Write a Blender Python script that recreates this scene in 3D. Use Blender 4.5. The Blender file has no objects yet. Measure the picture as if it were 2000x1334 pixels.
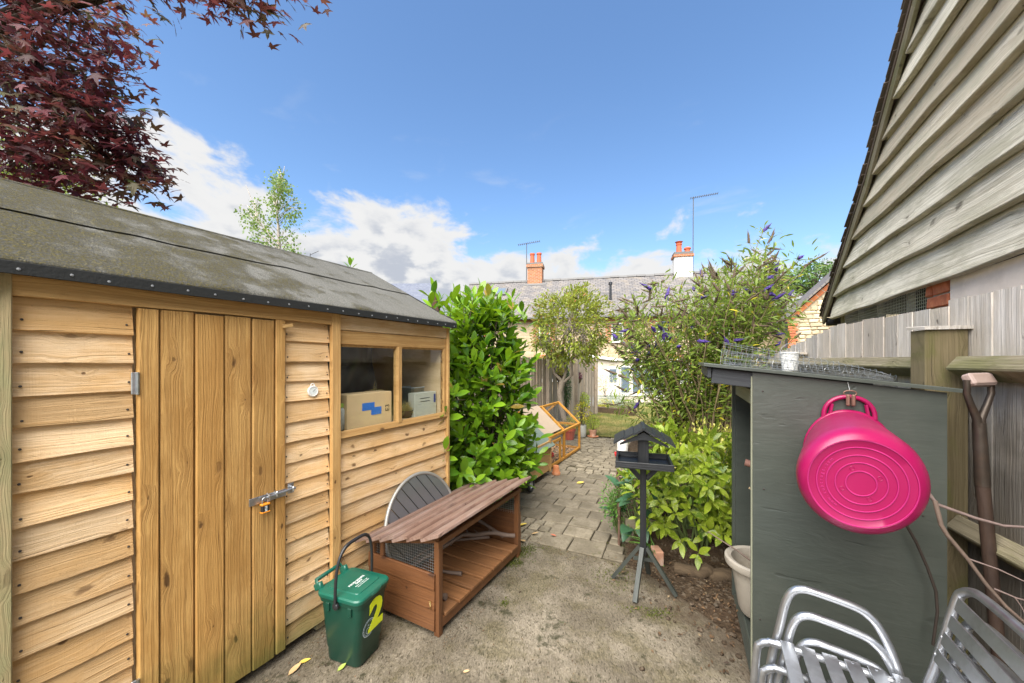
import bpy, math, random
import numpy as np
from mathutils import Vector, Matrix

random.seed(7)
rng = np.random.default_rng(7)
R = math.radians
scene = bpy.context.scene
COL = scene.collection

# ------------------------------------------------------------------ camera
EYE = 1.55
YAW = R(28.75)
cam_data = bpy.data.cameras.new('camera')
cam = bpy.data.objects.new('camera', cam_data)
COL.objects.link(cam)
cam.location = (0, 0, EYE)
cam.rotation_euler = (R(90), 0, YAW)
cam_data.sensor_width = 36
cam_data.lens = 36 * 720 / 2000
cam_data.shift_y = 0.018
cam_data.clip_start = 0.02
cam_data.clip_end = 2000
scene.camera = cam

# ------------------------------------------------------------------ sky and sun
SUN_EL, SUN_AZ = R(54), (0.13, -0.991)          # azimuth: horizontal direction towards the sun
world = bpy.data.worlds.new('World')
scene.world = world
world.use_nodes = True
wn, wl = world.node_tree.nodes, world.node_tree.links
wn.clear()


def WN(t, **k):
    n = wn.new(t)
    for a, b in k.items():
        setattr(n, a, b)
    return n


def wmath(op, a, b=None, c=None, clamp=False):
    n = WN('ShaderNodeMath', operation=op, use_clamp=clamp)
    for i, x in enumerate((a, b, c)):
        if x is None:
            continue
        if isinstance(x, (int, float)):
            n.inputs[i].default_value = x
        else:
            wl.new(x, n.inputs[i])
    return n.outputs[0]


def wsmooth(x, lo, hi, o0=0.0, o1=1.0):
    n = WN('ShaderNodeMapRange', interpolation_type='SMOOTHSTEP')
    wl.new(x, n.inputs[0])
    for i, val in ((1, lo), (2, hi), (3, o0), (4, o1)):
        n.inputs[i].default_value = val
    return n.outputs[0]


sky = WN('ShaderNodeTexSky', sky_type='NISHITA')
sky.sun_disc = False
sky.sun_elevation = SUN_EL
sky.sun_rotation = math.atan2(SUN_AZ[0], SUN_AZ[1])
sky.air_density = 1.0
sky.dust_density = 0.9
sky.ozone_density = 2.2
tcw = WN('ShaderNodeTexCoord')
sep = WN('ShaderNodeSeparateXYZ')
wl.new(tcw.outputs['Generated'], sep.inputs[0])
dx, dy, dz = sep.outputs
# cumulus bank low on one side of the sky, thin wisps elsewhere
mp = WN('ShaderNodeMapping')
mp.inputs['Scale'].default_value = (1.0, 1.0, 1.9)
wl.new(tcw.outputs['Generated'], mp.inputs[0])
n1 = WN('ShaderNodeTexNoise')
n1.inputs['Scale'].default_value = 5.2
n1.inputs['Detail'].default_value = 9
n1.inputs['Roughness'].default_value = 0.58
n1.inputs['Distortion'].default_value = 0.25
wl.new(mp.outputs[0], n1.inputs['Vector'])
n2 = WN('ShaderNodeTexNoise')
n2.inputs['Scale'].default_value = 15
n2.inputs['Detail'].default_value = 5
wl.new(mp.outputs[0], n2.inputs['Vector'])
left = wmath('ADD', wmath('MULTIPLY', dx, -0.97), wmath('MULTIPLY', dy, 0.22))
lim = wmath('ADD', wmath('MULTIPLY', left, 0.17), 0.215)
edge = wmath('SUBTRACT', lim, dz)
dens = wmath('ADD', wmath('MULTIPLY', edge, 4.6), wmath('MULTIPLY', wmath('SUBTRACT', n1.outputs[0], 0.5), 2.3))
cmask = wsmooth(dens, -0.10, 0.22)
# wisps
mp2 = WN('ShaderNodeMapping')
mp2.inputs['Scale'].default_value = (2.0, 4.5, 9.0)
mp2.inputs['Rotation'].default_value = (0.2, 0.35, 0.5)
wl.new(tcw.outputs['Generated'], mp2.inputs[0])
n3 = WN('ShaderNodeTexNoise')
n3.inputs['Scale'].default_value = 2.3
n3.inputs['Detail'].default_value = 7
n3.inputs['Distortion'].default_value = 0.4
wl.new(mp2.outputs[0], n3.inputs['Vector'])
wisp = wmath('MULTIPLY', wsmooth(n3.outputs[0], 0.60, 0.82), wsmooth(dz, 0.62, 0.18))
cmask = wmath('MAXIMUM', cmask, wmath('MULTIPLY', wisp, 0.45))
shade = wmath('ADD', wmath('MULTIPLY', wsmooth(dens, 0.0, 0.9), wmath('MULTIPLY', wsmooth(n2.outputs[0], 0.62, 0.36), -0.30)), 1.0)
ccol = WN('ShaderNodeMix', data_type='RGBA')
ccol.inputs['A'].default_value = (2.05, 2.2, 2.5, 1)
ccol.inputs['B'].default_value = (3.3, 3.3, 3.3, 1)
wl.new(wsmooth(shade, 0.70, 1.0), ccol.inputs['Factor'])
skyhs = WN('ShaderNodeHueSaturation')
skyhs.inputs['Saturation'].default_value = 1.12
skyhs.inputs['Value'].default_value = 1.0
wl.new(sky.outputs[0], skyhs.inputs['Color'])
mixc = WN('ShaderNodeMix', data_type='RGBA')
wl.new(cmask, mixc.inputs['Factor'])
wl.new(skyhs.outputs[0], mixc.inputs['A'])
wl.new(ccol.outputs['Result'], mixc.inputs['B'])
bg = WN('ShaderNodeBackground')
bg.inputs['Strength'].default_value = 0.095
wl.new(mixc.outputs['Result'], bg.inputs['Color'])
wo = WN('ShaderNodeOutputWorld')
wl.new(bg.outputs[0], wo.inputs['Surface'])

sd = bpy.data.lights.new('sun', 'SUN')
sd.energy = 5.0
sd.angle = R(76)
sd.color = (1.0, 0.95, 0.86)
sun = bpy.data.objects.new('sun', sd)
COL.objects.link(sun)
_az = Vector((SUN_AZ[0], SUN_AZ[1], 0)).normalized()
_sd = Vector((_az.x * math.cos(SUN_EL), _az.y * math.cos(SUN_EL), math.sin(SUN_EL)))
sun.rotation_euler = _sd.to_track_quat('Z', 'Y').to_euler()
sun.location = (0, -5, 12)

vs = scene.view_settings
vs.view_transform = 'Standard'
vs.look = 'None'
vs.gamma = 1.0
vs.exposure = 1.5
vs.use_curve_mapping = False
scene.cycles.max_bounces = 6
scene.cycles.diffuse_bounces = 3
scene.cycles.glossy_bounces = 3
scene.cycles.transparent_max_bounces = 24

# ------------------------------------------------------------------ layout helpers: sight lines to real places
_ct, _st = math.cos(YAW), math.sin(YAW)


def P(u, v, d):
    """the point seen at u, v that stands d metres in front of the camera"""
    xc = (u - 1000) / 720 * d
    return Vector((-_st * d + _ct * xc, _ct * d + _st * xc, EYE + (703 - v) / 720 * d))


def G(u, v, z=0.0):
    return P(u, v, 720 * (EYE - z) / (v - 703))


def PX(u, v, X):
    return P(u, v, X / (-_st + (u - 1000) / 720 * _ct))


def PY(u, v, Y):
    return P(u, v, Y / (_ct + (u - 1000) / 720 * _st))


def depth(p):
    return -_st * p[0] + _ct * p[1]


# ------------------------------------------------------------------ objects
def thing(name, label, cat, loc=(0, 0, 0), rotz=0.0, group=None):
    o = bpy.data.objects.new(name, None)
    COL.objects.link(o)
    o.empty_display_size = 0.05
    o.location = loc
    o.rotation_euler = (0, 0, rotz)
    o['label'] = label
    o['category'] = cat
    if group:
        o['group'] = group
    return o


def tag(o, label, cat, group=None, kind=None):
    if label:
        o['label'] = label
    if cat:
        o['category'] = cat
    if group:
        o['group'] = group
    if kind:
        o['kind'] = kind
    return o


class MB:
    def __init__(self):
        self.v = []
        self.f = []

    def add(self, vs_, fs_):
        k = len(self.v)
        self.v += [tuple(p) for p in vs_]
        self.f += [tuple(i + k for i in q) for q in fs_]
        return self

    def box(self, c, s, M=None):
        hx, hy, hz = s[0] / 2, s[1] / 2, s[2] / 2
        pts = [Vector((x, y, z)) for z in (-hz, hz) for y in (-hy, hy) for x in (-hx, hx)]
        if M is not None:
            pts = [M @ p for p in pts]
        pts = [p + Vector(c) for p in pts]
        return self.add(pts, [(0, 2, 3, 1), (4, 5, 7, 6), (0, 1, 5, 4), (2, 6, 7, 3), (0, 4, 6, 2), (1, 3, 7, 5)])

    def cbox(self, c, s, b=0.004, M=None):
        """box with chamfered edges"""
        h = [x / 2 for x in s]
        b = min(b, min(h) * 0.9)
        pts, idx = [], {}
        for sx in (-1, 1):
            for sy in (-1, 1):
                for sz in (-1, 1):
                    for a in range(3):
                        p = [sx * (h[0] - b), sy * (h[1] - b), sz * (h[2] - b)]
                        p[a] = (sx, sy, sz)[a] * h[a]
                        idx[(sx, sy, sz, a)] = len(pts)
                        pts.append(Vector(p))
        fs_ = []
        for a in range(3):
            o1, o2 = [(1, 2), (2, 0), (0, 1)][a]
            for s0 in (-1, 1):
                q = []
                for s1, s2 in ((-1, -1), (1, -1), (1, 1), (-1, 1)):
                    k = [0, 0, 0]
                    k[a], k[o1], k[o2] = s0, s1, s2
                    q.append(idx[(k[0], k[1], k[2], a)])
                fs_.append(q if s0 > 0 else q[::-1])
        for a in range(3):
            o1, o2 = [(1, 2), (2, 0), (0, 1)][a]
            for s1 in (-1, 1):
                for s2 in (-1, 1):
                    def k(sa, ax):
                        t = [0, 0, 0]
                        t[a], t[o1], t[o2] = sa, s1, s2
                        return idx[(t[0], t[1], t[2], ax)]
                    q = [k(-1, o1), k(1, o1), k(1, o2), k(-1, o2)]
                    fs_.append(q if s1 * s2 < 0 else q[::-1])
        for sx in (-1, 1):
            for sy in (-1, 1):
                for sz in (-1, 1):
                    q = [idx[(sx, sy, sz, a)] for a in range(3)]
                    fs_.append(q if sx * sy * sz > 0 else q[::-1])
        if M is not None:
            pts = [M @ p for p in pts]
        return self.add([p + Vector(c) for p in pts], fs_)

    def tube(self, path, r, seg=8, caps=True, closed=False):
        path = [Vector(p) for p in path]
        n = len(path)
        rs = r if isinstance(r, (list, tuple)) else [r] * n
        pts, fs_ = [], []
        prev = None
        for i, p in enumerate(path):
            if closed:
                t = path[(i + 1) % n] - path[i - 1]
            else:
                t = path[min(i + 1, n - 1)] - path[max(i - 1, 0)]
            if t.length < 1e-9:
                t = Vector((0, 0, 1))
            t.normalize()
            if prev is None:
                a = Vector((0, 0, 1)) if abs(t.z) < 0.9 else Vector((1, 0, 0))
                u = t.cross(a).normalized()
            else:
                u = prev - t * prev.dot(t)
                if u.length < 1e-6:
                    u = t.cross(Vector((0, 0, 1)))
                u.normalize()
            prev = u
            w = t.cross(u)
            for k in range(seg):
                an = 2 * math.pi * k / seg
                pts.append(p + (u * math.cos(an) + w * math.sin(an)) * rs[i])
        m = n if closed else n - 1
        for i in range(m):
            j = (i + 1) % n
            for k in range(seg):
                l = (k + 1) % seg
                fs_.append((i * seg + k, i * seg + l, j * seg + l, j * seg + k))
        if caps and not closed:
            fs_.append(tuple(range(seg))[::-1])
            fs_.append(tuple((n - 1) * seg + k for k in range(seg)))
        return self.add(pts, fs_)

    def lathe(self, prof, seg=24, M=None, c=(0, 0, 0), sx=1.0, sy=1.0):
        pts, fs_ = [], []
        n = len(prof)
        for (r, z) in prof:
            for k in range(seg):
                a = 2 * math.pi * k / seg
                pts.append(Vector((r * math.cos(a) * sx, r * math.sin(a) * sy, z)))
        for i in range(n - 1):
            for k in range(seg):
                l = (k + 1) % seg
                fs_.append((i * seg + k, i * seg + l, (i + 1) * seg + l, (i + 1) * seg + k))
        if prof[0][0] > 1e-4:
            fs_.append(tuple(range(seg))[::-1])
        if prof[-1][0] > 1e-4:
            fs_.append(tuple((n - 1) * seg + k for k in range(seg)))
        if M is not None:
            pts = [M @ p for p in pts]
        return self.add([p + Vector(c) for p in pts], fs_)

    def prism(self, poly, z0, z1, M=None, c=(0, 0, 0)):
        n = len(poly)
        pts = [Vector((x, y, z0)) for x, y in poly] + [Vector((x, y, z1)) for x, y in poly]
        fs_ = [tuple(range(n))[::-1], tuple(range(n, 2 * n))]
        fs_ += [(i, (i + 1) % n, n + (i + 1) % n, n + i) for i in range(n)]
        if M is not None:
            pts = [M @ p for p in pts]
        return self.add([p + Vector(c) for p in pts], fs_)

    def build(self, name, mat, parent=None, smooth=None, M=None, kind=None):
        me = bpy.data.meshes.new(name)
        me.from_pydata(self.v, [], self.f)
        me.validate()
        if mat is not None:
            me.materials.append(mat)
        if smooth is not None:
            me.shade_smooth()
            if smooth < 179:
                me.set_sharp_from_angle(angle=R(smooth))
        o = bpy.data.objects.new(name, me)
        COL.objects.link(o)
        if parent is not None:
            o.parent = parent
        if M is not None:
            o.matrix_basis = M
        if kind:
            o['kind'] = kind
        return o


def axes(c, ax, az):
    ax = Vector(ax).normalized()
    az = Vector(az)
    az = (az - ax * az.dot(ax)).normalized()
    ay = az.cross(ax)
    M = Matrix.Identity(4)
    for i in range(3):
        M[i][0], M[i][1], M[i][2], M[i][3] = ax[i], ay[i], az[i], c[i]
    return M


_sh = {}


def plank(name, parent, mat, c, ax, az, L, W, T, ch=0.003, wob=0.0, nseg=1, thin=1.0, bow=0.0):
    """a board: local x its length, y its width, z its thickness (outer face chamfered)"""
    key = None
    if wob == 0 and bow == 0:
        key = (round(L, 4), round(W, 4), round(T, 4), ch, thin, mat.name)
        if key in _sh:
            o = bpy.data.objects.new(name, _sh[key])
            COL.objects.link(o)
            o.parent = parent
            o.matrix_basis = axes(c, ax, az)
            return o
    m = MB()
    ch = min(ch, W * 0.3, T * 0.45)
    rows = []
    p0, p1 = random.random() * 9, random.random() * 9
    for i in range(nseg + 1):
        x = -L / 2 + L * i / nseg
        a = wob * (math.sin(p0 + x * 5.1) + 0.6 * math.sin(p0 * 2 + x * 13)) + wob * 0.5 * (random.random() - 0.5)
        b = wob * (math.sin(p1 + x * 4.3) + 0.6 * math.sin(p1 * 2 + x * 11)) + wob * 0.5 * (random.random() - 0.5)
        z = bow * math.sin(math.pi * (i / nseg)) + wob * 0.4 * (random.random() - 0.5)
        y0, y1 = -W / 2 + a, W / 2 + b
        tz = -T / 2 + T * thin
        rows.append([(x, y0, -T / 2 + z), (x, y1, -T / 2 + z), (x, y1, tz - ch + z), (x, y1 - ch, tz + z), (x, y0 + ch, T / 2 + z), (x, y0, T / 2 - ch + z)])
    vs_ = [p for r in rows for p in r]
    fs_ = []
    for i in range(nseg):
        for k in range(6):
            l = (k + 1) % 6
            fs_.append((i * 6 + k, i * 6 + l, (i + 1) * 6 + l, (i + 1) * 6 + k)[::-1])
    fs_.append(tuple(range(6)))
    fs_.append(tuple(nseg * 6 + k for k in range(6))[::-1])
    m.add(vs_, fs_)
    o = m.build(name, mat, parent, M=axes(c, ax, az))
    if key:
        _sh[key] = o.data
    return o


def beam(name, parent, mat, a, b, w, t, up=(0, 0, 1), ch=0.003):
    """a straight square-cut member from a to b"""
    a, b = Vector(a), Vector(b)
    return plank(name, parent, mat, (a + b) / 2, b - a, up, (b - a).length, w, t, ch)


# ------------------------------------------------------------------ materials
class NT:
    def __init__(self, name):
        self.m = bpy.data.materials.new(name)
        self.m.use_nodes = True
        self.n = self.m.node_tree.nodes
        self.l = self.m.node_tree.links
        self.n.clear()
        self.out = self.n.new('ShaderNodeOutputMaterial')

    def node(self, t, **k):
        x = self.n.new(t)
        for a, b in k.items():
            setattr(x, a, b)
        return x

    def put(self, sock, val):
        if val is None:
            return
        if isinstance(val, bpy.types.NodeSocket):
            self.l.new(val, sock)
        elif isinstance(val, (tuple, list)) and len(val) == 3 and sock.type == 'RGBA':
            sock.default_value = (*val, 1)
        else:
            sock.default_value = val

    def math(self, op, a, b=None, c=None, clamp=False):
        x = self.node('ShaderNodeMath', operation=op, use_clamp=clamp)
        for i, q in enumerate((a, b, c)):
            self.put(x.inputs[i], q)
        return x.outputs[0]

    def vmath(self, op, a, b=None):
        x = self.node('ShaderNodeVectorMath', operation=op)
        self.put(x.inputs[0], a)
        if b is not None:
            self.put(x.inputs['Scale' if op == 'SCALE' else 1], b)
        return x.outputs[0]

    def sm(self, x, lo, hi, o0=0.0, o1=1.0):
        q = self.node('ShaderNodeMapRange', interpolation_type='SMOOTHSTEP')
        self.put(q.inputs[0], x)
        for i, val in ((1, lo), (2, hi), (3, o0), (4, o1)):
            q.inputs[i].default_value = val
        return q.outputs[0]

    def mix(self, f, a, b, mode='MIX'):
        x = self.node('ShaderNodeMix', data_type='RGBA', blend_type=mode)
        self.put(x.inputs['Factor'], f)
        self.put(x.inputs['A'], a)
        self.put(x.inputs['B'], b)
        return x.outputs['Result']

    def noise(self, vec, scale=5, detail=4, rough=0.55, dist=0.0):
        x = self.node('ShaderNodeTexNoise')
        self.put(x.inputs['Vector'], vec)
        x.inputs['Scale'].default_value = scale
        x.inputs['Detail'].default_value = detail
        x.inputs['Roughness'].default_value = rough
        x.inputs['Distortion'].default_value = dist
        return x.outputs[0]

    def vor(self, vec, scale=5, feature='F1', dims='3D'):
        x = self.node('ShaderNodeTexVoronoi', feature=feature, voronoi_dimensions=dims)
        self.put(x.inputs['Vector'], vec)
        x.inputs['Scale'].default_value = scale
        return x

    def scale(self, vec, s, loc=(0, 0, 0), rot=(0, 0, 0)):
        x = self.node('ShaderNodeMapping')
        self.put(x.inputs[0], vec)
        x.inputs['Scale'].default_value = s
        x.inputs['Location'].default_value = loc
        x.inputs['Rotation'].default_value = rot
        return x.outputs[0]

    def obj(self):
        return self.node('ShaderNodeTexCoord').outputs['Object']

    def pos(self):
        return self.node('ShaderNodeNewGeometry').outputs['Position']

    def rand(self):
        return self.node('ShaderNodeObjectInfo').outputs['Random']

    def island(self):
        return self.node('ShaderNodeNewGeometry').outputs['Random Per Island']

    def comb(self, x, y, z):
        q = self.node('ShaderNodeCombineXYZ')
        for i, a in enumerate((x, y, z)):
            self.put(q.inputs[i], a)
        return q.outputs[0]

    def xyz(self, v):
        q = self.node('ShaderNodeSeparateXYZ')
        self.put(q.inputs[0], v)
        return q.outputs

    def bump(self, h, strength=0.3, dist=0.01, normal=None):
        x = self.node('ShaderNodeBump')
        x.inputs['Strength'].default_value = strength
        x.inputs['Distance'].default_value = dist
        self.put(x.inputs['Height'], h)
        if normal is not None:
            self.put(x.inputs['Normal'], normal)
        return x.outputs[0]

    def bsdf(self, color, rough=0.6, metal=0.0, spec=0.5, normal=None, **k):
        x = self.node('ShaderNodeBsdfPrincipled')
        self.put(x.inputs['Base Color'], color)
        self.put(x.inputs['Roughness'], rough)
        self.put(x.inputs['Metallic'], metal)
        self.put(x.inputs['Specular IOR Level'], spec)
        if normal is not None:
            self.put(x.inputs['Normal'], normal)
        for a, b in k.items():
            self.put(x.inputs[a.replace('_', ' ')], b)
        return x.outputs[0]

    def done(self, shader):
        self.l.new(shader, self.out.inputs['Surface'])
        return self.m


def wood(name, c1, c2, knot=(0.10, 0.045, 0.02), rough=0.7, var=0.25, fx=5.5, fy=10.0, freq=50, grain=0.6, patch=None, patch_amt=0.5,
         algae_shade=None, bump=0.35, knots=0.32, spec=0.3, fine=0.6, tints=None, checks=0.45, saw=0.0):
    t = NT(name)
    co = t.obj()
    r = t.rand()
    off = t.comb(t.math('MULTIPLY', r, 37.0), t.math('MULTIPLY', r, 61.0), t.math('MULTIPLY', r, 17.0))
    p = t.vmath('ADD', co, off)
    x, y, z = t.xyz(p)
    kd = t.noise(p, 16.0, 3, 0.6)
    kd2 = t.noise(t.vmath('ADD', p, (5.0, 3.0, 1.0)), 16.0, 3, 0.6)
    kx = t.math('ADD', t.math('MULTIPLY', x, fx), t.math('MULTIPLY', t.math('SUBTRACT', kd, 0.5), 0.35))
    ky = t.math('ADD', t.math('MULTIPLY', y, fy), t.math('MULTIPLY', t.math('SUBTRACT', kd2, 0.5), 0.35))
    vk = t.vor(t.comb(kx, ky, 0.0), 1.0, dims='2D')
    vc = t.xyz(vk.outputs['Color'])
    has = t.math('GREATER_THAN', vc[0], 1 - knots)
    dk = vk.outputs['Distance']
    size = t.math('MULTIPLY_ADD', t.math('MULTIPLY', vc[1], vc[1]), 0.15, 0.035)
    core = t.math('MULTIPLY', has, t.math('SUBTRACT', 1.0, t.math('DIVIDE', dk, size), None, True))
    core = t.sm(core, 0.0, 0.6)
    near = t.math('MULTIPLY', has, t.sm(dk, 0.50, 0.02))
    warp = t.noise(t.comb(t.math('MULTIPLY', x, 1.6), t.math('MULTIPLY', y, 9.0), t.math('MULTIPLY', z, 3.0)), 1.0, 3)
    yy = t.math('ADD', t.math('ADD', y, t.math('MULTIPLY', near, 0.020)), t.math('MULTIPLY', warp, 0.055))
    ring = t.noise(t.comb(t.math('MULTIPLY', x, 0.5), t.math('MULTIPLY', yy, freq * 2.2), t.math('MULTIPLY', z, 9.0)), 1.0, 3, 0.65)
    ring = t.sm(ring, 0.34, 0.68)
    fin = t.noise(t.comb(t.math('MULTIPLY', x, 9.0), t.math('MULTIPLY', yy, 480.0), t.math('MULTIPLY', z, 60.0)), 1.0, 3, 0.6)
    streak = t.noise(t.comb(t.math('MULTIPLY', x, 2.2), t.math('MULTIPLY', y, 26.0), t.math('MULTIPLY', z, 5.0)), 1.0, 5, 0.65)
    g = t.math('ADD', t.math('MULTIPLY', ring, grain), t.math('MULTIPLY', t.math('SUBTRACT', fin, 0.5), fine))
    g = t.math('ADD', g, t.math('MULTIPLY', t.math('SUBTRACT', streak, 0.5), 1.0), None, True)
    col = t.mix(g, c1, c2)
    if tints:
        col = t.mix(t.sm(t.math('FRACT', t.math('MULTIPLY', r, 7.31)), 0.35, 0.9), col, t.mix(0.55, col, tints))
    big = t.noise(t.comb(t.math('MULTIPLY', x, 2.4), t.math('MULTIPLY', y, 6.0), z), 1.0, 5, 0.65)
    if patch:
        col = t.mix(t.math('MULTIPLY', t.sm(big, 0.42, 0.66), patch_amt), col, patch)
    val = t.math('MULTIPLY_ADD', t.math('FRACT', t.math('MULTIPLY', r, 13.7)), var, 1 - var / 2)
    col = t.mix(1.0, col, t.comb(val, val, val), 'MULTIPLY')
    col = t.mix(t.math('MULTIPLY', near, 0.30), col, c2)
    col = t.mix(t.math('MULTIPLY', core, t.math('MULTIPLY_ADD', vc[2], 0.55, 0.35)), col, knot)
    chk = t.noise(t.comb(t.math('MULTIPLY', x, 3.0), t.math('MULTIPLY', yy, 170.0), t.math('MULTIPLY', z, 20.0)), 1.0, 2, 0.5)
    chk = t.math('MULTIPLY', t.sm(chk, 0.66, 0.74), t.sm(t.noise(p, 4.0, 3), 0.42, 0.6))
    col = t.mix(t.math('MULTIPLY', chk, checks), col, t.mix(0.55, c2, knot))
    spk = t.noise(p, 150.0, 3, 0.7)
    col = t.mix(t.math('MULTIPLY', t.sm(spk, 0.62, 0.74), 0.30), col, knot)
    if algae_shade:  # low growth on the shed; on the fence, staining and painted shadow
        wz = t.xyz(t.pos())[2]
        an = t.noise(t.pos(), 9.0, 5)
        am = t.sm(t.math('ADD', wz, t.math('MULTIPLY', t.math('SUBTRACT', an, 0.5), 0.42)), algae_shade[1], algae_shade[1] - algae_shade[2])
        col = t.mix(t.math('MULTIPLY', am, 0.80), col, t.mix(g, algae_shade[0], t.mix(0.5, algae_shade[0], knot)))
    h = t.math('ADD', t.math('MULTIPLY', ring, 0.45), t.math('MULTIPLY', fin, 0.55))
    h = t.math('SUBTRACT', h, t.math('MULTIPLY', core, 0.4))
    h = t.math('SUBTRACT', h, t.math('MULTIPLY', chk, 0.9))
    if saw:
        sw = t.noise(t.comb(t.math('MULTIPLY', x, 150.0), t.math('MULTIPLY', y, 6.0), 0.0), 1.0, 2)
        h = t.math('ADD', h, t.math('MULTIPLY', sw, saw))
    nrm = t.bump(h, bump, 0.004)
    return t.done(t.bsdf(col, rough, 0, spec, nrm))


def plain(name, col, rough=0.5, metal=0.0, spec=0.5, var=0.12, nscale=14, bump=0.05, bscale=90, dirt=None, dirt_amt=0.4, coat=0.0, objvar=0.0):
    t = NT(name)
    p = t.obj()
    n = t.noise(p, nscale, 5, 0.6)
    k = t.math('MULTIPLY_ADD', t.math('SUBTRACT', n, 0.5), var * 2.5, 1.0)
    if objvar:
        k = t.math('MULTIPLY', k, t.math('MULTIPLY_ADD', t.rand(), objvar, 1 - objvar / 2))
    c = t.mix(1.0, col, t.comb(k, k, k), 'MULTIPLY')
    if dirt:
        dn = t.noise(p, nscale * 0.45, 7, 0.65)
        c = t.mix(t.math('MULTIPLY', t.sm(dn, 0.45, 0.7), dirt_amt), c, dirt)
    rr = t.math('MULTIPLY_ADD', t.math('SUBTRACT', n, 0.5), 0.25, rough, True)
    b = t.noise(p, bscale, 4)
    return t.done(t.bsdf(c, rr, metal, spec, t.bump(b, bump, 0.004), Coat_Weight=coat))


def leafmat(name, c_dark, c_light, rough=0.35, spec=0.5, trans=0.3, tcol=None, veins=True, spots=None, odd=None, odd_p=0.03, mid=None):
    """leaf colours vary leaf by leaf"""
    t = NT(name)
    r = t.math('FRACT', t.math('ADD', t.island(), t.math('MULTIPLY', t.rand(), 7.77)))
    col = t.mix(r, c_dark, c_light)
    if mid:
        col = t.mix(t.sm(t.noise(t.pos(), 2.2, 3), 0.45, 0.62), col, t.mix(r, mid, c_light))
    if odd:
        col = t.mix(t.math('LESS_THAN', t.math('FRACT', t.math('MULTIPLY', r, 17.3)), odd_p), col, odd)
    if spots:
        s = t.noise(t.pos(), spots[1], 3, 0.7)
        col = t.mix(t.sm(s, spots[2], spots[2] + 0.06), col, spots[0])
    n = t.noise(t.pos(), 40, 3)
    k = t.math('MULTIPLY_ADD', n, 0.4, 0.8)
    col = t.mix(1.0, col, t.comb(k, k, k), 'MULTIPLY')
    b = t.bsdf(col, rough, 0, spec, t.bump(n, 0.12, 0.004))
    tr = t.node('ShaderNodeBsdfTranslucent')
    t.put(tr.inputs[0], t.mix(0.5, col, tcol or c_light))
    mx = t.node('ShaderNodeMixShader')
    mx.inputs[0].default_value = trans
    t.l.new(b, mx.inputs[1])
    t.l.new(tr.outputs[0], mx.inputs[2])
    return t.done(mx.outputs[0])


def glassmat(name, tint=(0.9, 0.95, 0.95), rough=0.0, base=0.0):
    t = NT(name)
    fr = t.node('ShaderNodeFresnel')
    fr.inputs[0].default_value = 1.5
    gl = t.node('ShaderNodeBsdfGlossy')
    gl.inputs['Roughness'].default_value = rough
    tr = t.node('ShaderNodeBsdfTransparent')
    t.put(tr.inputs[0], tint)
    mx = t.node('ShaderNodeMixShader')
    back = t.node('ShaderNodeNewGeometry').outputs['Backfacing']      # the pane reflects at its outer face
    f = t.math('MULTIPLY', t.math('ADD', fr.outputs[0], base, None, True), t.math('SUBTRACT', 1.0, back))
    t.l.new(f, mx.inputs[0])
    t.l.new(tr.outputs[0], mx.inputs[1])
    t.l.new(gl.outputs[0], mx.inputs[2])
    return t.done(mx.outputs[0])


def brickmat(name, c1, c2, mortar, bw, bh, gap=0.012, bump=0.4, axis='xz', stain=None, rough=0.85, off=0.5):
    t = NT(name)
    x, y, z = t.xyz(t.obj())
    vec = t.comb(*{'xz': (x, z, 0.0), 'yz': (y, z, 0.0), 'xy': (x, y, 0.0)}[axis])
    w = t.noise(t.obj(), 3.0, 3)
    b = t.node('ShaderNodeTexBrick')
    b.offset = off
    t.put(b.inputs['Vector'], vec)
    t.put(b.inputs['Color1'], c1)
    t.put(b.inputs['Color2'], c2)
    t.put(b.inputs['Mortar'], mortar)
    b.inputs['Scale'].default_value = 1.0
    b.inputs['Mortar Size'].default_value = gap
    b.inputs['Mortar Smooth'].default_value = 0.3
    b.inputs['Bias'].default_value = 0.0
    b.inputs['Brick Width'].default_value = bw
    b.inputs['Row Height'].default_value = bh
    n = t.noise(t.obj(), 7, 6, 0.65)
    k = t.math('MULTIPLY_ADD', n, 0.9, 0.55)
    col = t.mix(1.0, b.outputs['Color'], t.comb(k, k, k), 'MULTIPLY')
    if stain:
        col = t.mix(t.math('MULTIPLY', t.sm(w, 0.45, 0.7), 0.6), col, stain)
    h = t.math('SUBTRACT', t.math('MULTIPLY', n, 0.4), b.outputs['Fac'])
    return t.done(t.bsdf(col, rough, 0, 0.3, t.bump(h, bump, 0.02)))


W_SHED = wood('shed_softwood', (0.77, 0.565, 0.345), (0.46, 0.275, 0.112), (0.10, 0.048, 0.018), 0.78, 0.40, fx=6.0, fy=10.0, freq=60, grain=0.42, patch=(0.58, 0.335, 0.125), patch_amt=0.70, algae_shade=((0.145, 0.15, 0.045), 0.34, 0.38), tints=(0.52, 0.285, 0.085), bump=0.8, knots=0.40, fine=0.9, saw=0.4, checks=0.8)
W_DOOR = wood('shed_door_softwood', (0.51, 0.30, 0.10), (0.205, 0.094, 0.024), (0.065, 0.028, 0.009), 0.66, 0.34, fx=4.5, fy=12, freq=58, grain=0.55, patch=(0.33, 0.17, 0.046), patch_amt=0.8, algae_shade=((0.085, 0.10, 0.02), 0.44, 0.48), bump=0.7, knots=0.42, fine=0.9, saw=0.2, tints=(0.34, 0.175, 0.045), checks=0.7)
W_TRIM = wood('shed_trim_softwood', (0.52, 0.32, 0.125), (0.27, 0.135, 0.04), (0.08, 0.035, 0.013), 0.68, 0.26, fx=6, fy=12, freq=55, grain=0.55, patch=(0.38, 0.21, 0.07), patch_amt=0.7, bump=0.6, knots=0.36, checks=0.6)
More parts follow.
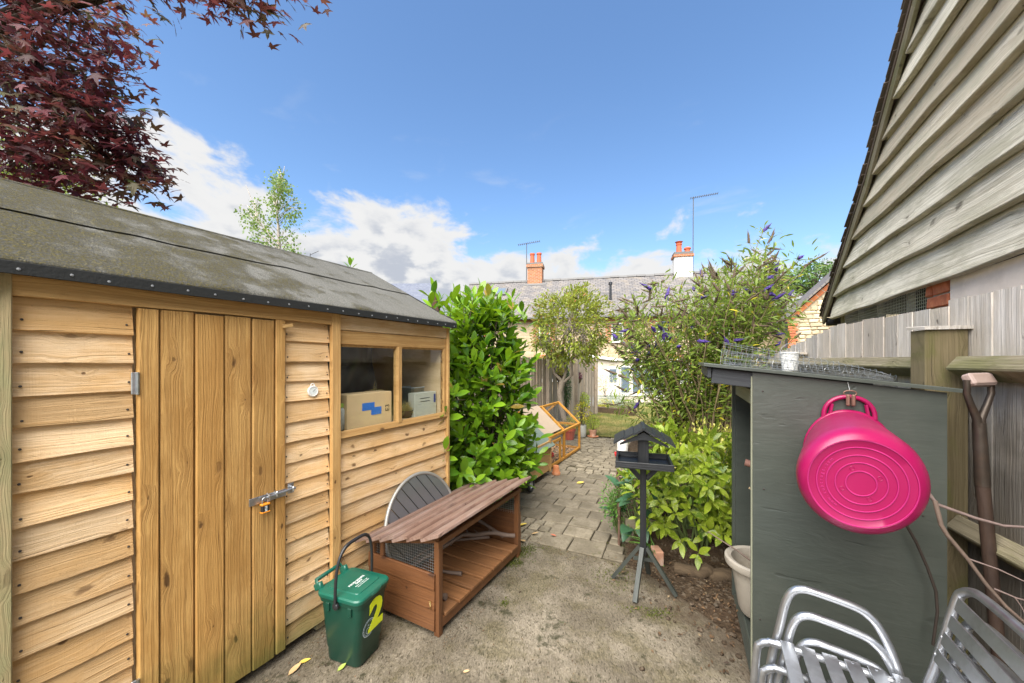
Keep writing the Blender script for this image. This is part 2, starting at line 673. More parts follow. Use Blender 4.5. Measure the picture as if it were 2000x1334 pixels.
W_GREENP = wood('shed_post_greened', (0.40, 0.31, 0.17), (0.24, 0.19, 0.09), (0.07, 0.05, 0.02), 0.8, 0.2, patch=(0.24, 0.245, 0.12), patch_amt=0.8, bump=0.6)
W_HUTCH = wood('hutch_stained_wood', (0.175, 0.072, 0.026), (0.082, 0.030, 0.011), (0.03, 0.012, 0.006), 0.5, 0.25, patch=(0.12, 0.052, 0.022), patch_amt=0.7, bump=0.45, spec=0.4)
W_HROOF = wood('hutch_roof_weathered', (0.225, 0.140, 0.105), (0.115, 0.062, 0.043), (0.045, 0.022, 0.016), 0.5, 0.2, patch=(0.26, 0.19, 0.16), patch_amt=0.75, bump=0.5, spec=0.45, freq=40)
W_FLOOR = wood('hutch_floor_wood', (0.27, 0.125, 0.05), (0.13, 0.054, 0.02), (0.045, 0.02, 0.01), 0.55, 0.25, patch=(0.20, 0.10, 0.048), bump=0.45)
W_FENCE = wood('fence_silvered_wood', (0.60, 0.56, 0.51), (0.31, 0.275, 0.235), (0.09, 0.07, 0.055), 0.88, 0.36, patch=(0.42, 0.37, 0.30), patch_amt=0.75, bump=0.9, tints=(0.46, 0.38, 0.30), freq=50, grain=0.55, fine=1.0, knots=0.28, checks=0.85, algae_shade=((0.055, 0.043, 0.028), 1.62, 0.62))  # darker foot: staining plus the shadow there, put into the colour
W_RAIL = wood('fence_mossy_rail', (0.26, 0.225, 0.155), (0.125, 0.105, 0.062), (0.05, 0.04, 0.025), 0.9, 0.2, patch=(0.125, 0.125, 0.045), patch_amt=0.75, bump=0.9, checks=0.8)
W_POST = wood('fence_mossy_post', (0.165, 0.130, 0.072), (0.085, 0.068, 0.032), (0.04, 0.03, 0.018), 0.9, 0.15, patch=(0.105, 0.105, 0.03), patch_amt=0.9, bump=0.7, checks=0.7)
W_BARN = wood('barn_oak_board', (0.70, 0.655, 0.545), (0.29, 0.255, 0.185), (0.075, 0.06, 0.04), 0.9, 0.36, fx=3.2, fy=6.0, freq=30, grain=0.62, patch=(0.41, 0.38, 0.285), patch_amt=0.85, bump=1.0, tints=(0.45, 0.36, 0.245), knots=0.30, fine=1.2, checks=0.9)
W_FAR = wood('boundary_fence_wood', (0.34, 0.28, 0.215), (0.20, 0.16, 0.12), (0.08, 0.06, 0.045), 0.88, 0.40, bump=0.4, patch=(0.25, 0.22, 0.17))
W_COOP = wood('coop_golden_wood', (0.45, 0.28, 0.11), (0.29, 0.155, 0.052), (0.09, 0.045, 0.015), 0.6, 0.2, patch=(0.36, 0.215, 0.09), bump=0.4)
W_RUN = wood('run_orange_stain', (0.46, 0.225, 0.036), (0.30, 0.13, 0.018), (0.09, 0.035, 0.007), 0.5, 0.2, bump=0.3)
W_GREY = wood('store_grey_paint', (0.060, 0.069, 0.058), (0.038, 0.045, 0.038), (0.018, 0.02, 0.018), 0.38, 0.10, patch=(0.080, 0.086, 0.072), patch_amt=0.45, grain=0.35, bump=0.45, fine=0.35, knots=0.10, spec=0.5, checks=0.35)
W_CREAMP = wood('store_cream_paint', (0.24, 0.245, 0.175), (0.16, 0.165, 0.12), (0.1, 0.1, 0.07), 0.6, 0.1, bump=0.25)
W_BLACK = wood('bird_table_paint', (0.017, 0.018, 0.020), (0.010, 0.011, 0.012), (0.007, 0.007, 0.007), 0.42, 0.2, bump=0.5, knots=0.2, spec=0.5)
W_LEG = wood('bird_table_leg_paint', (0.045, 0.051, 0.043), (0.028, 0.032, 0.028), (0.015, 0.015, 0.015), 0.5, 0.2, bump=0.4, knots=0.1, spec=0.5)
W_LOG = wood('rough_bark_wood', (0.115, 0.08, 0.047), (0.05, 0.033, 0.02), (0.025, 0.016, 0.01), 0.95, 0.3, bump=1.0, checks=0.8)
W_TWIG = plain('twig_bark', (0.15, 0.105, 0.08), 0.8, var=0.3, nscale=40, bump=0.4, bscale=140)
W_WATTLE = plain('woven_willow', (0.135, 0.075, 0.048), 0.75, var=0.35, nscale=30, bump=0.4, objvar=0.6)

FELT = None
GALV = plain('galvanised_steel', (0.50, 0.52, 0.54), 0.38, 1.0, var=0.25, nscale=60, bump=0.06, dirt=(0.25, 0.25, 0.25), dirt_amt=0.4)
WIRE = plain('fence_wire', (0.52, 0.53, 0.53), 0.45, 0.9, var=0.1)
WIRE_D = plain('dark_wire', (0.10, 0.10, 0.10), 0.6, 0.5, var=0.1)
ALU = plain('brushed_aluminium', (0.50, 0.515, 0.54), 0.36, 0.9, var=0.08, nscale=30, bump=0.04, bscale=220, dirt=(0.30, 0.30, 0.295), dirt_amt=0.5)
BLACKP = plain('black_plastic', (0.018, 0.018, 0.020), 0.35, var=0.2)
RUBBER = plain('black_rubber', (0.02, 0.02, 0.021), 0.75, var=0.2)
WHITEP = plain('white_plastic', (0.75, 0.74, 0.70), 0.35, var=0.05)
GREENB = plain('caddy_green_plastic', (0.005, 0.045, 0.028), 0.34, var=0.12, nscale=6, bump=0.04, bscale=300, dirt=(0.022, 0.050, 0.036), dirt_amt=0.6)
GREENL = plain('caddy_lid_green', (0.007, 0.098, 0.064), 0.32, var=0.12, nscale=8, bump=0.04, bscale=300, dirt=(0.055, 0.095, 0.065), dirt_amt=0.55)
PINK = plain('trug_pink_rubber', (0.285, 0.0025, 0.066), 0.36, var=0.10, nscale=5, bump=0.03, bscale=120, dirt=(0.30, 0.035, 0.11), dirt_amt=0.35)
PINKL = plain('trug_highlight_pink', (0.42, 0.022, 0.15), 0.4, var=0.1)  # highlights of the raised base rings, put into the colour
TERRA = plain('terracotta', (0.52, 0.19, 0.075), 0.8, var=0.25, nscale=22, bump=0.2, dirt=(0.45, 0.30, 0.20), dirt_amt=0.5)
TERRAD = plain('terracotta_weathered', (0.42, 0.22, 0.14), 0.85, var=0.3, nscale=22, bump=0.2, dirt=(0.5, 0.42, 0.34), dirt_amt=0.7)
REDP = plain('red_plastic', (0.62, 0.02, 0.025), 0.35, var=0.08)
YELLOWS = plain('lime_yellow_vinyl', (0.72, 0.83, 0.02), 0.4, var=0.03)
PRINT = plain('pale_print', (0.70, 0.74, 0.72), 0.5, var=0.03)
PRINTD = plain('faded_emblem_print', (0.34, 0.42, 0.45), 0.5, var=0.1)
BLUEP = plain('blue_tape', (0.03, 0.16, 0.58), 0.5, var=0.25, nscale=120)
CARD = plain('corrugated_card', (0.68, 0.49, 0.27), 0.8, var=0.12, nscale=9, bump=0.1)
INK = plain('black_ink', (0.02, 0.02, 0.02), 0.6)
GLASS = glassmat('window_glass', (0.97, 0.985, 0.98), 0.0, 0.02)
CLEARP = glassmat('clear_plastic', (0.80, 0.88, 0.93), 0.05, 0.06)
WORLD_THINGS = []


def wthing(name, label, cat, loc, group=None):
    """a thing whose parts are written in world coordinates"""
    o = thing(name, label, cat, loc, 0, group)
    WORLD_THINGS.append(o)
    return o


def vnoise(x, y, s=1.0, seed=0):
    """cheap smooth value noise for meshes"""
    x, y = x * s + seed * 17.3, y * s - seed * 9.1
    return (math.sin(x * 1.7 + 1.3 * math.sin(y * 1.1)) + math.sin(y * 2.3 + 1.7 * math.sin(x * 0.9 + 2)) + 0.6 * math.sin(x * 4.1 + y * 3.3)) / 2.6


# ------------------------------------------------------------------ ground materials
def concretemat():
    t = NT('broomed_concrete')
    p = t.pos()
    px, py, pz = t.xyz(p)
    wob = t.noise(p, 2.5, 3)
    ln = t.math('ADD', t.math('ADD', t.math('MULTIPLY', px, 0.90), t.math('MULTIPLY', py, 0.35)), t.math('MULTIPLY', wob, 0.10))
    al = t.math('SUBTRACT', t.math('MULTIPLY', py, 0.93), t.math('MULTIPLY', px, 0.35))
    ridge = t.noise(t.comb(t.math('MULTIPLY', ln, 55.0), t.math('MULTIPLY', al, 26.0), 0.0), 1.0, 4, 0.7)
    crumb = t.noise(p, 85, 6, 0.85)
    mid = t.noise(p, 14, 6, 0.65)
    big = t.noise(p, 1.9, 6, 0.62, 0.3)
    big2 = t.noise(t.vmath('ADD', p, (7.3, 2.1, 0)), 3.3, 6, 0.65)
    col = t.mix(t.sm(big, 0.36, 0.66), (0.140, 0.116, 0.082), (0.285, 0.243, 0.180))
    col = t.mix(t.math('MULTIPLY', t.sm(ridge, 0.50, 0.36), 0.40), col, (0.075, 0.060, 0.038))
    col = t.mix(t.math('MULTIPLY', t.sm(crumb, 0.48, 0.32), 0.6), col, (0.045, 0.036, 0.022))
    col = t.mix(t.math('MULTIPLY', t.sm(crumb, 0.56, 0.70), 0.5), col, (0.42, 0.37, 0.30))
    gv = t.vor(t.comb(t.math('MULTIPLY', ln, 190.0), t.math('MULTIPLY', al, 80.0), 0.0), 1.0, dims='2D')
    gc = t.xyz(gv.outputs['Color'])
    k = t.math('MULTIPLY_ADD', gc[0], 0.36, 0.82)
    col = t.mix(1.0, col, t.comb(k, k, k), 'MULTIPLY')
    col = t.mix(t.math('MULTIPLY', t.math('GREATER_THAN', gc[1], 0.93), 0.65), col, (0.050, 0.040, 0.024))
    st = t.math('MULTIPLY', t.sm(big2, 0.46, 0.62), t.math('MULTIPLY_ADD', mid, 0.9, 0.25))
    col = t.mix(t.math('MULTIPLY', st, 0.72, None, True), col, t.mix(gc[0], (0.060, 0.050, 0.018), (0.145, 0.120, 0.052)))
    m2 = t.math('MULTIPLY', t.sm(t.noise(t.vmath('ADD', p, (3.1, 9.7, 0)), 4.6, 7, 0.7), 0.545, 0.63), t.sm(mid, 0.38, 0.60))
    col = t.mix(t.math('MULTIPLY', m2, 0.85), col, (0.034, 0.034, 0.014))
    m3 = t.math('MULTIPLY', t.sm(t.noise(t.vmath('ADD', p, (13.1, 4.7, 0)), 7.5, 6, 0.7), 0.63, 0.69), t.sm(crumb, 0.42, 0.6))
    col = t.mix(t.math('MULTIPLY', m3, 0.8), col, (0.045, 0.06, 0.015))
    # trodden soil spreading from the bed
    s = t.math('SUBTRACT', t.math('ADD', t.math('MULTIPLY', px, 0.677), t.math('MULTIPLY', py, 0.736)), 1.74)
    sm = t.sm(t.math('ADD', s, t.math('MULTIPLY', t.math('SUBTRACT', t.noise(p, 5.5, 6, 0.7), 0.5), 0.75)), -0.20, 0.12)
    col = t.mix(t.math('MULTIPLY', sm, 0.85), col, t.mix(crumb, (0.055, 0.038, 0.024), (0.11, 0.078, 0.05)))
    pits = t.sm(t.vor(p, 55).outputs['Distance'], 0.0, 0.25)
    h = t.math('ADD', t.math('MULTIPLY', ridge, 0.9), t.math('ADD', t.math('MULTIPLY', crumb, 0.55), t.math('MULTIPLY', mid, 0.5)))
    h = t.math('ADD', h, t.math('MULTIPLY', gc[0], 0.35))
    return t.done(t.bsdf(col, 0.9, 0, 0.2, t.bump(h, 1.0, 0.014)))


def soilmat(name, a, b, c, scale=1.0):
    t = NT(name)
    p = t.pos()
    n = t.noise(p, 24 * scale, 7, 0.7)
    g = t.noise(p, 3 * scale, 4)
    col = t.mix(t.sm(n, 0.35, 0.68), a, b)
    col = t.mix(t.sm(g, 0.5, 0.7), col, c)
    v = t.vor(p, 60 * scale)
    col = t.mix(t.math('MULTIPLY', t.math('LESS_THAN', t.xyz(v.outputs['Color'])[0], 0.12), 0.7), col, (0.13, 0.10, 0.07))
    h = t.math('ADD', n, t.math('MULTIPLY', v.outputs['Distance'], 0.5))
    return t.done(t.bsdf(col, 0.95, 0, 0.15, t.bump(h, 0.8, 0.02)))


def slabmat(name, a, b, moss=(0.075, 0.070, 0.026)):
    t = NT(name)
    p = t.pos()
    r = t.rand()
    n = t.noise(p, 40, 6, 0.7)
    f = t.noise(p, 220, 3, 0.7)
    g = t.noise(t.vmath('ADD', p, t.comb(t.math('MULTIPLY', r, 31.0), r, r)), 6, 5, 0.6)
    col = t.mix(t.sm(g, 0.34, 0.66), a, b)
    k = t.math('MULTIPLY_ADD', r, 0.34, 0.83)
    col = t.mix(1.0, col, t.comb(k, k, k), 'MULTIPLY')
    col = t.mix(t.math('MULTIPLY', t.sm(n, 0.52, 0.36), 0.4), col, (0.07, 0.056, 0.036))
    col = t.mix(t.math('MULTIPLY', t.sm(f, 0.58, 0.7), 0.3), col, (0.34, 0.30, 0.25))
    col = t.mix(t.math('MULTIPLY', t.sm(t.noise(p, 9, 6, 0.7), 0.56, 0.70), 0.55), col, moss)
    h = t.math('ADD', n, t.math('MULTIPLY', f, 0.4))
    return t.done(t.bsdf(col, 0.88, 0, 0.25, t.bump(h, 0.45, 0.008)))


CONC = concretemat()
SOIL = soilmat('dark_garden_soil', (0.035, 0.023, 0.014), (0.09, 0.062, 0.038), (0.062, 0.04, 0.024))
EARTH = soilmat('rough_ground', (0.06, 0.06, 0.03), (0.12, 0.11, 0.055), (0.08, 0.09, 0.035), 0.5)
JOINT = soilmat('mossy_joint', (0.045, 0.040, 0.024), (0.11, 0.085, 0.055), (0.060, 0.070, 0.020), 1.6)
SLAB = slabmat('paving_stone', (0.135, 0.113, 0.078), (0.205, 0.173, 0.124))
SETT = slabmat('paving_sett', (0.16, 0.135, 0.094), (0.24, 0.205, 0.148))

# ------------------------------------------------------------------ ground
m = MB()
m.add([(-160, -60, -0.06), (160, -60, -0.06), (160, 260, -0.06), (-160, 260, -0.06)], [(0, 1, 2, 3)])
tag(m.build('ground', EARTH), None, None, kind='structure')

edge = [(-3.9, -3.0), (1.6, -3.0), (1.6, 1.72)]
for i in range(40):
    t_ = i / 39
    pts = [(1.4, 1.85), (0.65, 2.0), (0.38, 2.16), (0.14, 2.36), (-0.12, 2.58), (-0.38, 2.78), (-0.66, 2.86), (-1.4, 2.83), (-2.1, 2.80), (-3.9, 2.78)]
    f_ = t_ * (len(pts) - 1)
    k_ = min(int(f_), len(pts) - 2)
    a_, b_ = pts[k_], pts[k_ + 1]
    w_ = f_ - k_
    edge.append((a_[0] + (b_[0] - a_[0]) * w_ + 0.012 * vnoise(i, 3.0, 2.1), a_[1] + (b_[1] - a_[1]) * w_ + 0.014 * vnoise(i, 1.0, 1.7)))
m = MB().prism(edge, -0.05, 0.0)
tag(m.build('concrete_slab', CONC), None, None, kind='structure')

# soil of the bed, lapping unevenly over the concrete edge
m = MB()
nx, ny = 90, 110
x0, x1, y0, y1 = -1.25, 1.5, 1.55, 7.6
for j in range(ny + 1):
    for i in range(nx + 1):
        x, y = x0 + (x1 - x0) * i / nx, y0 + (y1 - y0) * j / ny
        s = x * 0.677 + y * 0.736 - 1.74
        bedx = x - (-0.70 - 0.22 * (y - 3.2))
        z = -0.040 + 0.055 * max(0, min(1, (s + 0.10) / 0.45)) + 0.010 * vnoise(x, y, 5) + 0.008 * vnoise(x, y, 17, 3) + 0.004 * random.random()
        if bedx < 0.06 and y > 2.7:
            z = min(z, -0.035)
        elif y > 3.15:
            z += 0.12 * max(0, min(1, (y - 3.15) / 0.12)) * max(0, min(1, (bedx - 0.06) / 0.08))
        m.v.append((x, y, z))
for j in range(ny):
    for i in range(nx):
        a = j * (nx + 1) + i
        m.f.append((a, a + 1, a + nx + 2, a + nx + 1))
tag(m.build('soil_bed', SOIL, smooth=180), None, None, kind='structure')

# paved path
path = bpy.data.objects.new('paved_path', None)
COL.objects.link(path)
PA = R(4.0)
path.location = (-1.33, 2.845, 0)
path.rotation_euler = (0, 0, PA)
path['kind'] = 'structure'
path['label'] = 'grey stone paved garden path with mossy joints running past the coop'
m = MB()
m.add([(-1.2, -0.02, -0.022), (0.95, -0.02, -0.022), (0.75, 2.3, -0.022), (0.9, 4.65, -0.022), (-2.0, 4.65, -0.022), (-2.0, 2.1, -0.022)], [(0, 1, 2, 3, 4, 5)])
m.build('joint_bed', JOINT, path)


def slab(x0_, x1_, y0_, y1_, name='paving_slab', mat=SLAB, gap=0.009):
    cx, cy = (x0_ + x1_) / 2, (y0_ + y1_) / 2
    mm = MB().cbox((0, 0, 0), (x1_ - x0_ - gap, y1_ - y0_ - gap, 0.04), 0.006)
    for k, q in enumerate(mm.v):
        mm.v[k] = (q[0] + random.uniform(-.0025, .0025), q[1] + random.uniform(-.0025, .0025), q[2] + random.uniform(-.0015, .0015))
    o = mm.build(name, mat, path, M=Matrix.Translation((cx, cy, -0.022 + random.uniform(-0.004, 0.003))) @ Matrix.Rotation(random.uniform(-.004, .004), 4, 'Z') @ Matrix.Rotation(random.uniform(-.006, .006), 4, 'X'))
    return o


slab(0.0, 0.27, 0.0, 0.24)
slab(0.27, 0.555, 0.0, 0.24)
slab(0.03, 0.155, 0.24, 0.44)
slab(0.155, 0.41, 0.24, 0.44)
slab(0.41, 0.555, 0.24, 0.44)
slab(0.555, 0.72, 0.0, 0.12)
slab(0.555, 0.70, 0.12, 0.24)
for j in range(4):
    for i in range(4):
        xx = -0.40 + i * 0.103 + 0.01 * j
        slab(xx, xx + 0.103, j * 0.112, j * 0.112 + 0.112, 'paving_sett', SETT, 0.012)
for i in range(3):
    slab(0.56, 0.66, 0.25 + i * 0.1, 0.35 + i * 0.1, 'paving_sett', SETT, 0.012)
yy = 0.445
for k in range(8):
    h_ = 0.205 if k else 0.215
    offx = -0.95 + (0.135 if k % 2 else 0.0) + random.uniform(-.02, .02)
    right = 0.62 - 0.155 * (yy - 0.4)
    x_ = offx
    while x_ < right - 0.05:
        w_ = 0.272
        if x_ + w_ > right + 0.12:
            w_ = right - x_
        if w_ > 0.08:
            slab(x_, x_ + w_, yy, yy + h_)
        x_ += w_
    yy += h_
# strip of setts, then the fan of setts laid in rings
sett_n = 0
for j in range(2):
    x_ = -0.9
    while x_ < 0.42:
        w_ = random.uniform(0.10, 0.15)
        slab(x_, x_ + w_, yy, yy + 0.105, 'paving_sett', SETT, 0.014)
        x_ += w_
    yy += 0.105
YS = yy
ring_c = Vector((-0.02, 3.45))
rest = MB()
cand = []
r_ = 0.0
mm = MB().lathe([(0.001, 0.02), (0.10, 0.02), (0.108, 0.012), (0.108, -0.02)], 18)
mm.build('paving_centre_stone', SETT, path, M=Matrix.Translation((ring_c.x, ring_c.y, -0.022)))
for k in range(22):
    ri = 0.12 + k * 0.112
    ro = ri + 0.112
    rm = (ri + ro) / 2
    n_ = max(6, int(round(2 * math.pi * rm / 0.165)))
    ph = random.random()
    for i in range(n_):
        a0 = 2 * math.pi * (i + ph) / n_
        a1 = 2 * math.pi * (i + 1 + ph) / n_
        am = (a0 + a1) / 2
        cx, cy = ring_c.x + rm * math.cos(am), ring_c.y + rm * math.sin(am)
        if not (YS + 0.03 < cy < 4.55) or not (-1.75 < cx < 0.75 + 0.05 * cy):
            continue
        cand.append((cy + abs(cx + 0.1) * 0.6, ri, ro, a0, a1, cx, cy))
cand.sort()
for q, (_, ri, ro, a0, a1, cx, cy) in enumerate(cand):
    g_ = 0.007
    pts = []
    for (rr, aa) in ((ri + g_, a0 + g_ / ri), (ri + g_, (a0 + a1) / 2), (ri + g_, a1 - g_ / ri), (ro - g_, a1 - g_ / ro), (ro - g_, (a0 + a1) / 2), (ro - g_, a0 + g_ / ro)):
        pts.append((ring_c.x + rr * math.cos(aa) - cx + random.uniform(-.002, .002), ring_c.y + rr * math.sin(aa) - cy + random.uniform(-.002, .002)))
    z_ = -0.006 + random.uniform(-0.006, 0.004)
    if q < 270:
        MB().prism(pts, -0.03, 0).build('paving_sett', SETT, path, M=Matrix.Translation((cx, cy, z_)))
    else:
        rest.prism([(a + cx, b + cy) for a, b in pts], z_ - 0.03, z_)
if rest.v:
    rest.build('far_setts', SETT, path, kind='stuff')

# lawn
t = NT('lawn_grass')
p_ = t.pos()
col_ = t.mix(t.sm(t.noise(p_, 1.6, 5, 0.6), 0.38, 0.64), (0.115, 0.135, 0.030), (0.30, 0.235, 0.085))
col_ = t.mix(t.math('MULTIPLY', t.noise(p_, 60, 4, 0.7), 0.5), col_, (0.07, 0.085, 0.018))
LAWN = t.done(t.bsdf(col_, 0.9, 0, 0.2, t.bump(t.noise(p_, 80, 4), 0.7, 0.03)))
m = MB()
for j in range(13):
    for i in range(21):
        x, y = -3.6 + 7 * i / 20, 7.42 + 6.2 * j / 12 + (0.02 * math.sin(i * 1.7) if j == 0 else 0)
        m.v.append((x, y, -0.012 + 0.015 * vnoise(x, y, 1.2)))
for j in range(12):
    for i in range(20):
        a = j * 21 + i
        m.f.append((a, a + 1, a + 22, a + 21))
tag(m.build('lawn', LAWN, smooth=180), None, None, kind='structure')

# ------------------------------------------------------------------ shed
SX = -1.98
shed = wthing('garden_shed', 'small golden timber garden shed with mossy felt roof, door and window', 'shed', (-2.9, 1.35, 0))


def Yw(u):
    return PX(u, 700, SX).y


tilt = (math.cos(R(5)), 0, math.sin(R(5)))
BH = 0.106


def shed_boards(ya, yb, z_lo, z_hi, n=None):
    n = n or int(round((z_hi - z_lo) / BH))
    h = (z_hi - z_lo) / n
    for k in range(n):
        zc = z_lo + (k + 0.5) * h + 0.006 + random.uniform(-.003, .003)
        plank('weatherboard', shed, W_SHED, (SX + 0.006 + random.uniform(-.002, .002), (ya + yb) / 2, zc), (0, 1, 0), tilt,
              yb - ya - random.uniform(0.001, 0.004), h + 0.016, 0.017, 0.002, wob=0.0018, nseg=7, thin=0.45)


YD0, YD1 = Yw(262), Yw(550)
YC0, YC1 = Yw(640), Yw(657)
shed_boards(0.262, YD0 - 0.006, 0.055, 1.752)
shed_boards(YD1 + 0.004, YC0, 0.055, 1.752)
shed_boards(YC1, 2.435, 0.055, 1.085)
plank('weatherboard', shed, W_TRIM, (SX + 0.008, (YC1 + 2.435) / 2, 1.685), (0, 1, 0), (1, 0, 0), 2.435 - YC1, 0.085, 0.018, 0.002, wob=0.001, nseg=6)
plank('weatherboard', shed, W_SHED, (SX + 0.013, (YC1 + 2.435) / 2, 1.775), (0, 1, 0), (1, 0, 0), 2.435 - YC1, 0.088, 0.018, 0.002, wob=0.001, nseg=6)
plank('header_board', shed, W_TRIM, (SX + 0.030, (0.256 + YC0) / 2, 1.790), (0, 1, 0), (1, 0, 0), YC0 - 0.256, 0.07, 0.02, 0.002, wob=0.0015, nseg=8)
plank('corner_post', shed, W_GREENP, (SX + 0.022, 0.2455, 0.94), (0, 0, 1), (1, 0, 0), 1.78, 0.030, 0.05, 0.003)
plank('cover_strip', shed, W_TRIM, (SX + 0.030, (YC0 + YC1) / 2, 0.935), (0, 0, 1), (1, 0, 0), 1.77, YC1 - YC0, 0.026, 0.003)
plank('corner_trim', shed, W_TRIM, (SX + 0.020, 2.448, 0.93), (0, 0, 1), (1, 0, 0), 1.77, 0.026, 0.03, 0.003)
# barge end at the near gable
plank('barge_board', shed, W_GREENP, (SX - 0.42, 0.206, 2.02), (1, 0, -0.52), (0, -1, 0), 1.10, 0.10, 0.018, 0.002)

# carcass: floor, gables, back wall (dark inside)
W_IN = wood('shed_inside_wood', (0.62, 0.46, 0.28), (0.45, 0.31, 0.17), rough=0.8)
for yy_ in (0.262, 2.425):
    gm = MB()
    pf = [(SX - 0.004, 0.05), (SX - 0.004, 1.82), (-2.92, 2.33), (-3.86, 1.82), (-3.86, 0.05)]
    gm.v = [(a, yy_ - 0.009, b) for a, b in pf] + [(a, yy_ + 0.009, b) for a, b in pf]
    gm.f = [(0, 1, 2, 3, 4), (9, 8, 7, 6, 5)] + [(i, 5 + i, 5 + (i + 1) % 5, (i + 1) % 5) for i in range(5)]
    gm.build('gable_wall', W_IN, shed)
MB().box((-3.87, 1.345, 0.93), (0.018, 2.18, 1.77)).build('back_wall', W_IN, shed)
MB().box((-2.93, 1.345, 0.075), (1.86, 2.14, 0.04)).build('shed_floor', W_IN, shed)
MB().box((-2.93, 0.42, 0.025), (1.86, 0.07, 0.05)).box((-2.93, 1.35, 0.025), (1.86, 0.07, 0.05)).box((-2.93, 2.30, 0.025), (1.86, 0.07, 0.05)).build('floor_bearers', W_GREENP, shed)
# inner skin behind the boards so that no light leaks
for (ya, yb, za, zb) in ((0.272, 1.36, 0.05, 1.80), (1.36, 2.425, 0.05, 1.085), (1.36, 2.425, 1.655, 1.81)):
    MB().box((SX - 0.016, (ya + yb) / 2, (za + zb) / 2), (0.012, yb - ya, zb - za)).build('lining', W_IN, shed)

# weatherboards of the near gable
for k in range(21):
    z = 0.055 + k * BH
    half = 0.945 if z + BH < 1.80 else max(0.0, (2.32 - z - BH) * 1.80)
    if half > 0.06:
        plank('weatherboard', shed, W_SHED, (-2.925, 0.250, z + BH / 2 + 0.006), (1, 0, 0), (0, -math.cos(R(5)), math.sin(R(5))), 2 * half - 0.03, BH + 0.016, 0.014, 0.002, wob=0.0018, nseg=7, thin=0.45)

# door
door = MB().box((SX + 0.004, (YD0 + YD1) / 2, 0.90), (0.012, YD1 - YD0 - 0.008, 1.68)).build('door', W_DOOR, shed)
us = [262, 306, 374, 432, 485, 530, 551]
for k in range(6):
    ya, yb = Yw(us[k]), Yw(us[k + 1])
    pr = [0.026, 0.022, 0.026, 0.022, 0.024, 0.028][k]
    plank('door_plank', door, W_DOOR, (SX + pr, (ya + yb) / 2, 0.9025 + [0, .002, -.003, .001, -.002, .004][k]), (0, 0, 1), (1, 0, 0), 1.695, yb - ya - 0.0045, 0.022, 0.005, wob=0.0006, nseg=4)
for zc in (0.28, 1.46):
    hm = MB().cbox((SX + 0.034, YD0 - 0.006, zc), (0.008, 0.024, 0.085), 0.002).tube([(SX + 0.040, YD0 - 0.002, zc - .043), (SX + 0.040, YD0 - 0.002, zc + .043)], 0.005, 8)
    hm.build('hinge', GALV, door)
# sliding bolt
bz = PX(522, 965, SX).z
yb0, yb1 = Yw(479), Yw(566)
bolt = MB().cbox((SX + 0.0415, Yw(515), bz - 0.004), (0.003, Yw(551) - yb0, 0.036), 0.001).build('door_bolt', GALV, door)
MB().tube([(SX + 0.055, Yw(505), bz + 0.002), (SX + 0.055, yb1 - 0.004, bz + 0.008)], 0.0075, 10).build('bolt_bar', GALV, bolt, smooth=40)
MB().tube([(SX + 0.045, Yw(512), bz - 0.02), (SX + 0.066, Yw(512), bz - 0.012), (SX + 0.068, Yw(512), bz + 0.010), (SX + 0.045, Yw(512), bz + 0.018)], 0.0045, 8).build('bolt_staple', GALV, bolt, smooth=40)
for uu in (528, 560):
    MB().cbox((SX + 0.050, Yw(uu), bz + 0.006), (0.030, 0.010, 0.030), 0.006).build('bolt_keeper', GALV, bolt)
MB().cbox((SX + 0.036, Yw(560), bz + 0.007), (0.003, 0.03, 0.052), 0.001).build('keeper_plate', GALV, bolt)
# turn button
MB().cbox((0, 0, 0), (0.05, 0.018, 0.012), 0.001).build('turn_button', W_TRIM, shed, M=axes((SX + 0.050, Yw(551), PX(551, 637, SX).z), (0, 0.95, 0.22), (1, 0, 0)))

# window
wy0, wy1, wz0, wz1 = YC1 + 0.002, 2.432, 1.105, 1.642
win = plank('window', shed, W_TRIM, (SX + 0.016, (wy0 + wy1) / 2, wz0 - 0.008), (0, 1, 0), (1, 0, 0.35), wy1 - wy0, 0.045, 0.022, 0.003)
win.name = 'window'
winf = MB()
WI = win.matrix_basis.inverted()


def winpart(name, mat, c, s, b=0.002):
    mm_ = MB().cbox((0, 0, 0), s, b)
    return mm_.build(name, mat, win, M=WI @ Matrix.Translation(c))


ymul = Yw(776)
winpart('mullion', W_TRIM, (SX + 0.004, ymul, (wz0 + wz1) / 2), (0.05, 0.034, wz1 - wz0))
winpart('jamb', W_TRIM, (SX - 0.002, wy1 - 0.013, (wz0 + wz1) / 2), (0.04, 0.026, wz1 - wz0))
winpart('jamb', W_TRIM, (SX - 0.020, wy0 + 0.004, (wz0 + wz1) / 2), (0.02, 0.010, wz1 - wz0))
winpart('head', W_TRIM, (SX - 0.010, (wy0 + wy1) / 2, wz1 - 0.004), (0.03, wy1 - wy0 - .06, 0.016))
for ya, yb in ((wy0, ymul - 0.017), (ymul + 0.017, wy1 - 0.024)):
    winpart('pane', GLASS, (SX + 0.002, (ya + yb) / 2, (wz0 + wz1) / 2), (0.003, yb - ya, wz1 - wz0 - 0.01), 0.0005)

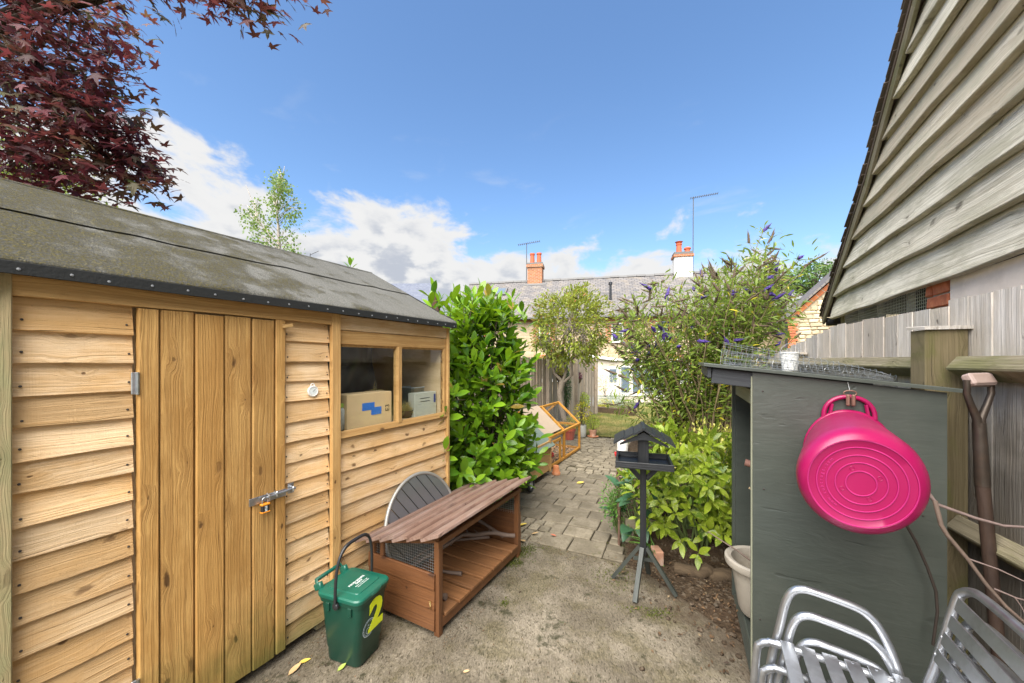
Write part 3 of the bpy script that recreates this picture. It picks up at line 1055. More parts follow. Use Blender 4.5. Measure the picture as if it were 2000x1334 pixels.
# roof
def feltmat():
    t = NT('mineral_roofing_felt')
    p = t.pos()
    n = t.noise(p, 190, 4, 0.8)
    g = t.noise(p, 5, 6, 0.65)
    px, py, pz = t.xyz(p)
    st = t.noise(t.comb(t.math('MULTIPLY', px, 1.5), t.math('MULTIPLY', py, 9.0), 0.0), 1.0, 5, 0.7)
    col = t.mix(t.sm(n, 0.30, 0.70), (0.036, 0.036, 0.033), (0.195, 0.188, 0.163))
    col = t.mix(t.math('MULTIPLY', t.sm(st, 0.50, 0.74), 0.22), col, (0.165, 0.16, 0.147))
    col = t.mix(t.math('MULTIPLY', t.sm(st, 0.48, 0.34), 0.40), col, (0.07, 0.065, 0.052))
    mo = t.math('ADD', g, t.math('MULTIPLY', t.math('SUBTRACT', 1.55, py), 0.15))
    cl = t.noise(p, 95, 5, 0.8)
    ms = t.math('MULTIPLY', t.sm(mo, 0.46, 0.70), t.sm(cl, 0.40, 0.58))
    col = t.mix(t.math('MULTIPLY', ms, 0.9), col, t.mix(n, (0.045, 0.037, 0.008), (0.165, 0.135, 0.034)))
    h = t.math('ADD', n, t.math('MULTIPLY', ms, 1.5))
    return t.done(t.bsdf(col, 0.92, 0, 0.2, t.bump(h, 0.9, 0.006)))


FELT = feltmat()
FELTD = plain('felt_edge', (0.011, 0.012, 0.0115), 0.8, var=0.3, nscale=60, bump=0.4)
EX, EZ, RXX, RZ = -1.905, 1.868, -2.92, 2.385
Y0R, Y1R = 0.205, 2.485
roof = MB()
for sgn in (1, -1):
    pts = [(EX, EZ - 0.022), (RXX, RZ - 0.022), (RXX, RZ - 0.006), (EX, EZ - 0.006)]
    if sgn < 0:
        pts = [(2 * RXX - a, b) for a, b in pts]
    roof.v += [(a, Y0R + 0.004, b) for a, b in pts] + [(a, Y1R - 0.004, b) for a, b in pts]
    k = 0 if sgn > 0 else 8
    roof.f += [tuple(k + i for i in q) for q in ((0, 1, 2, 3), (7, 6, 5, 4), (0, 4, 5, 1), (1, 5, 6, 2), (2, 6, 7, 3), (3, 7, 4, 0))]
roof = roof.build('roof', W_IN, shed)


def felt_sheet(s0, s1, lift, side=1, drop=False):
    mm_ = MB()
    ns, nl = 14, 60
    rows = []
    for i in range(ns + 1):
        rows.append(s0 + (s1 - s0) * i / ns)
    nrm = Vector((0.455, 0, 0.890))
    for j in range(nl + 1):
        y = Y0R + (Y1R - Y0R) * j / nl
        line = []
        if drop:
            line.append((EX + 0.006, y, EZ - 0.052 + 0.003 * vnoise(y, 1, 9)))
            line.append((EX + 0.010, y, EZ - 0.010 + lift))
        for s in rows:
            x, z = EX + (RXX - EX) * s, EZ + (RZ - EZ) * s
            w = 0.0035 * vnoise(y * 1.0 + s * 0.5, s * 2, 4.5, 2) + 0.004 * max(0, math.sin((y * 1.0 + s * 0.35) * 9)) ** 6
            line.append((x + nrm.x * (lift + w), y, z + nrm.z * (lift + w)))
        if side < 0:
            line = [(2 * RXX - a, b, c) for a, b, c in line]
        mm_.v += line
    w_ = ns + 1 + (2 if drop else 0)
    for j in range(nl):
        for i in range(w_ - 1):
            a = j * w_ + i
            q = (a, a + w_, a + w_ + 1, a + 1)
            mm_.f.append(q if side > 0 else q[::-1])
    o = mm_.build('felt_sheet', FELT, roof, smooth=40)
    return o


fs1 = felt_sheet(0.0, 0.56, 0.001, 1, True)
felt_sheet(0.52, 1.0, 0.008, 1)
felt_sheet(0.0, 1.0, 0.002, -1, True)
MB().tube([(RXX, Y0R, RZ + 0.002), (RXX, Y1R, RZ + 0.002)], 0.014, 10).build('ridge_fold', FELT, roof, smooth=60)
for yy_ in (Y0R - 0.002, Y1R + 0.002):
    mm_ = MB()
    pr = [(EX + 0.008, EZ + 0.004), (RXX, RZ + 0.010), (2 * RXX - EX - 0.008, EZ + 0.004), (2 * RXX - EX - 0.008, EZ - 0.045), (RXX, RZ - 0.04), (EX + 0.008, EZ - 0.045)]
    mm_.v = [(a, yy_ - 0.002, b) for a, b in pr] + [(a, yy_ + 0.002, b) for a, b in pr]
    mm_.f = [(0, 1, 4, 5), (1, 2, 3, 4), (11, 10, 7, 6), (10, 9, 8, 7)] + [(i, 6 + i, 6 + (i + 1) % 6, (i + 1) % 6) for i in range(6)]
    mm_.build('felt_edge', FELTD, roof)
plank('felt_fascia', roof, FELTD, (EX + 0.012, (Y0R + Y1R) / 2, EZ - 0.033), (0, 1, 0), (1, 0, 0), Y1R - Y0R - 0.002, 0.040, 0.006, 0.001)
nm = MB().lathe([(0.0048, 0.0), (0.004, 0.0018), (0.001, 0.0024)], 8)
nail0 = None
NAILM = plain('clout_nail', (0.30, 0.31, 0.32), 0.5, 0.6)
for k in range(22):
    y = Y0R + 0.06 + k * (Y1R - Y0R - 0.1) / 21 + random.uniform(-.012, .012)
    M_ = axes((EX + 0.015, y, EZ - 0.036 + random.uniform(-.004, .004)), (0, 1, 0), (1, 0, 0))
    if nail0 is None:
        nail0 = nm.build('nail', NAILM, roof, M=M_)
    else:
        o = nail0.copy()
        COL.objects.link(o)
        o.matrix_basis = M_
# nail heads in the boards
NAILD = plain('rusty_nail', (0.06, 0.05, 0.045), 0.6, 0.5)
nd = None
for (ya, n_) in ((0.279, 16), (YD0 - 0.022, 16), (YD1 + 0.018, 16), (YC0 - 0.014, 16)):
    for k in range(n_):
        z = 0.055 + (k + 0.30) * 1.697 / 16 + random.uniform(-.008, .008)
        M_ = axes((SX + 0.0172, ya + random.uniform(-.004, .004), z), (0, 1, 0), tilt)
        if nd is None:
            nd = MB().lathe([(0.0042, 0.0), (0.0036, 0.0022), (0.001, 0.003)], 7).build('nail', NAILD, shed, M=M_)
        else:
            o = nd.copy()
            COL.objects.link(o)
            o.matrix_basis = M_

# padlock on the bolt
pc = PX(518, 990, SX + 0.06)
pad = thing('padlock', 'small orange and black padlock hanging from the shed door bolt', 'padlock', (SX + 0.058, pc.y, pc.z))
ORANGE = plain('orange_band', (0.72, 0.25, 0.015), 0.4, var=0.05)
MB().cbox((0, 0, -0.006), (0.020, 0.036, 0.036), 0.004).build('lock_body', BLACKP, pad)
MB().cbox((0, 0, 0.013), (0.022, 0.039, 0.009), 0.002).build('orange_band', ORANGE, pad)
MB().cbox((0, 0, -0.024), (0.022, 0.039, 0.007), 0.002).build('orange_band', ORANGE, pad)
sh = [(0, 0.012 * math.cos(a), 0.034 + 0.012 * math.sin(a)) for a in [math.pi * k / 8 for k in range(9)]]
MB().tube([(0, 0.012, 0.012)] + sh + [(0, -0.012, 0.012)], 0.003, 8).build('shackle', GALV, pad, smooth=60)
for k in range(4):
    MB().box((0.0105, 0.0, 0.004 - k * 0.007), (0.001, 0.010, 0.003)).build('number_wheel', PRINT, pad)

# dial thermometer
tcn = PX(611, 764, SX + 0.02)
th = thing('dial_thermometer', 'small round white dial thermometer hung on the shed wall', 'thermometer', (SX + 0.014, tcn.y, tcn.z))
Mx = Matrix.Rotation(R(90), 4, 'Y')
MB().lathe([(0.001, 0), (0.029, 0), (0.031, 0.006), (0.029, 0.012), (0.025, 0.013), (0.0245, 0.010), (0.001, 0.010)], 28, Mx).build('case', WHITEP, th, smooth=40)
MB().lathe([(0.020, 0.0106), (0.0195, 0.0110), (0.001, 0.0110)], 20, Mx).build('dial', PRINT, th)
MB().box((0.0116, 0.004, 0.004), (0.0008, 0.018, 0.0015), Matrix.Rotation(R(40), 4, 'X')).build('pointer', INK, th)
MB().tube([(0.004, 0.010 * math.cos(a), 0.033 + 0.010 * math.sin(a)) for a in [2 * math.pi * k / 12 for k in range(12)]], 0.0028, 6, closed=True).build('hanging_ring', WHITEP, th, smooth=60)

# things kept behind the shed window
shelf = wthing('window_shelf', 'plain timber shelf behind the shed window', 'shelf', (-2.15, 1.9, 0.1))
MB().box((-2.17, 1.89, 1.092), (0.30, 1.04, 0.018)).build('shelf_board', W_IN, shelf)
for yy_ in (1.45, 2.35):
    MB().box((-2.25, yy_, 0.59), (0.04, 0.03, 0.98)).build('shelf_leg', W_IN, shelf)
sheetm = plain('black_polythene', (0.035, 0.034, 0.038), 0.30, var=0.3, nscale=4, bump=0.1, bscale=30)
mm_ = MB()
for j in range(41):
    for i in range(61):
        y, z = 1.30 + 0.75 * i / 60, 1.02 + 0.70 * j / 40
        f_ = (y - 1.30) / 0.75
        x = -2.36 + 0.035 * math.sin(14 * (y + 0.35 * (z - 1.6) ** 2) + 5 * (1.7 - z)) + 0.02 * math.sin(31 * y - 9 * z * f_) + 0.02 * vnoise(y, z, 6)
        mm_.v.append((x, y, z))
for j in range(40):
    for i in range(60):
        a = j * 61 + i
        mm_.f.append((a, a + 1, a + 62, a + 61))
o = mm_.build('black_sheet', sheetm, smooth=180)
tag(o, 'creased black plastic sheet hanging inside the shed window', 'plastic sheet')
bx = PX(722, 800, -2.04)
ca = wthing('cardboard_box', 'brown cardboard box with blue tape behind the shed window', 'cardboard box', (-2.13, bx.y, 1.10))
ya, yb = PX(678, 800, -2.02).y, PX(765, 800, -2.02).y
MB().cbox((-2.09, (ya + yb) / 2, 1.215), (0.14, yb - ya, 0.226), 0.002).build('carton', CARD, ca)
MB().box((-2.0192, (ya + yb) / 2 - 0.02, 1.24), (0.0016, 0.10, 0.05)).build('tape', BLUEP, ca)
MB().box((-2.0188, (ya + yb) / 2 + 0.045, 1.205), (0.0018, 0.085, 0.05)).build('tape', BLUEP, ca)


def text(name, s, size, mat, parent, M, ext=0.0004, bold=0.0, align='CENTER'):
    cu = bpy.data.curves.new(name, 'FONT')
    cu.body = s
    cu.size = size
    cu.extrude = ext
    cu.offset = bold
    cu.align_x = align
    cu.align_y = 'CENTER'
    cu.resolution_u = 3
    tmp = bpy.data.objects.new(name, cu)
    dg = bpy.context.evaluated_depsgraph_get()
    me = bpy.data.meshes.new_from_object(tmp)
    bpy.data.objects.remove(tmp)
    me.materials.clear()
    me.materials.append(mat)
    o = bpy.data.objects.new(name, me)
    COL.objects.link(o)
    o.parent = parent
    o.matrix_basis = M
    return o


text('printed_mark', 'E3', 0.05, INK, ca, axes((-2.0185, yb - 0.04, 1.215), (0, 0, 1), (1, 0, 0)))
bgm = plain('printed_bag', (0.42, 0.45, 0.44), 0.3, var=0.6, nscale=26, dirt=(0.04, 0.06, 0.05), dirt_amt=0.8)
yb2 = PX(667, 800, -2.05).y
bag = wthing('seed_bag', 'grey plastic bag with a green top at the end of the window shelf', 'bag', (-2.06, yb2, 1.10))
MB().cbox((-2.06, yb2, 1.175), (0.03, 0.065, 0.145), 0.012).build('bag_body', bgm, bag, smooth=50)
MB().cbox((-2.06, yb2, 1.262), (0.012, 0.062, 0.026), 0.004).build('bag_top', plain('green_strip', (0.32, 0.50, 0.08), 0.4), bag)
cb = PX(832, 800, -2.04)
crt = wthing('file_crate', 'pale grey box file standing behind the smaller window pane', 'box file', (-2.06, cb.y, 1.10))
ya, yb = PX(811, 800, -2.03).y, PX(853, 800, -2.03).y
PALEB = plain('pale_grey_card', (0.50, 0.51, 0.43), 0.6)
MB().cbox((-2.07, (ya + yb) / 2, 1.195), (0.07, yb - ya, 0.19), 0.003).build('case', PALEB, crt)
for dz_ in (0.03, 0.055):
    MB().box((-2.0340, (ya + yb) / 2 - 0.01, 1.19 + dz_), (0.0014, 0.11, 0.004)).build('printed_line', INK, crt)
MB().box((-2.0338, yb - 0.022, 1.235), (0.0014, 0.022, 0.07)).build('spine_label', plain('navy_print', (0.02, 0.04, 0.22), 0.5), crt)
STRAW = plain('dry_straw', (0.42, 0.33, 0.11), 0.8, var=0.4, nscale=50)


def tuft(name, mat, c, rx, ry, rz, n, L, r, parent=None):
    mm_ = MB()
    for k in range(n):
        a = random.random() * 6.28
        q = random.random() ** 0.5
        b = Vector((c[0] + rx * q * math.cos(a), c[1] + ry * q * math.sin(a), c[2] + rz * random.random() * (1 - q)))
        d_ = Vector((random.gauss(0, 1), random.gauss(0, 1), random.gauss(0, 0.6))).normalized() * L
        mm_.tube([b - d_ * 0.5, b + Vector((0, 0, L * 0.15)), b + d_ * 0.5], r, 3, False)
    return mm_.build(name, mat, parent)


hp = PX(731, 765, -2.2)
tag(tuft('hay_bundle', STRAW, (-2.2, hp.y, 1.26), 0.06, 0.08, 0.10, 260, 0.09, 0.0012), 'tangled clump of straw above the cardboard box in the shed', 'straw')
bp = PX(793, 800, -2.10)
bsk = wthing('straw_basket', 'little wicker basket of straw behind the shed window', 'basket', (-2.10, bp.y, 1.10))
MB().lathe([(0.03, 1.101), (0.05, 1.13), (0.058, 1.16), (0.054, 1.16), (0.045, 1.13), (0.02, 1.112)], 18, None, (-2.10, bp.y, 0)).build('bowl', W_WATTLE, bsk, smooth=60)
tuft('straw', STRAW, (-2.10, bp.y, 1.15), 0.045, 0.05, 0.09, 160, 0.07, 0.001, bsk)['kind'] = 'stuff'
ct = PX(815, 765, -2.25)
tub = wthing('storage_tub', 'clear plastic storage tub at the back of the shed window shelf', 'tub', (-2.26, ct.y, 1.10))
for (c_, s_) in (((-2.19, ct.y, 1.21), (0.003, 0.22, 0.21)), ((-2.34, ct.y, 1.21), (0.003, 0.22, 0.21)), ((-2.265, ct.y - .11, 1.21), (0.15, 0.003, 0.21)), ((-2.265, ct.y + .11, 1.21), (0.15, 0.003, 0.21)), ((-2.265, ct.y, 1.105), (0.15, 0.22, 0.004))):
    MB().box(c_, s_).build('tub_side', CLEARP, tub)
MB().tube([(-2.185, ct.y - .115, 1.318), (-2.185, ct.y + .115, 1.318), (-2.345, ct.y + .115, 1.318), (-2.345, ct.y - .115, 1.318)], 0.005, 6, closed=True).build('tub_rim', plain('clear_rim', (0.55, 0.62, 0.66), 0.2), tub)
# ------------------------------------------------------------------ close-boarded fence
FS, FD = Vector((1.05, 2.132, 0)), Vector((-0.155, 0.988, 0)).normalized()
FN = Vector((-FD.y, FD.x, 0))                       # towards the garden
fence = wthing('boundary_fence', 'silvery grey close-boarded timber fence with mossy rails beside the store', 'fence', (FS.x, FS.y, 0))
FANG = math.atan2(FD.y, FD.x)


def fpt(s, off=0.0, z=0.0):
    q = FS + FD * s + FN * off
    return Vector((q.x, q.y, z))


s_ = -1.0
k = 0
while s_ < 2.95:
    w_ = random.uniform(0.105, 0.135)
    if s_ < 0.38:
        top = 1.835
    elif s_ < 1.62:
        top = 1.815
    else:
        top = 1.80 - 0.14 * (s_ - 1.62)
    top += random.uniform(-0.008, 0.008)
    tl = random.uniform(-0.05, 0.05)
    plank('fence_board', fence, W_FENCE, fpt(s_ + w_ / 2, -0.022 - 0.0025 * (k % 2), top / 2), (0, 0, 1), FN + FD * (0.03 + tl * .5), top, w_ + 0.012, 0.005, 0.001, wob=0.0008, nseg=4)
    s_ += w_
    k += 1
for (sa, sb) in ((-1.0, 0.30), (0.46, 2.10), (2.22, 2.95)):
    for z in (1.515, 0.80, 0.20):
        a, b = fpt(sa, 0.030, z), fpt(sb, 0.030, z)
        beam('fence_rail', fence, W_RAIL, a, b, 0.075, 0.085, (FN + Vector((0, 0, 0.75))), 0.006)
for s0, top, dd in ((0.38, 1.69, 0.15), (2.16, 1.60, 0.13)):
    o = plank('fence_post', fence, W_POST, fpt(s0, 0.062, top / 2), (0, 0, 1), -FD, top, dd, 0.10, 0.004)
    # weathered sloping cap
    plank('post_cap', fence, W_FENCE, fpt(s0, 0.062, top + 0.012), FD + Vector((0, 0, 0.05)), Vector((0, 0, 1)), 0.13, dd + 0.02, 0.016, 0.003)
plank('gravel_board', fence, W_RAIL, fpt(1.0, 0.0, 0.07), FD, FN, 3.9, 0.15, 0.03, 0.004)

# ------------------------------------------------------------------ barn
BX = 1.35
barn = wthing('barn', 'weatherboarded barn gable with tiled verge above the grey fence', 'barn', (3.5, 3.0, 0))
RENDER = plain('rough_lime_render', (0.86, 0.74, 0.63), 0.9, var=0.10, nscale=6, bump=0.9, bscale=38, dirt=(0.50, 0.40, 0.32), dirt_amt=0.4)
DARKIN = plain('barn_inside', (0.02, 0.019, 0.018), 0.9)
BRICKR = plain('soft_red_brick', (0.44, 0.125, 0.055), 0.88, var=0.35, nscale=24, bump=0.5, bscale=70, dirt=(0.50, 0.22, 0.10), dirt_amt=0.6, objvar=0.4)
MORTAR = plain('lime_mortar', (0.42, 0.37, 0.30), 0.9, var=0.2, bump=0.5)
TILE = plain('weathered_clay_tile', (0.115, 0.080, 0.060), 0.88, var=0.35, nscale=14, bump=0.5, dirt=(0.075, 0.075, 0.055), dirt_amt=0.7, objvar=0.6)
VERGE = [(6.45, 2.13), (4.82, 3.30), (3.84, 4.22), (2.6, 5.45), (1.5, 6.5)]


def verge_y(z):
    for (ya, za), (yb, zb) in zip(VERGE, VERGE[1:]):
        if za <= z <= zb:
            return ya + (yb - ya) * (z - za) / (zb - za)
    return VERGE[0][0] if z < VERGE[0][1] else VERGE[-1][0]


gm = MB()
prof = [(6.12, 2.12)] + [(a - 0.10, b - 0.10) for a, b in VERGE] + [(-3.6, 2.12)]
n_ = len(prof)
gm.v = [(BX + 0.03, a, b) for a, b in prof] + [(BX + 0.06, a, b) for a, b in prof]
gm.f = [tuple(range(n_)), tuple(range(n_, 2 * n_))[::-1]] + [(i, n_ + i, n_ + (i + 1) % n_, (i + 1) % n_) for i in range(n_)]
gm.build('gable_backing', DARKIN, barn)
zs = [2.085, 2.345, 2.61, 2.86, 3.09, 3.30, 3.51, 3.73, 3.95, 4.18, 4.41, 4.64, 4.88, 5.12, 5.36, 5.6, 5.85]
for k in range(len(zs) - 1):
    za, zb = zs[k], zs[k + 1]
    ye = min(verge_y(za + 0.10) - 0.02, 6.14)
    ys = 0.4 if k < 9 else 1.6
    plank('weatherboard', barn, W_BARN, (BX - 0.006 - 0.004 * (k % 2), (ys + ye) / 2, (za + zb) / 2 + 0.012), (0, -1, 0), (-math.cos(R(7)), 0, math.sin(R(7))),
          ye - ys, zb - za + 0.035, 0.042, 0.005, wob=0.007, nseg=12, thin=0.45)
# roof slope with verge overhang
VX = 1.275
rt = MB()
for (ya, za), (yb, zb) in zip(VERGE, VERGE[1:]):
    kk = len(rt.v)
    dn = Vector((0, yb - ya, zb - za)).normalized()
    nn = Vector((0, dn.z, -dn.y))
    if nn.z < 0:
        nn = -nn
    for (y, z) in ((ya, za), (yb, zb)):
        for x in (VX + 0.01, 5.5):
            rt.v.append((x, y, z))
            rt.v.append((x, y + nn.y * 0.035, z + nn.z * 0.035))
    rt.f += [tuple(kk + i for i in q) for q in ((0, 2, 6, 4), (1, 5, 7, 3), (0, 4, 5, 1), (2, 3, 7, 6), (0, 1, 3, 2), (4, 6, 7, 5))]
barn_roof = rt.build('roof', TILE, barn)
# back slope, out of sight of the gable
MB().box((3.4, -1.0, 4.3), (4.2, 0.05, 6.0), Matrix.Rotation(R(-42), 4, 'X')).build('back_slope', TILE, barn)
# bargeboard and verge tiles
for (ya, za), (yb, zb) in zip(VERGE, VERGE[1:]):
    a, b = Vector((VX + 0.03, ya, za - 0.05)), Vector((VX + 0.03, yb, zb - 0.05))
    plank('barge_board', barn, W_RAIL, (a + b) / 2, b - a, (-1, 0, 0), (b - a).length + 0.02, 0.10, 0.024, 0.003, wob=0.002, nseg=4)
for (ya, za), (yb, zb) in zip(VERGE, VERGE[1:]):
    L = math.hypot(yb - ya, zb - za)
    n_ = int(L / 0.105)
    for i in range(n_):
        f_ = (i + 0.5) / n_
        y, z = ya + (yb - ya) * f_, za + (zb - za) * f_
        dn = Vector((0, yb - ya, zb - za)).normalized()
        nn = Vector((0, -dn.z, dn.y))
        if nn.z < 0:
            nn = -nn
        c = Vector((VX + 0.07 + random.uniform(-.012, .012), y, z)) + nn * (0.050 + random.uniform(-.004, .008))
        plank('verge_tile', barn_roof, TILE, c, dn + nn * -0.10, nn, 0.19, 0.165, 0.013, 0.002)
# masonry below the boards
MB().box((BX + 0.19, 1.65, 1.04), (0.36, 3.72, 2.08)).build('rendered_wall', RENDER, barn)
MB().box((BX + 0.24, 6.02, 1.05), (0.36, 0.20, 2.12)).build('end_pier', W_BARN, barn)
MB().box((BX + 0.24, 4.75, 0.90), (0.36, 2.38, 1.80)).build('rendered_wall', RENDER, barn)
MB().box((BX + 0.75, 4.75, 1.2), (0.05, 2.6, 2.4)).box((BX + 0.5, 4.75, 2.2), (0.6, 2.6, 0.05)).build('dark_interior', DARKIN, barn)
MB().box((BX + 0.17, 3.675, 1.95), (0.30, 0.33, 0.31)).build('brick_pier_core', MORTAR, barn)
for (y, z, ly) in ((3.63, 2.045, 0.20), (3.785, 2.045, 0.085), (3.575, 1.955, 0.10), (3.71, 1.955, 0.20), (3.63, 1.865, 0.20), (3.79, 1.865, 0.085)):
    mm_ = MB().cbox((0, 0, 0), (0.10, ly, 0.080), 0.008)
    mm_.v = [(a + random.uniform(-.003, .003), b + random.uniform(-.004, .004), c + random.uniform(-.003, .003)) for a, b, c in mm_.v]
    mm_.build('brick', BRICKR, barn, M=Matrix.Translation((BX + 0.055, y, z)))
# ventilation mesh
vm = MB()
y = 3.86
while y < 5.93:
    vm.box((BX + 0.055, y, 1.95), (0.004, 0.004, 0.33))
    y += 0.032
z = 1.80
while z < 2.11:
    vm.box((BX + 0.051, 4.89, z), (0.004, 2.08, 0.004))
    z += 0.026
vm.build('vent_mesh', WIRE, barn, kind='stuff')
for yy_ in (4.30, 4.95, 5.5):
    MB().box((BX + 0.09, yy_, 1.95), (0.04, 0.04, 0.34)).build('vent_stud', W_BARN, barn)
MB().lathe([(0.055, 0), (0.055, 0.35), (0.048, 0.35), (0.048, 0)], 14, Matrix.Rotation(R(-90), 4, 'Y'), (BX + 0.32, 6.36, 2.06)).build('gutter_end', BLACKP, barn, smooth=40)

# ------------------------------------------------------------------ the terrace of cottages behind
HO = Vector((-5.07, 16.6, 0))
HA = R(15.7)
STONE = brickmat('coursed_limestone', (0.46, 0.36, 0.23), (0.36, 0.265, 0.155), (0.38, 0.32, 0.23), 0.34, 0.15, 0.02, 0.5, stain=(0.31, 0.23, 0.135))
REDB = brickmat('orange_red_brick', (0.38, 0.13, 0.045), (0.30, 0.095, 0.038), (0.30, 0.24, 0.17), 0.22, 0.075, 0.012, 0.4)
REDBY = brickmat('orange_red_brick_side', (0.38, 0.13, 0.045), (0.30, 0.095, 0.038), (0.30, 0.24, 0.17), 0.22, 0.075, 0.012, 0.4, axis='yz')
SLATE = brickmat('old_slate', (0.105, 0.10, 0.10), (0.165, 0.15, 0.14), (0.055, 0.052, 0.053), 0.26, 0.16, 0.014, 0.6, axis='xy', stain=(0.19, 0.16, 0.125), rough=0.7)
SLATEB = brickmat('blue_slate', (0.09, 0.10, 0.135), (0.12, 0.13, 0.16), (0.09, 0.10, 0.12), 0.26, 0.16, 0.012, 0.5, axis='xy', rough=0.6)
WHITEPAINT = plain('white_paint', (0.60, 0.59, 0.56), 0.6, var=0.08)
CREAMR = plain('cream_render', (0.52, 0.445, 0.36), 0.85, var=0.06, nscale=2, bump=0.3)
DGLASS = plain('dark_glazing', (0.03, 0.04, 0.05), 0.08, var=0.2, nscale=2)
SKYGL = plain('skylight_glazing', (0.10, 0.13, 0.16), 0.05, var=0.1, nscale=2)
LEAD = plain('lead_flashing', (0.11, 0.105, 0.10), 0.7, var=0.2)
POTR = plain('chimney_pot_clay', (0.46, 0.10, 0.04), 0.75, var=0.2)
terr = thing('stone_terrace', 'row of stone cottages with grey slate roof behind the garden', 'house', HO, HA)
XL, XR = -6.85, 8.2
MB().box(((XL + XR) / 2, 3.0, 1.75), (XR - XL - 0.3, 6.0, 3.62)).build('wall', STONE, terr)
MB().box(((XL + XR) / 2, -0.012, 3.44), (XR - XL - 0.3, 0.05, 0.16)).build('brick_band', REDB, terr)
RID, EAV = (3.0, 5.97), (-0.30, 3.50)
sl = math.hypot(RID[0] - EAV[0], RID[1] - EAV[1])
ang = math.atan2(RID[1] - EAV[1], RID[0] - EAV[0])


def onroof(x, f, lift=0.0):
    """f: 0 at the ridge, 1 at the eaves"""
    y, z = RID[0] + (EAV[0] - RID[0]) * f, RID[1] + (EAV[1] - RID[1]) * f
    return Vector((x, y - math.sin(ang) * lift, z + math.cos(ang) * lift))


troof = MB().box((0, 0, -0.03), (XR - XL, sl, 0.06)).build('roof', SLATE, terr, M=Matrix.Translation(onroof((XL + XR) / 2, 0.5)) @ Matrix.Rotation(ang, 4, 'X'))
MB().box((0, 0, -0.03), (XR - XL, sl, 0.06)).build('roof', SLATE, terr, M=Matrix.Translation(Vector(((XL + XR) / 2, 2 * RID[0] - onroof(0, 0.5).y, onroof(0, 0.5).z))) @ Matrix.Rotation(-ang, 4, 'X'))
MB().prism([(0.05, 3.55), (3.0, 5.90), (5.95, 3.55)], XL + 0.15, XL + 0.45, Matrix(((0, 0, 1, 0), (1, 0, 0, 0), (0, 1, 0, 0), (0, 0, 0, 1)))).build('gable', STONE, terr)
x = XL
ridge0 = None
while x < XR - 0.4:
    rm_ = MB().prism([(-0.14, -0.09), (-0.02, 0.03), (0.02, 0.03), (0.14, -0.09)], 0, 0.43, Matrix(((0, 0, 1, 0), (1, 0, 0, 0), (0, 1, 0, 0), (0, 0, 0, 1))))
    if ridge0 is None:
        ridge0 = rm_.build('ridge_tile', LEAD, terr, M=Matrix.Translation((x, RID[0], RID[1] + 0.03)))
    else:
        o = ridge0.copy()
        COL.objects.link(o)
        o.matrix_basis = Matrix.Translation((x, RID[0] + random.uniform(-.01, .01), RID[1] + 0.03 + random.uniform(-.012, .012)))
    x += 0.44
MB().tube([(XL, EAV[0] - 0.04, EAV[1] - 0.02), (XR, EAV[0] - 0.04, EAV[1] - 0.02)], 0.055, 8).build('gutter', BLACKP, terr)
TR = Matrix.Rotation(ang, 4, 'X')
for xx in (-4.68, -5.36):
    o = MB().box((0, 0, 0.0), (0.60, 0.78, 0.10)).build('skylight', LEAD, terr, M=Matrix.Translation(onroof(xx, 0.31, 0.05)) @ TR)
    MB().box((0, 0, 0.052), (0.42, 0.58, 0.01)).build('pane', SKYGL, o)


def sash(parent, x, z0, z1, w, y=-0.02, brick=True):
    f = MB().box((x, y, (z0 + z1) / 2), (w, 0.06, z1 - z0)).build('window', WHITEPAINT, parent)
    zm = (z0 + z1) / 2
    for (a, b) in ((z0 + 0.05, zm - 0.025), (zm + 0.025, z1 - 0.05)):
        MB().box((x, y - 0.034, (a + b) / 2), (w - 0.10, 0.012, b - a)).build('pane', DGLASS, f)
    MB().box((x, y - 0.05, z0 - 0.04), (w + 0.16, 0.16, 0.07)).build('sill', WHITEPAINT, f)
    if brick:
        for sx in (-1, 1):
            MB().box((x + sx * (w / 2 + 0.13), y - 0.006, zm), (0.25, 0.05, z1 - z0 + 0.1)).build('brick_surround', REDB, parent)
        MB().box((x, y - 0.009, z1 + 0.10), (w + 0.5, 0.05, 0.19)).build('brick_lintel', REDB, parent)


for xx in (-5.3, -2.05, 1.27, 3.15, 5.6):
    sash(terr, xx, 2.40, 3.22, 0.52)
for xx in (-4.6, -1.9, 3.9):
    sash(terr, xx, 0.6, 1.6, 0.8)
ch = MB().box((-2.98, 3.0, 6.05), (0.80, 0.62, 1.50)).build('chimney', REDB, terr)
MB().box((-2.98 + 0.402, 3.0, 6.05), (0.012, 0.60, 1.49)).build('chimney_side', REDBY, ch)
MB().box((-2.98, 3.0, 6.74), (0.92, 0.74, 0.16)).build('corbel', REDB, ch)
MB().box((-2.98, 3.0, 6.86), (0.86, 0.68, 0.10)).build('flaunching', LEAD, ch)
MB().box((-2.98, 2.62, 5.68), (1.25, 0.25, 0.04), Matrix.Rotation(ang, 4, 'X')).build('flashing', LEAD, ch)
for px_ in (-3.16, -2.78):
    MB().lathe([(0.13, 6.88), (0.115, 7.40), (0.145, 7.42), (0.145, 7.50), (0.10, 7.50), (0.10, 7.3)], 14, None, (px_, 3.0, 0)).build('chimney_pot', POTR, ch, smooth=40)
WBR = plain('white_painted_brick', (0.62, 0.60, 0.57), 0.8, var=0.1, bump=0.4, bscale=30)
ch = MB().box((4.62, 3.0, 6.05), (0.84, 0.62, 1.50)).build('chimney', WBR, terr)
MB().box((4.62, 3.0, 6.82), (0.96, 0.74, 0.12)).build('corbel', REDB, ch)
MB().box((4.62, 3.0, 6.94), (0.88, 0.66, 0.14)).build('flaunching', LEAD, ch)
MB().lathe([(0.14, 7.0), (0.125, 7.42), (0.15, 7.44), (0.15, 7.50), (0.10, 7.50), (0.19, 7.60), (0.02, 7.66)], 14, None, (4.46, 3.0, 0)).build('chimney_pot', POTR, ch, smooth=40)
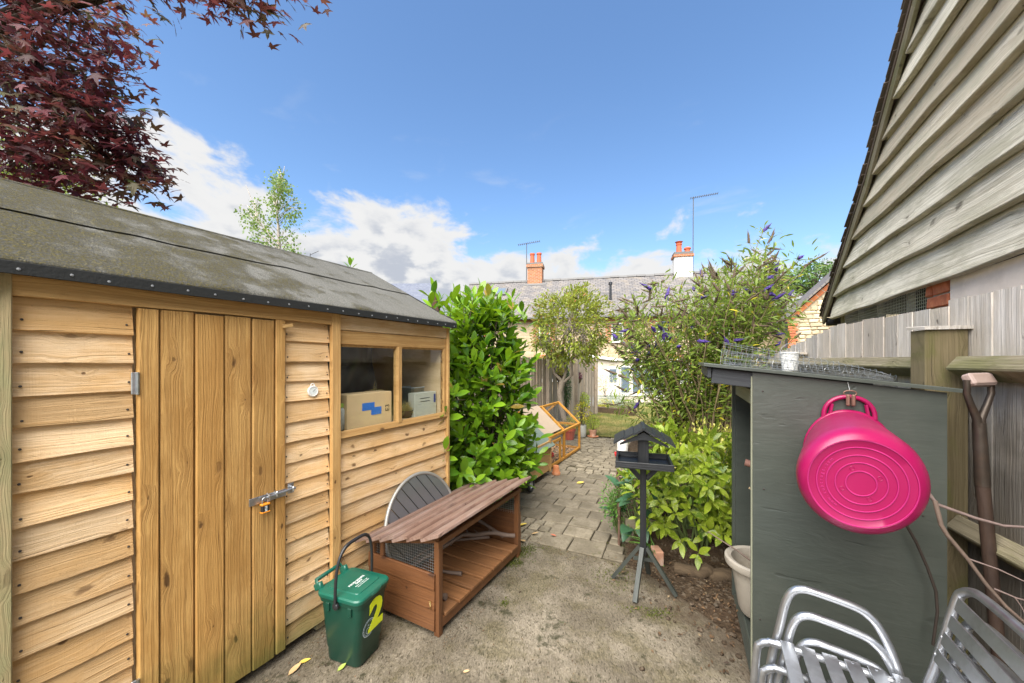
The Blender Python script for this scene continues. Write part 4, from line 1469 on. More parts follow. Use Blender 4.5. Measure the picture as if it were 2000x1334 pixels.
MB().lathe([(0.14, 7.0), (0.13, 7.18), (0.17, 7.20), (0.17, 7.26), (0.10, 7.30)], 14, None, (4.86, 3.0, 0)).build('chimney_pot', POTR, ch, smooth=40)
o = MB().tube([onroof(1.0, 0.62, 0.0), onroof(1.0, 0.62, 0.0) + Vector((0, 0, 0.75))], 0.06, 10).lathe([(0.09, 0), (0.09, 0.12), (0.02, 0.15)], 10, None, onroof(1.0, 0.62) + Vector((0, 0, 0.72))).build('roof_vent', BLACKP, terr)
MB().box((-0.9, -0.06, 1.8), (0.09, 0.09, 3.4)).build('downpipe', BLACKP, terr)


def aerial(label, base, h, boom, n, L):
    t_ = thing('television_aerial', label, 'aerial', base, HA)
    MB().tube([(0, 0, 0), (0.02, 0, h)], 0.022, 6).build('mast', WIRE_D, t_)
    bm = MB().tube([(boom[0], 0, h - 0.06), (boom[1], 0, h + 0.06)], 0.014, 5)
    o_ = bm.build('boom', WIRE_D, t_)
    em = MB()
    for k in range(n):
        f_ = k / (n - 1)
        x_ = boom[0] + (boom[1] - boom[0]) * f_
        z_ = h - 0.06 + 0.12 * f_
        em.tube([(x_, -L / 2, z_), (x_, L / 2, z_)], 0.008, 4)
        em.tube([(x_, 0, z_ - 0.06), (x_, 0, z_ + 0.06)], 0.008, 4)
    em.build('elements', WIRE_D, t_)
    return t_


def hw(x, y, z):
    c, s = math.cos(HA), math.sin(HA)
    return Vector((HO.x + c * x - s * y, HO.y + s * x + c * y, z))


aerial('spiky television aerial on a mast beside the brick chimney', hw(-3.50, 3.0, 5.75), 2.35, (-0.45, 0.75), 12, 0.35)
aerial('tall mast with television aerial beside the white chimney', hw(5.12, 3.0, 6.0), 3.85, (-0.1, 1.15), 13, 0.3)

# cream rear extension
ext = thing('rear_extension', 'low cream rendered extension with white door behind the lawn', 'extension', hw(0, 0, 0), HA)
MB().prism([(-0.12, -0.1), (2.9, -0.1), (2.9, 1.28), (-0.12, 1.70)], 0.0, 2.65, Matrix(((1, 0, 0, 0), (0, 0, -1, 0), (0, 1, 0, 0), (0, 0, 0, 1)))).build('wall', CREAMR, ext)
o = MB().box((0, 0, 0), (1.35, 2.9, 0.05), Matrix.Rotation(R(8), 4, 'Y')).build('roof', SLATE, ext, M=Matrix.Translation((0.44, -1.35, 1.665)))
plank('white_barge', ext, WHITEPAINT, (0.42, -2.80, 1.655), (1, 0, -0.14), (0, -1, 0), 1.42, 0.10, 0.03, 0.004)
MB().box((2.05, -1.38, 1.50), (2.1, 2.75, 0.06), Matrix.Rotation(R(4), 4, 'Y')).build('glazed_roof', WHITEPAINT, ext)
f = MB().box((0.25, -2.66, 1.12), (0.24, 0.05, 0.56)).build('window', WHITEPAINT, ext)
for dz_ in (-0.135, 0.135):
    MB().box((0.25, -2.695, 1.12 + dz_), (0.17, 0.03, 0.20)).build('pane', DGLASS, f)
d_ = MB().box((0.97, -2.66, 0.62), (0.42, 0.06, 1.34)).build('door', WHITEPAINT, ext)
MB().box((0.97, -2.70, 0.95), (0.26, 0.03, 0.50)).build('pane', SKYGL, d_)
for k in range(4):
    f = MB().box((1.42 + k * 0.42, -2.67, 0.75), (0.38, 0.05, 1.15)).build('window', WHITEPAINT, ext)
    MB().box((1.42 + k * 0.42, -2.70, 0.80), (0.29, 0.03, 0.95)).build('pane', SKYGL, f)

# red brick house further off to the side
rb = P(846, 556, 27)
rbh = thing('brick_house', 'distant red brick house gable with blue slate roof over the shed', 'house', (rb.x, rb.y, 0), R(28))
Mg = Matrix(((0, 0, 1, 0), (1, 0, 0, 0), (0, 1, 0, 0), (0, 0, 0, 1)))
MB().prism([(-3.0, 0), (3.0, 0), (3.0, rb.z - 2.4), (0, rb.z), (-3.0, rb.z - 2.4)], -8.0, 0.0, Mg).build('wall', REDBY, rbh)
for sg in (-1, 1):
    MB().box((0, 0, 0), (8.5, 4.1, 0.08)).build('roof', SLATEB, rbh, M=Matrix.Translation((-4.15, sg * 1.62, rb.z - 1.23)) @ Matrix.Rotation(sg * -math.atan2(2.4, 3.0), 4, 'X'))
sa = P(606, 495, 20)
t_ = thing('roof_aerial', 'lone small aerial poking up behind the shed ridge', 'aerial', (sa.x, sa.y, 0))
MB().tube([(0, 0, 0), (0, 0, sa.z)], 0.02, 5).build('mast', WIRE_D, t_)
MB().tube([(-0.05, 0, sa.z - 0.08), (0.42, 0.2, sa.z + 0.12)], 0.015, 5).build('boom', WIRE_D, t_)

# stone gable building on the right
SGY = 16.0
sg_ = wthing('stone_barn', 'rubble stone gable with slate roof beyond the grey fence', 'building', (4.5, 19, 0))
RUB = plain('rubble_mortar', (0.36, 0.29, 0.19), 0.9, var=0.2, nscale=10, bump=0.5)
STN = plain('rubble_stone', (0.50, 0.41, 0.27), 0.88, var=0.3, nscale=7, bump=0.6, bscale=30, dirt=(0.36, 0.26, 0.14), dirt_amt=0.5, objvar=0.5)
exx, ez, axx, az_ = 2.15, 2.98, 5.25, 6.15
gm = MB()
prof = [(exx + 0.10, -0.1), (exx + 0.10, ez - 0.05), (axx, az_ - 0.1), (2 * axx - exx, ez - 0.05), (2 * axx - exx, -0.1)]
gm.v = [(a, SGY, b) for a, b in prof] + [(a, SGY + 6, b) for a, b in prof]
gm.f = [(0, 1, 2, 3, 4), (9, 8, 7, 6, 5)] + [(i, 5 + i, 5 + (i + 1) % 5, (i + 1) % 5) for i in range(5)]
gm.build('wall', RUB, sg_)
sl2 = math.hypot(axx - exx, az_ - ez)
an2 = math.atan2(az_ - ez, axx - exx)
for sgn in (1, -1):
    c = Vector(((exx + axx) / 2, SGY + 2.95, (ez + az_) / 2))
    if sgn < 0:
        c.x = 2 * axx - c.x
    MB().box((0, 0, 0), (6.3, sl2 + 0.25, 0.06)).build('roof', SLATE, sg_, M=axes(c, (0, -1, 0), (-math.sin(an2) * sgn, 0, math.cos(an2))))
plank('brick_verge', sg_, REDB, (exx + (axx - exx) / 2 + 0.06, SGY - 0.03, (ez + az_) / 2 - 0.13), (axx - exx, 0, az_ - ez), (0, -1, 0), sl2, 0.14, 0.07, 0.004)
z = 1.15
while z < 4.6:
    h_ = random.uniform(0.11, 0.18)
    x = exx + 0.42
    xs = exx + 0.05 + max(0, (z + h_ - ez + 0.28)) * (axx - exx) / (az_ - ez)
    x = max(x, xs)
    while x < 4.3:
        w_ = random.uniform(0.16, 0.36)
        if x >= xs - 0.02:
            mm_ = MB().cbox((0, 0, 0), (w_ - 0.025, 0.06, h_ - 0.022), 0.022)
            mm_.v = [(a + random.uniform(-.02, .02), b + random.uniform(-.008, .008), c + random.uniform(-.015, .015)) for a, b, c in mm_.v]
            mm_.build('stone', STN, sg_, M=Matrix.Translation((x + w_ / 2, SGY - 0.012, z + h_ / 2)))
        x += w_
    z += h_
for k in range(18):
    MB().cbox((exx + 0.22 + 0.03 * (k % 2), SGY - 0.02, 1.25 + k * 0.09), (0.22 + 0.06 * (k % 2), 0.08, 0.078), 0.006).build('brick', BRICKR, sg_)
MB().tube([(exx + 0.06, SGY - 0.09, 0), (exx + 0.06, SGY - 0.09, ez - 0.1)], 0.04, 8).build('downpipe', BLACKP, sg_)

# far boundary fence on the left of the garden
ff = wthing('far_fence', 'pale weathered vertical board fence behind the standard tree', 'fence', (-3.05, 7.5, 0))
y = 4.2
k = 0
while y < 10.55:
    w_ = random.uniform(0.12, 0.15)
    h_ = 1.60 + random.uniform(-.01, .01)
    plank('fence_board', ff, W_FAR, (-3.05 - 0.008 * (k % 2), y + w_ / 2, h_ / 2), (0, 0, 1), (1, 0.1, 0), h_, w_ + 0.008, 0.016, 0.002)
    y += w_
    k += 1
for yy_ in (5.2, 7.0, 8.8, 10.5):
    plank('fence_post', ff, W_FAR, (-2.99, yy_, 0.83), (0, 0, 1), (1, 0, 0), 1.66, 0.09, 0.07, 0.003)
# ------------------------------------------------------------------ duck shelter with lapped board roof
hut = wthing('duck_shelter', 'low brown stained wooden animal shelter with lapped roof and slatted floor', 'animal shelter', (-1.62, 2.1, 0))
HX0, HX1, HY0, HY1 = -1.90, -1.345, 1.605, 2.585
FZ = 0.11
for (x, y, h) in ((HX1, HY0, 0.535), (HX1, HY1, 0.535), (HX0, HY0, 0.40), (HX0, HY1, 0.40)):
    plank('corner_post', hut, W_HUTCH, (x - 0.0175 if x == HX1 else x + 0.0175, y + (0.0175 if y == HY0 else -0.0175), h / 2 + 0.002), (0, 0, 1), (1, 0, 0), h, 0.035, 0.035, 0.003)
# near end: boards below, mesh window above
for k, (za, zb) in enumerate(((0.035, 0.15), (0.15, 0.262), (0.262, 0.345))):
    plank('end_board', hut, W_HUTCH, ((HX0 + HX1) / 2 - 0.012, HY0 - 0.006 + 0.002 * (k % 2), (za + zb) / 2), (1, 0, -0.0 if k < 2 else 0.0), (0, -1, 0.05), HX1 - HX0 - 0.024, zb - za + 0.006, 0.014, 0.004, wob=0.001, nseg=4)
    plank('end_board', hut, W_HUTCH, ((HX0 + HX1) / 2, HY1 + 0.004, (za + zb) / 2), (1, 0, 0), (0, 1, 0.05), HX1 - HX0 - 0.0, zb - za + 0.006, 0.014, 0.004)
plank('end_rail', hut, W_HUTCH, ((HX0 + HX1) / 2, HY0 + 0.012, 0.478), (1, 0, 0.235), (0, -1, 0), HX1 - HX0, 0.035, 0.020, 0.003)
plank('end_rail', hut, W_HUTCH, ((HX0 + HX1) / 2, HY1 - 0.012, 0.478), (1, 0, 0.235), (0, 1, 0), HX1 - HX0, 0.035, 0.020, 0.003)
plank('mesh_stile', hut, W_HUTCH, (HX0 + 0.10, HY0 + 0.010, 0.375), (0, 0, 1), (0, -1, 0), 0.10, 0.03, 0.018, 0.003)
wm = MB()
for yy_ in (HY0 + 0.018, HY1 - 0.018):
    x = HX0 + 0.03
    while x < HX1 - 0.03:
        wm.tube([(x, yy_, 0.33), (x, yy_, 0.40 + (x - HX0) * 0.235)], 0.0008, 3, False)
        x += 0.016
    z = 0.345
    while z < 0.515:
        xa = max(HX0 + 0.02, HX0 + (z - 0.40) / 0.235)
        wm.tube([(xa, yy_ - 0.001, z), (HX1 - 0.02, yy_ - 0.001, z)], 0.0008, 3, False)
        z += 0.016
wm.build('wire_mesh', WIRE, hut, kind='stuff')
# back, front rails
for k in range(4):
    plank('back_board', hut, W_HUTCH, (HX0 + 0.004, (HY0 + HY1) / 2, 0.08 + k * 0.093), (0, 1, 0), (1, 0, 0), HY1 - HY0 - 0.02, 0.090, 0.014, 0.003)
beam('floor_rail', hut, W_HUTCH, (HX1 - 0.012, HY0 + 0.036, 0.068), (HX1 - 0.012, HY1 - 0.036, 0.068), 0.022, 0.055, (0, 0, 1))
beam('front_rail', hut, W_HUTCH, (HX1 - 0.010, HY0 - 0.01, 0.522), (HX1 - 0.010, HY1 + 0.01, 0.522), 0.030, 0.030, (0, 0, 1))
n_ = 7
for k in range(n_):
    y = HY0 + 0.042 + (k + 0.5) * (HY1 - HY0 - 0.084) / n_
    w_ = (HY1 - HY0 - 0.084) / n_ - 0.020
    plank('floor_slat', hut, W_FLOOR, ((HX0 + HX1) / 2 + 0.012, y, 0.104 + random.uniform(-.001, .001)), (1, 0, 0), (0, 0, 1), HX1 - HX0 - 0.005, w_, 0.016, 0.003)
# roof of lapped boards running its length
RA, RB_ = Vector((-1.945, 0, 0.435)), Vector((-1.298, 0, 0.592))
rn = Vector((-(RB_.z - RA.z), 0, RB_.x - RA.x)).normalized()
sd_ = (RB_ - RA).normalized()
n_ = 6
bw = (RB_ - RA).length / n_
for k in range(n_):
    c = RA + sd_ * (bw * (k + 0.5)) + Vector((0, (HY0 + HY1) / 2 + 0.005 + random.uniform(-.004, .004), 0))
    plank('roof_board', hut, W_HROOF, c + rn * 0.004, (0, 1, 0), rn - sd_ * 0.17, HY1 - HY0 + 0.16, bw + 0.020, 0.017, 0.003, wob=0.0012, nseg=6)
MB().tube([(HX1 - 0.05, HY0 - 0.016, 0.19), (HX1 - 0.045, HY0 - 0.020, 0.175), (HX1 - 0.047, HY0 - 0.018, 0.155)], 0.0025, 6).tube([(HX1 - 0.055, HY0 - 0.016, 0.195), (HX1 - 0.043, HY0 - 0.016, 0.195)], 0.003, 6).build('hook_latch', plain('brass', (0.70, 0.50, 0.20), 0.35, 1.0), hut)


def branch(name, label, pts, r0, r1, mat=W_TWIG, seg=8, twigs=0, cat='branch', group=None, tl=0.06):
    pts = [Vector(p) for p in pts]
    # resample with a little wander
    out = []
    for i in range(len(pts) - 1):
        for k in range(5):
            f_ = k / 5
            q = pts[i].lerp(pts[i + 1], f_)
            out.append(q + Vector((random.gauss(0, 1), random.gauss(0, 1), random.gauss(0, 1))) * (r0 * 0.25))
    out.append(pts[-1])
    n = len(out)
    rs = [(r0 + (r1 - r0) * i / (n - 1)) * random.uniform(0.9, 1.12) for i in range(n)]
    m_ = MB().tube(out, rs, seg)
    for k in range(twigs):
        i = random.randrange(1, n - 1)
        d_ = Vector((random.gauss(0, 1), random.gauss(0, 1), random.gauss(0, 1))).normalized()
        m_.tube([out[i], out[i] + d_ * tl * 0.5, out[i] + d_ * tl + Vector((0, 0, tl * .1))], [rs[i] * 0.5, rs[i] * 0.35, rs[i] * 0.12], 5)
    o = m_.build(name, mat, smooth=60)
    tag(o, label, cat, group)
    return o


branch('bent_branch', 'long bent bare branch arching across the floor of the duck shelter', [(-1.80, 1.85, 0.15), (-1.70, 1.98, 0.22), (-1.62, 2.20, 0.262), (-1.50, 2.40, 0.225), (-1.36, 2.52, 0.185)], 0.010, 0.016, twigs=4)
branch('straight_branch', 'grey stick leaning in the far corner of the duck shelter', [(-1.80, 2.30, 0.40), (-1.62, 2.46, 0.26), (-1.47, 2.535, 0.145)], 0.009, 0.014, twigs=2)
branch('forked_stick', 'short knobbly stick in the middle of the shelter floor', [(-1.72, 1.88, 0.125), (-1.60, 1.94, 0.135), (-1.47, 1.985, 0.130)], 0.006, 0.013, twigs=3, tl=0.03)
branch('log_piece', 'smooth pale log piece nearest the front of the shelter floor', [(-1.80, 1.70, 0.135), (-1.60, 1.735, 0.135), (-1.405, 1.74, 0.135)], 0.022, 0.019, seg=10)
branch('log_stub', 'short straight log stub lying behind the shelter post', [(-1.78, 1.74, 0.128), (-1.58, 1.90, 0.130)], 0.014, 0.014, seg=10)
branch('thin_branch', 'thin dark curved branch at the back of the shelter', [(-1.84, 1.75, 0.16), (-1.78, 2.0, 0.21), (-1.72, 2.25, 0.18), (-1.55, 2.45, 0.16)], 0.006, 0.011, twigs=4)

# ------------------------------------------------------------------ green food waste caddy
cad = thing('food_caddy', 'dark green plastic food waste caddy with yellow number two sticker', 'bin', (-1.672, 1.312, 0.0), R(9))


def rrect(hx, hy, r, n=5):
    pts = []
    for (cx, cy, a0) in ((hx - r, hy - r, 0), (-hx + r, hy - r, 90), (-hx + r, -hy + r, 180), (hx - r, -hy + r, 270)):
        for k in range(n + 1):
            a = R(a0 + 90 * k / n)
            pts.append((cx + r * math.cos(a), cy + r * math.sin(a)))
    return pts


def loft(m_, secs, cap0=True, cap1=True):
    k0 = len(m_.v)
    n = len(secs[0][0])
    for poly, z in secs:
        m_.v += [(a, b, z(a, b) if callable(z) else z) for a, b in poly]
    for i in range(len(secs) - 1):
        for k in range(n):
            l = (k + 1) % n
            m_.f.append((k0 + i * n + k, k0 + i * n + l, k0 + (i + 1) * n + l, k0 + (i + 1) * n + k))
    if cap0:
        m_.f.append(tuple(k0 + k for k in range(n))[::-1])
    if cap1:
        m_.f.append(tuple(k0 + (len(secs) - 1) * n + k for k in range(n)))
    return m_


body = loft(MB(), [(rrect(.098, .082, .030), 0.004), (rrect(.104, .088, .034), 0.012), (rrect(.107, .091, .034), 0.075), (rrect(.110, .094, .034), 0.080), (rrect(.126, .108, .036), 0.300), (rrect(.126, .108, .036), 0.318), (rrect(.134, .115, .036), 0.320), (rrect(.136, .117, .036), 0.350)]).build('bin_body', GREENB, cad, smooth=38)
for sy in (-1, 1):
    for xx in (-0.065, 0.075):
        MB().cbox((xx, sy * 0.112, 0.300), (0.022, 0.016, 0.045), 0.003).build('rim_bracket', GREENB, cad)


def lidz(a, b):
    return 0.364 + 0.010 * (1 - (a / 0.145) ** 2) * (1 - (b / 0.125) ** 2)


lid = loft(MB(), [(rrect(.140, .121, .038), 0.342), (rrect(.142, .123, .038), 0.348), (rrect(.142, .123, .038), 0.360), (rrect(.137, .118, .036), 0.367), (rrect(.10, .083, .02), 0.372), (rrect(.098, .081, .02), 0.376), (rrect(.05, .04, .015), 0.378)]).build('lid', GREENL, cad, smooth=28)
tm = Matrix.Rotation(R(90), 4, 'Z')
text('lettering', 'FOOD WASTE', 0.017, PRINT, lid, Matrix.Translation((0.010, 0.004, 0.3785)) @ tm, 0.0002, 0.0006)
text('lettering', 'ONLY', 0.017, PRINT, lid, Matrix.Translation((0.026, 0.004, 0.3785)) @ tm, 0.0002, 0.0006)
text('lettering', 'Please use liners and', 0.010, PRINT, lid, Matrix.Translation((0.042, 0.004, 0.3782)) @ tm, 0.0002)
text('lettering', 'keep the lid locked', 0.010, PRINT, lid, Matrix.Translation((0.054, 0.004, 0.3780)) @ tm, 0.0002)
# lip to lift the lid
lip = MB().lathe([(0.050, 0.0), (0.048, 0.010), (0.044, 0.010), (0.044, 0.0)], 24, None, (0, 0, 0), 0.45, 1.0)
lip.build('lid_lip', GREENL, lid, smooth=40, M=Matrix.Translation((0.128, 0.0, 0.352)))
# hinge bar at the back
hb = MB().tube([(-0.128, -0.085, 0.352), (-0.165, -0.085, 0.372), (-0.178, -0.080, 0.392), (-0.178, 0.080, 0.392), (-0.165, 0.085, 0.372), (-0.128, 0.085, 0.352)], 0.0105, 8)
hb.cbox((-0.155, -0.085, 0.368), (0.05, 0.024, 0.035), 0.005, Matrix.Rotation(R(-28), 4, 'Y')).cbox((-0.155, 0.085, 0.368), (0.05, 0.024, 0.035), 0.005, Matrix.Rotation(R(-28), 4, 'Y'))
hb.build('rear_handle', GREENL, cad, smooth=40)
# carrying handle, standing up
hp_ = []
for k in range(25):
    a = math.pi * k / 24
    ca_, sa_ = math.cos(a), math.sin(a)
    y = -0.131 * math.copysign(abs(ca_) ** 0.55, ca_)
    z = 0.318 + 0.285 * sa_ ** 0.55
    hp_.append((0.010 * sa_, y, z))
MB().tube(hp_, [0.0075] * 8 + [0.0095] * 9 + [0.0075] * 8, 8).build('carry_handle', BLACKP, cad, smooth=60)
for sy in (-1, 1):
    MB().lathe([(0.017, 0), (0.017, 0.010), (0.012, 0.014)], 16, Matrix.Rotation(R(90) * (1 if sy < 0 else -1), 4, 'X'), (0.0, sy * 0.122, 0.322)).build('handle_pivot', BLACKP, cad, smooth=40)
# sticker and emblem on the outer face (tapers, so tilt with the wall)
tl_ = math.atan2(0.016, 0.22)
fx_ = lambda z: 0.110 + (z - 0.08) * (0.016 / 0.22)
text('number_sticker', '2', 0.21, YELLOWS, cad, axes((fx_(0.225) + 0.0015, 0.022, 0.222), (0, 1, 0), (math.cos(tl_), 0, -math.sin(tl_))), 0.0004, 0.010)
em = MB()
for (rr, ww) in ((0.042, 0.0022), (0.034, 0.0010)):
    ring = []
    for k in range(36):
        a = 2 * math.pi * k / 36
        ring.append((rr * math.cos(a), rr * math.sin(a), 0))
    em.tube(ring, ww, 4, closed=True)
for k in range(22):
    a = 2 * math.pi * k / 22
    em.box((0.038 * math.cos(a), 0.038 * math.sin(a), 0), (0.004, 0.002, 0.001), Matrix.Rotation(a, 4, 'Z'))
em.tube([(0.013 * math.cos(a) - 0.006, 0.013 * math.sin(a) - 0.012, 0) for a in [2 * math.pi * k / 16 for k in range(16)]], 0.002, 4, closed=True)
em.box((-0.004, 0.014, 0), (0.010, 0.006, 0.001)).box((0.012, 0.004, 0), (0.004, 0.010, 0.001))
em.v = [(a, b, c * 0.2) for a, b, c in em.v]
em.build('printed_emblem', PRINTD, cad, M=axes((fx_(0.185) + 0.0006, -0.028, 0.180), (0, 1, 0), (math.cos(tl_), 0, -math.sin(tl_))))

# ------------------------------------------------------------------ round slatted table top leaning on the shed
rtb = thing('slatted_table_top', 'round grey slatted metal table top leaning on the shed', 'table top', (-1.79, 2.06, 0.0))
Mt = axes((-0.075, 0, 0.352), (0, 1, 0), (math.cos(R(13)), 0, math.sin(R(13))))
SLATM = plain('brushed_table_slat', (0.24, 0.255, 0.28), 0.38, 0.75, var=0.12, nscale=8, bump=0.05)
RIMM = plain('pale_table_rim', (0.34, 0.335, 0.31), 0.45, 0.5, var=0.12)
RT = 0.355
for k in range(9):
    w_ = 2 * (RT - 0.014) / 9
    xa, xb = -RT + 0.014 + k * w_ + 0.004, -RT + 0.014 + (k + 1) * w_ - 0.004
    ca, cb_ = math.sqrt(max(0, (RT - .012) ** 2 - xa ** 2)), math.sqrt(max(0, (RT - .012) ** 2 - xb ** 2))
    xm = (xa + xb) / 2
    cm = math.sqrt((RT - .012) ** 2 - xm ** 2)
    poly = [(xa, -ca), (xm, -cm), (xb, -cb_), (xb, cb_), (xm, cm), (xa, ca)]
    MB().prism(poly, -0.006, 0.006).build('slat', SLATM, rtb, M=Mt @ Matrix.Rotation(R(35), 4, 'Z'))
MB().tube([(RT * math.cos(a), RT * math.sin(a), 0) for a in [2 * math.pi * k / 56 for k in range(56)]], 0.013, 8, closed=True).build('rim', RIMM, rtb, smooth=60, M=Mt)
MB().box((0, 0, -0.02), (0.03, 0.66, 0.02), Matrix.Rotation(R(125), 4, 'Z')).box((0, 0, -0.02), (0.03, 0.66, 0.02), Matrix.Rotation(R(35), 4, 'Z')).build('under_brace', SLATM, rtb, M=Mt)

# ------------------------------------------------------------------ bird table
bt = thing('bird_table', 'black wooden bird table with pitched roof on a four-legged stand', 'bird table', (-0.423, 2.62, 0.0), R(11.5))
bi = Matrix.Rotation(R(-11.5), 4, 'Z')
BT0 = Vector((-0.423, 2.62, 0))
for (u, v) in ((1240, 1180), (1197, 1130), (1321, 1167), (1267, 1122)):
    f_ = bi @ (G(u, v) - BT0)
    d_ = Vector((f_.x, f_.y, 0)).normalized()
    a = Vector((d_.x * 0.022, d_.y * 0.022, 0.285))
    b = Vector((f_.x, f_.y, 0.012))
    plank('leg', bt, W_LEG, (a + b) / 2, b - a, d_ + Vector((0, 0, 0.6)), (b - a).length, 0.030, 0.022, 0.002)
plank('post', bt, W_BLACK, (0, 0, 0.535), (0, 0, 1), (0, -1, 0), 0.60, 0.040, 0.040, 0.003)
MB().box((0, 0, 0.20), (0.30, 0.02, 0.025)).box((0, 0, 0.175), (0.02, 0.25, 0.025)).build('stretcher', W_LEG, bt, M=Matrix.Scale(0.42, 4, (1, 0, 0)) @ Matrix.Scale(0.42, 4, (0, 1, 0)))
TW, TD, TZ = 0.325, 0.27, 0.855
for k in range(3):
    plank('tray_board', bt, W_BLACK, (0, -TD / 2 + (k + 0.5) * TD / 3, TZ - 0.006), (1, 0, 0), (0, 0, 1), TW - 0.002, TD / 3 - 0.003, 0.012, 0.002)
for sy in (-1, 1):
    plank('tray_rim', bt, W_BLACK, (0, sy * (TD / 2 + 0.007), TZ + 0.012), (1, 0, 0), (0, sy, 0), TW + 0.030, 0.042, 0.014, 0.002)
for sx in (-1, 1):
    plank('tray_rim', bt, W_BLACK, (sx * (TW / 2 + 0.007), 0, TZ + 0.012), (0, 1, 0), (sx, 0, 0), TD - 0.055 if sx > 0 else TD, 0.040, 0.014, 0.002)
for sx in (-1, 1):
    beam('brace', bt, W_BLACK, (sx * 0.018, 0, 0.745), (sx * 0.105, 0, 0.842), 0.030, 0.020, (0, 1, 0))
for sy in (-1, 1):
    plank('upright', bt, W_BLACK, (0, sy * 0.060, 0.945), (0, 0, 1), (0, sy, 0), 0.19, 0.066, 0.018, 0.002)
# gable cheeks with an arched lower edge
for sy in (-1, 1):
    poly = [(-0.150, 0.985), (-0.10, 1.005), (-0.05, 1.022), (0, 1.028), (0.05, 1.022), (0.10, 1.005), (0.150, 0.985), (0.150, 0.998), (0.0, 1.077), (-0.150, 0.998)]
    MB().prism(poly, -0.007, 0.007, Matrix(((1, 0, 0, 0), (0, 0, -1, 0), (0, 1, 0, 0), (0, 0, 0, 1))), (0, sy * 0.098, 0)).build('gable_cheek', W_BLACK, bt)
for sx in (-1, 1):
    sd2 = Vector((sx * 0.172, 0, -0.084)).normalized()
    nn = Vector((sx * 0.084, 0, 0.172)).normalized()
    for k in range(3):
        c = Vector((0, 0, 1.095)) + sd2 * (0.036 + k * 0.068) + nn * (0.002 - 0.000 * k)
        plank('roof_board', bt, W_BLACK, c, (0, 1, 0), nn + sd2 * 0.11, 0.27 + random.uniform(-.006, .006), 0.078, 0.011, 0.002)
plank('ridge_strip', bt, W_BLACK, (0, 0, 1.103), (0, 1, 0), (0, 0, 1), 0.28, 0.026, 0.014, 0.003)

# ------------------------------------------------------------------ chicken coop and run
coop = wthing('chicken_coop', 'golden wooden chicken coop on black wheels half hidden by the laurel', 'chicken coop', (-2.27, 4.2, 0))
CX0, CX1, CY0, CY1 = -2.62, -1.935, 3.84, 4.60
for k in range(5):
    z = 0.085 + k * 0.078
    plank('side_board', coop, W_COOP, (CX1, (CY0 + CY1) / 2, z + 0.035), (0, 1, 0), (1, 0, 0.02), CY1 - CY0 - 0.01, 0.076, 0.016, 0.004)
    plank('end_board', coop, W_COOP, ((CX0 + CX1) / 2, CY0, z + 0.035), (1, 0, 0), (0, -1, 0.02), CX1 - CX0 - 0.03, 0.076, 0.016, 0.004)
plank('corner_post', coop, W_COOP, (CX1 - 0.004, CY0 + 0.004, 0.275), (0, 0, 1), (1, -1, 0), 0.43, 0.042, 0.03, 0.003)
plank('corner_post', coop, W_COOP, (CX1 + 0.004, CY1 - 0.02, 0.275), (0, 0, 1), (1, 0, 0), 0.43, 0.04, 0.03, 0.003)
MB().box(((CX0 + CX1) / 2, (CY0 + CY1) / 2, 0.27), (CX1 - CX0 - 0.03, CY1 - CY0 - 0.03, 0.37)).build('coop_box', W_COOP, coop)
felt2 = plain('green_felt', (0.13, 0.17, 0.14), 0.85, var=0.2, bump=0.3)
MB().box((0, 0, 0), (0.55, 0.84, 0.014)).build('roof_panel', felt2, coop, M=Matrix.Translation((-2.10, 4.22, 0.57)) @ Matrix.Rotation(R(38), 4, 'Y'))
MB().box((0, 0, 0), (0.55, 0.84, 0.014)).build('roof_panel', felt2, coop, M=Matrix.Translation((-2.50, 4.22, 0.57)) @ Matrix.Rotation(R(-38), 4, 'Y'))
for (x, y) in ((CX1 + 0.045, CY0 + 0.06), (CX0 - 0.045, CY0 + 0.06)):
    Mw = Matrix.Translation((x, y, 0.085)) @ Matrix.Rotation(R(90), 4, 'Y')
    w = MB().tube([(0.066 * math.cos(a), 0.066 * math.sin(a), 0) for a in [2 * math.pi * k / 28 for k in range(28)]], 0.019, 10, closed=True).build('wheel', RUBBER, coop, smooth=60, M=Mw)
    hubm = MB().lathe([(0.001, -0.012), (0.016, -0.012), (0.016, 0.014), (0.001, 0.014)], 12)
    for k in range(6):
        a = 2 * math.pi * k / 6
        hubm.box((0.032 * math.cos(a), 0.032 * math.sin(a), 0), (0.045, 0.012, 0.010), Matrix.Rotation(a, 4, 'Z'))
    hubm.tube([(0.050 * math.cos(a), 0.050 * math.sin(a), 0) for a in [2 * math.pi * k / 24 for k in range(24)]], 0.007, 6, closed=True)
    hubm.build('rim', GALV, w)

run = wthing('chicken_run', 'orange stained timber and wire chicken run with pitched frame', 'chicken run', (-2.42, 5.4, 0))
RX, RX2, RY0, RY1, RZE, RZR = -2.05, -2.83, 4.66, 6.16, 0.445, 0.79
RM = (RX + RX2) / 2
for y in (RY0, 5.42, RY1):
    plank('post', run, W_RUN, (RX, y, RZE / 2 + 0.01), (0, 0, 1), (1, 0, 0), RZE, 0.040, 0.034, 0.003)
    plank('post', run, W_RUN, (RX2, y, RZE / 2 + 0.01), (0, 0, 1), (-1, 0, 0), RZE, 0.040, 0.034, 0.003)
for x in (RX, RX2):
    for z in (0.03, RZE):
        beam('rail', run, W_RUN, (x, RY0 - .02, z), (x, RY1 + .02, z), 0.036, 0.036, (0, 0, 1))
beam('ridge', run, W_RUN, (RM, RY0, RZR), (RM, RY1 + .02, RZR), 0.034, 0.036, (0, 0, 1))
for y in (RY0, 5.42, RY1):
    for x in (RX, RX2):
        beam('rafter', run, W_RUN, (x, y, RZE + 0.012), (RM, y, RZR + 0.012), 0.034, 0.030, (0, 1, 0) if False else (x - RM, 0, 0.9))
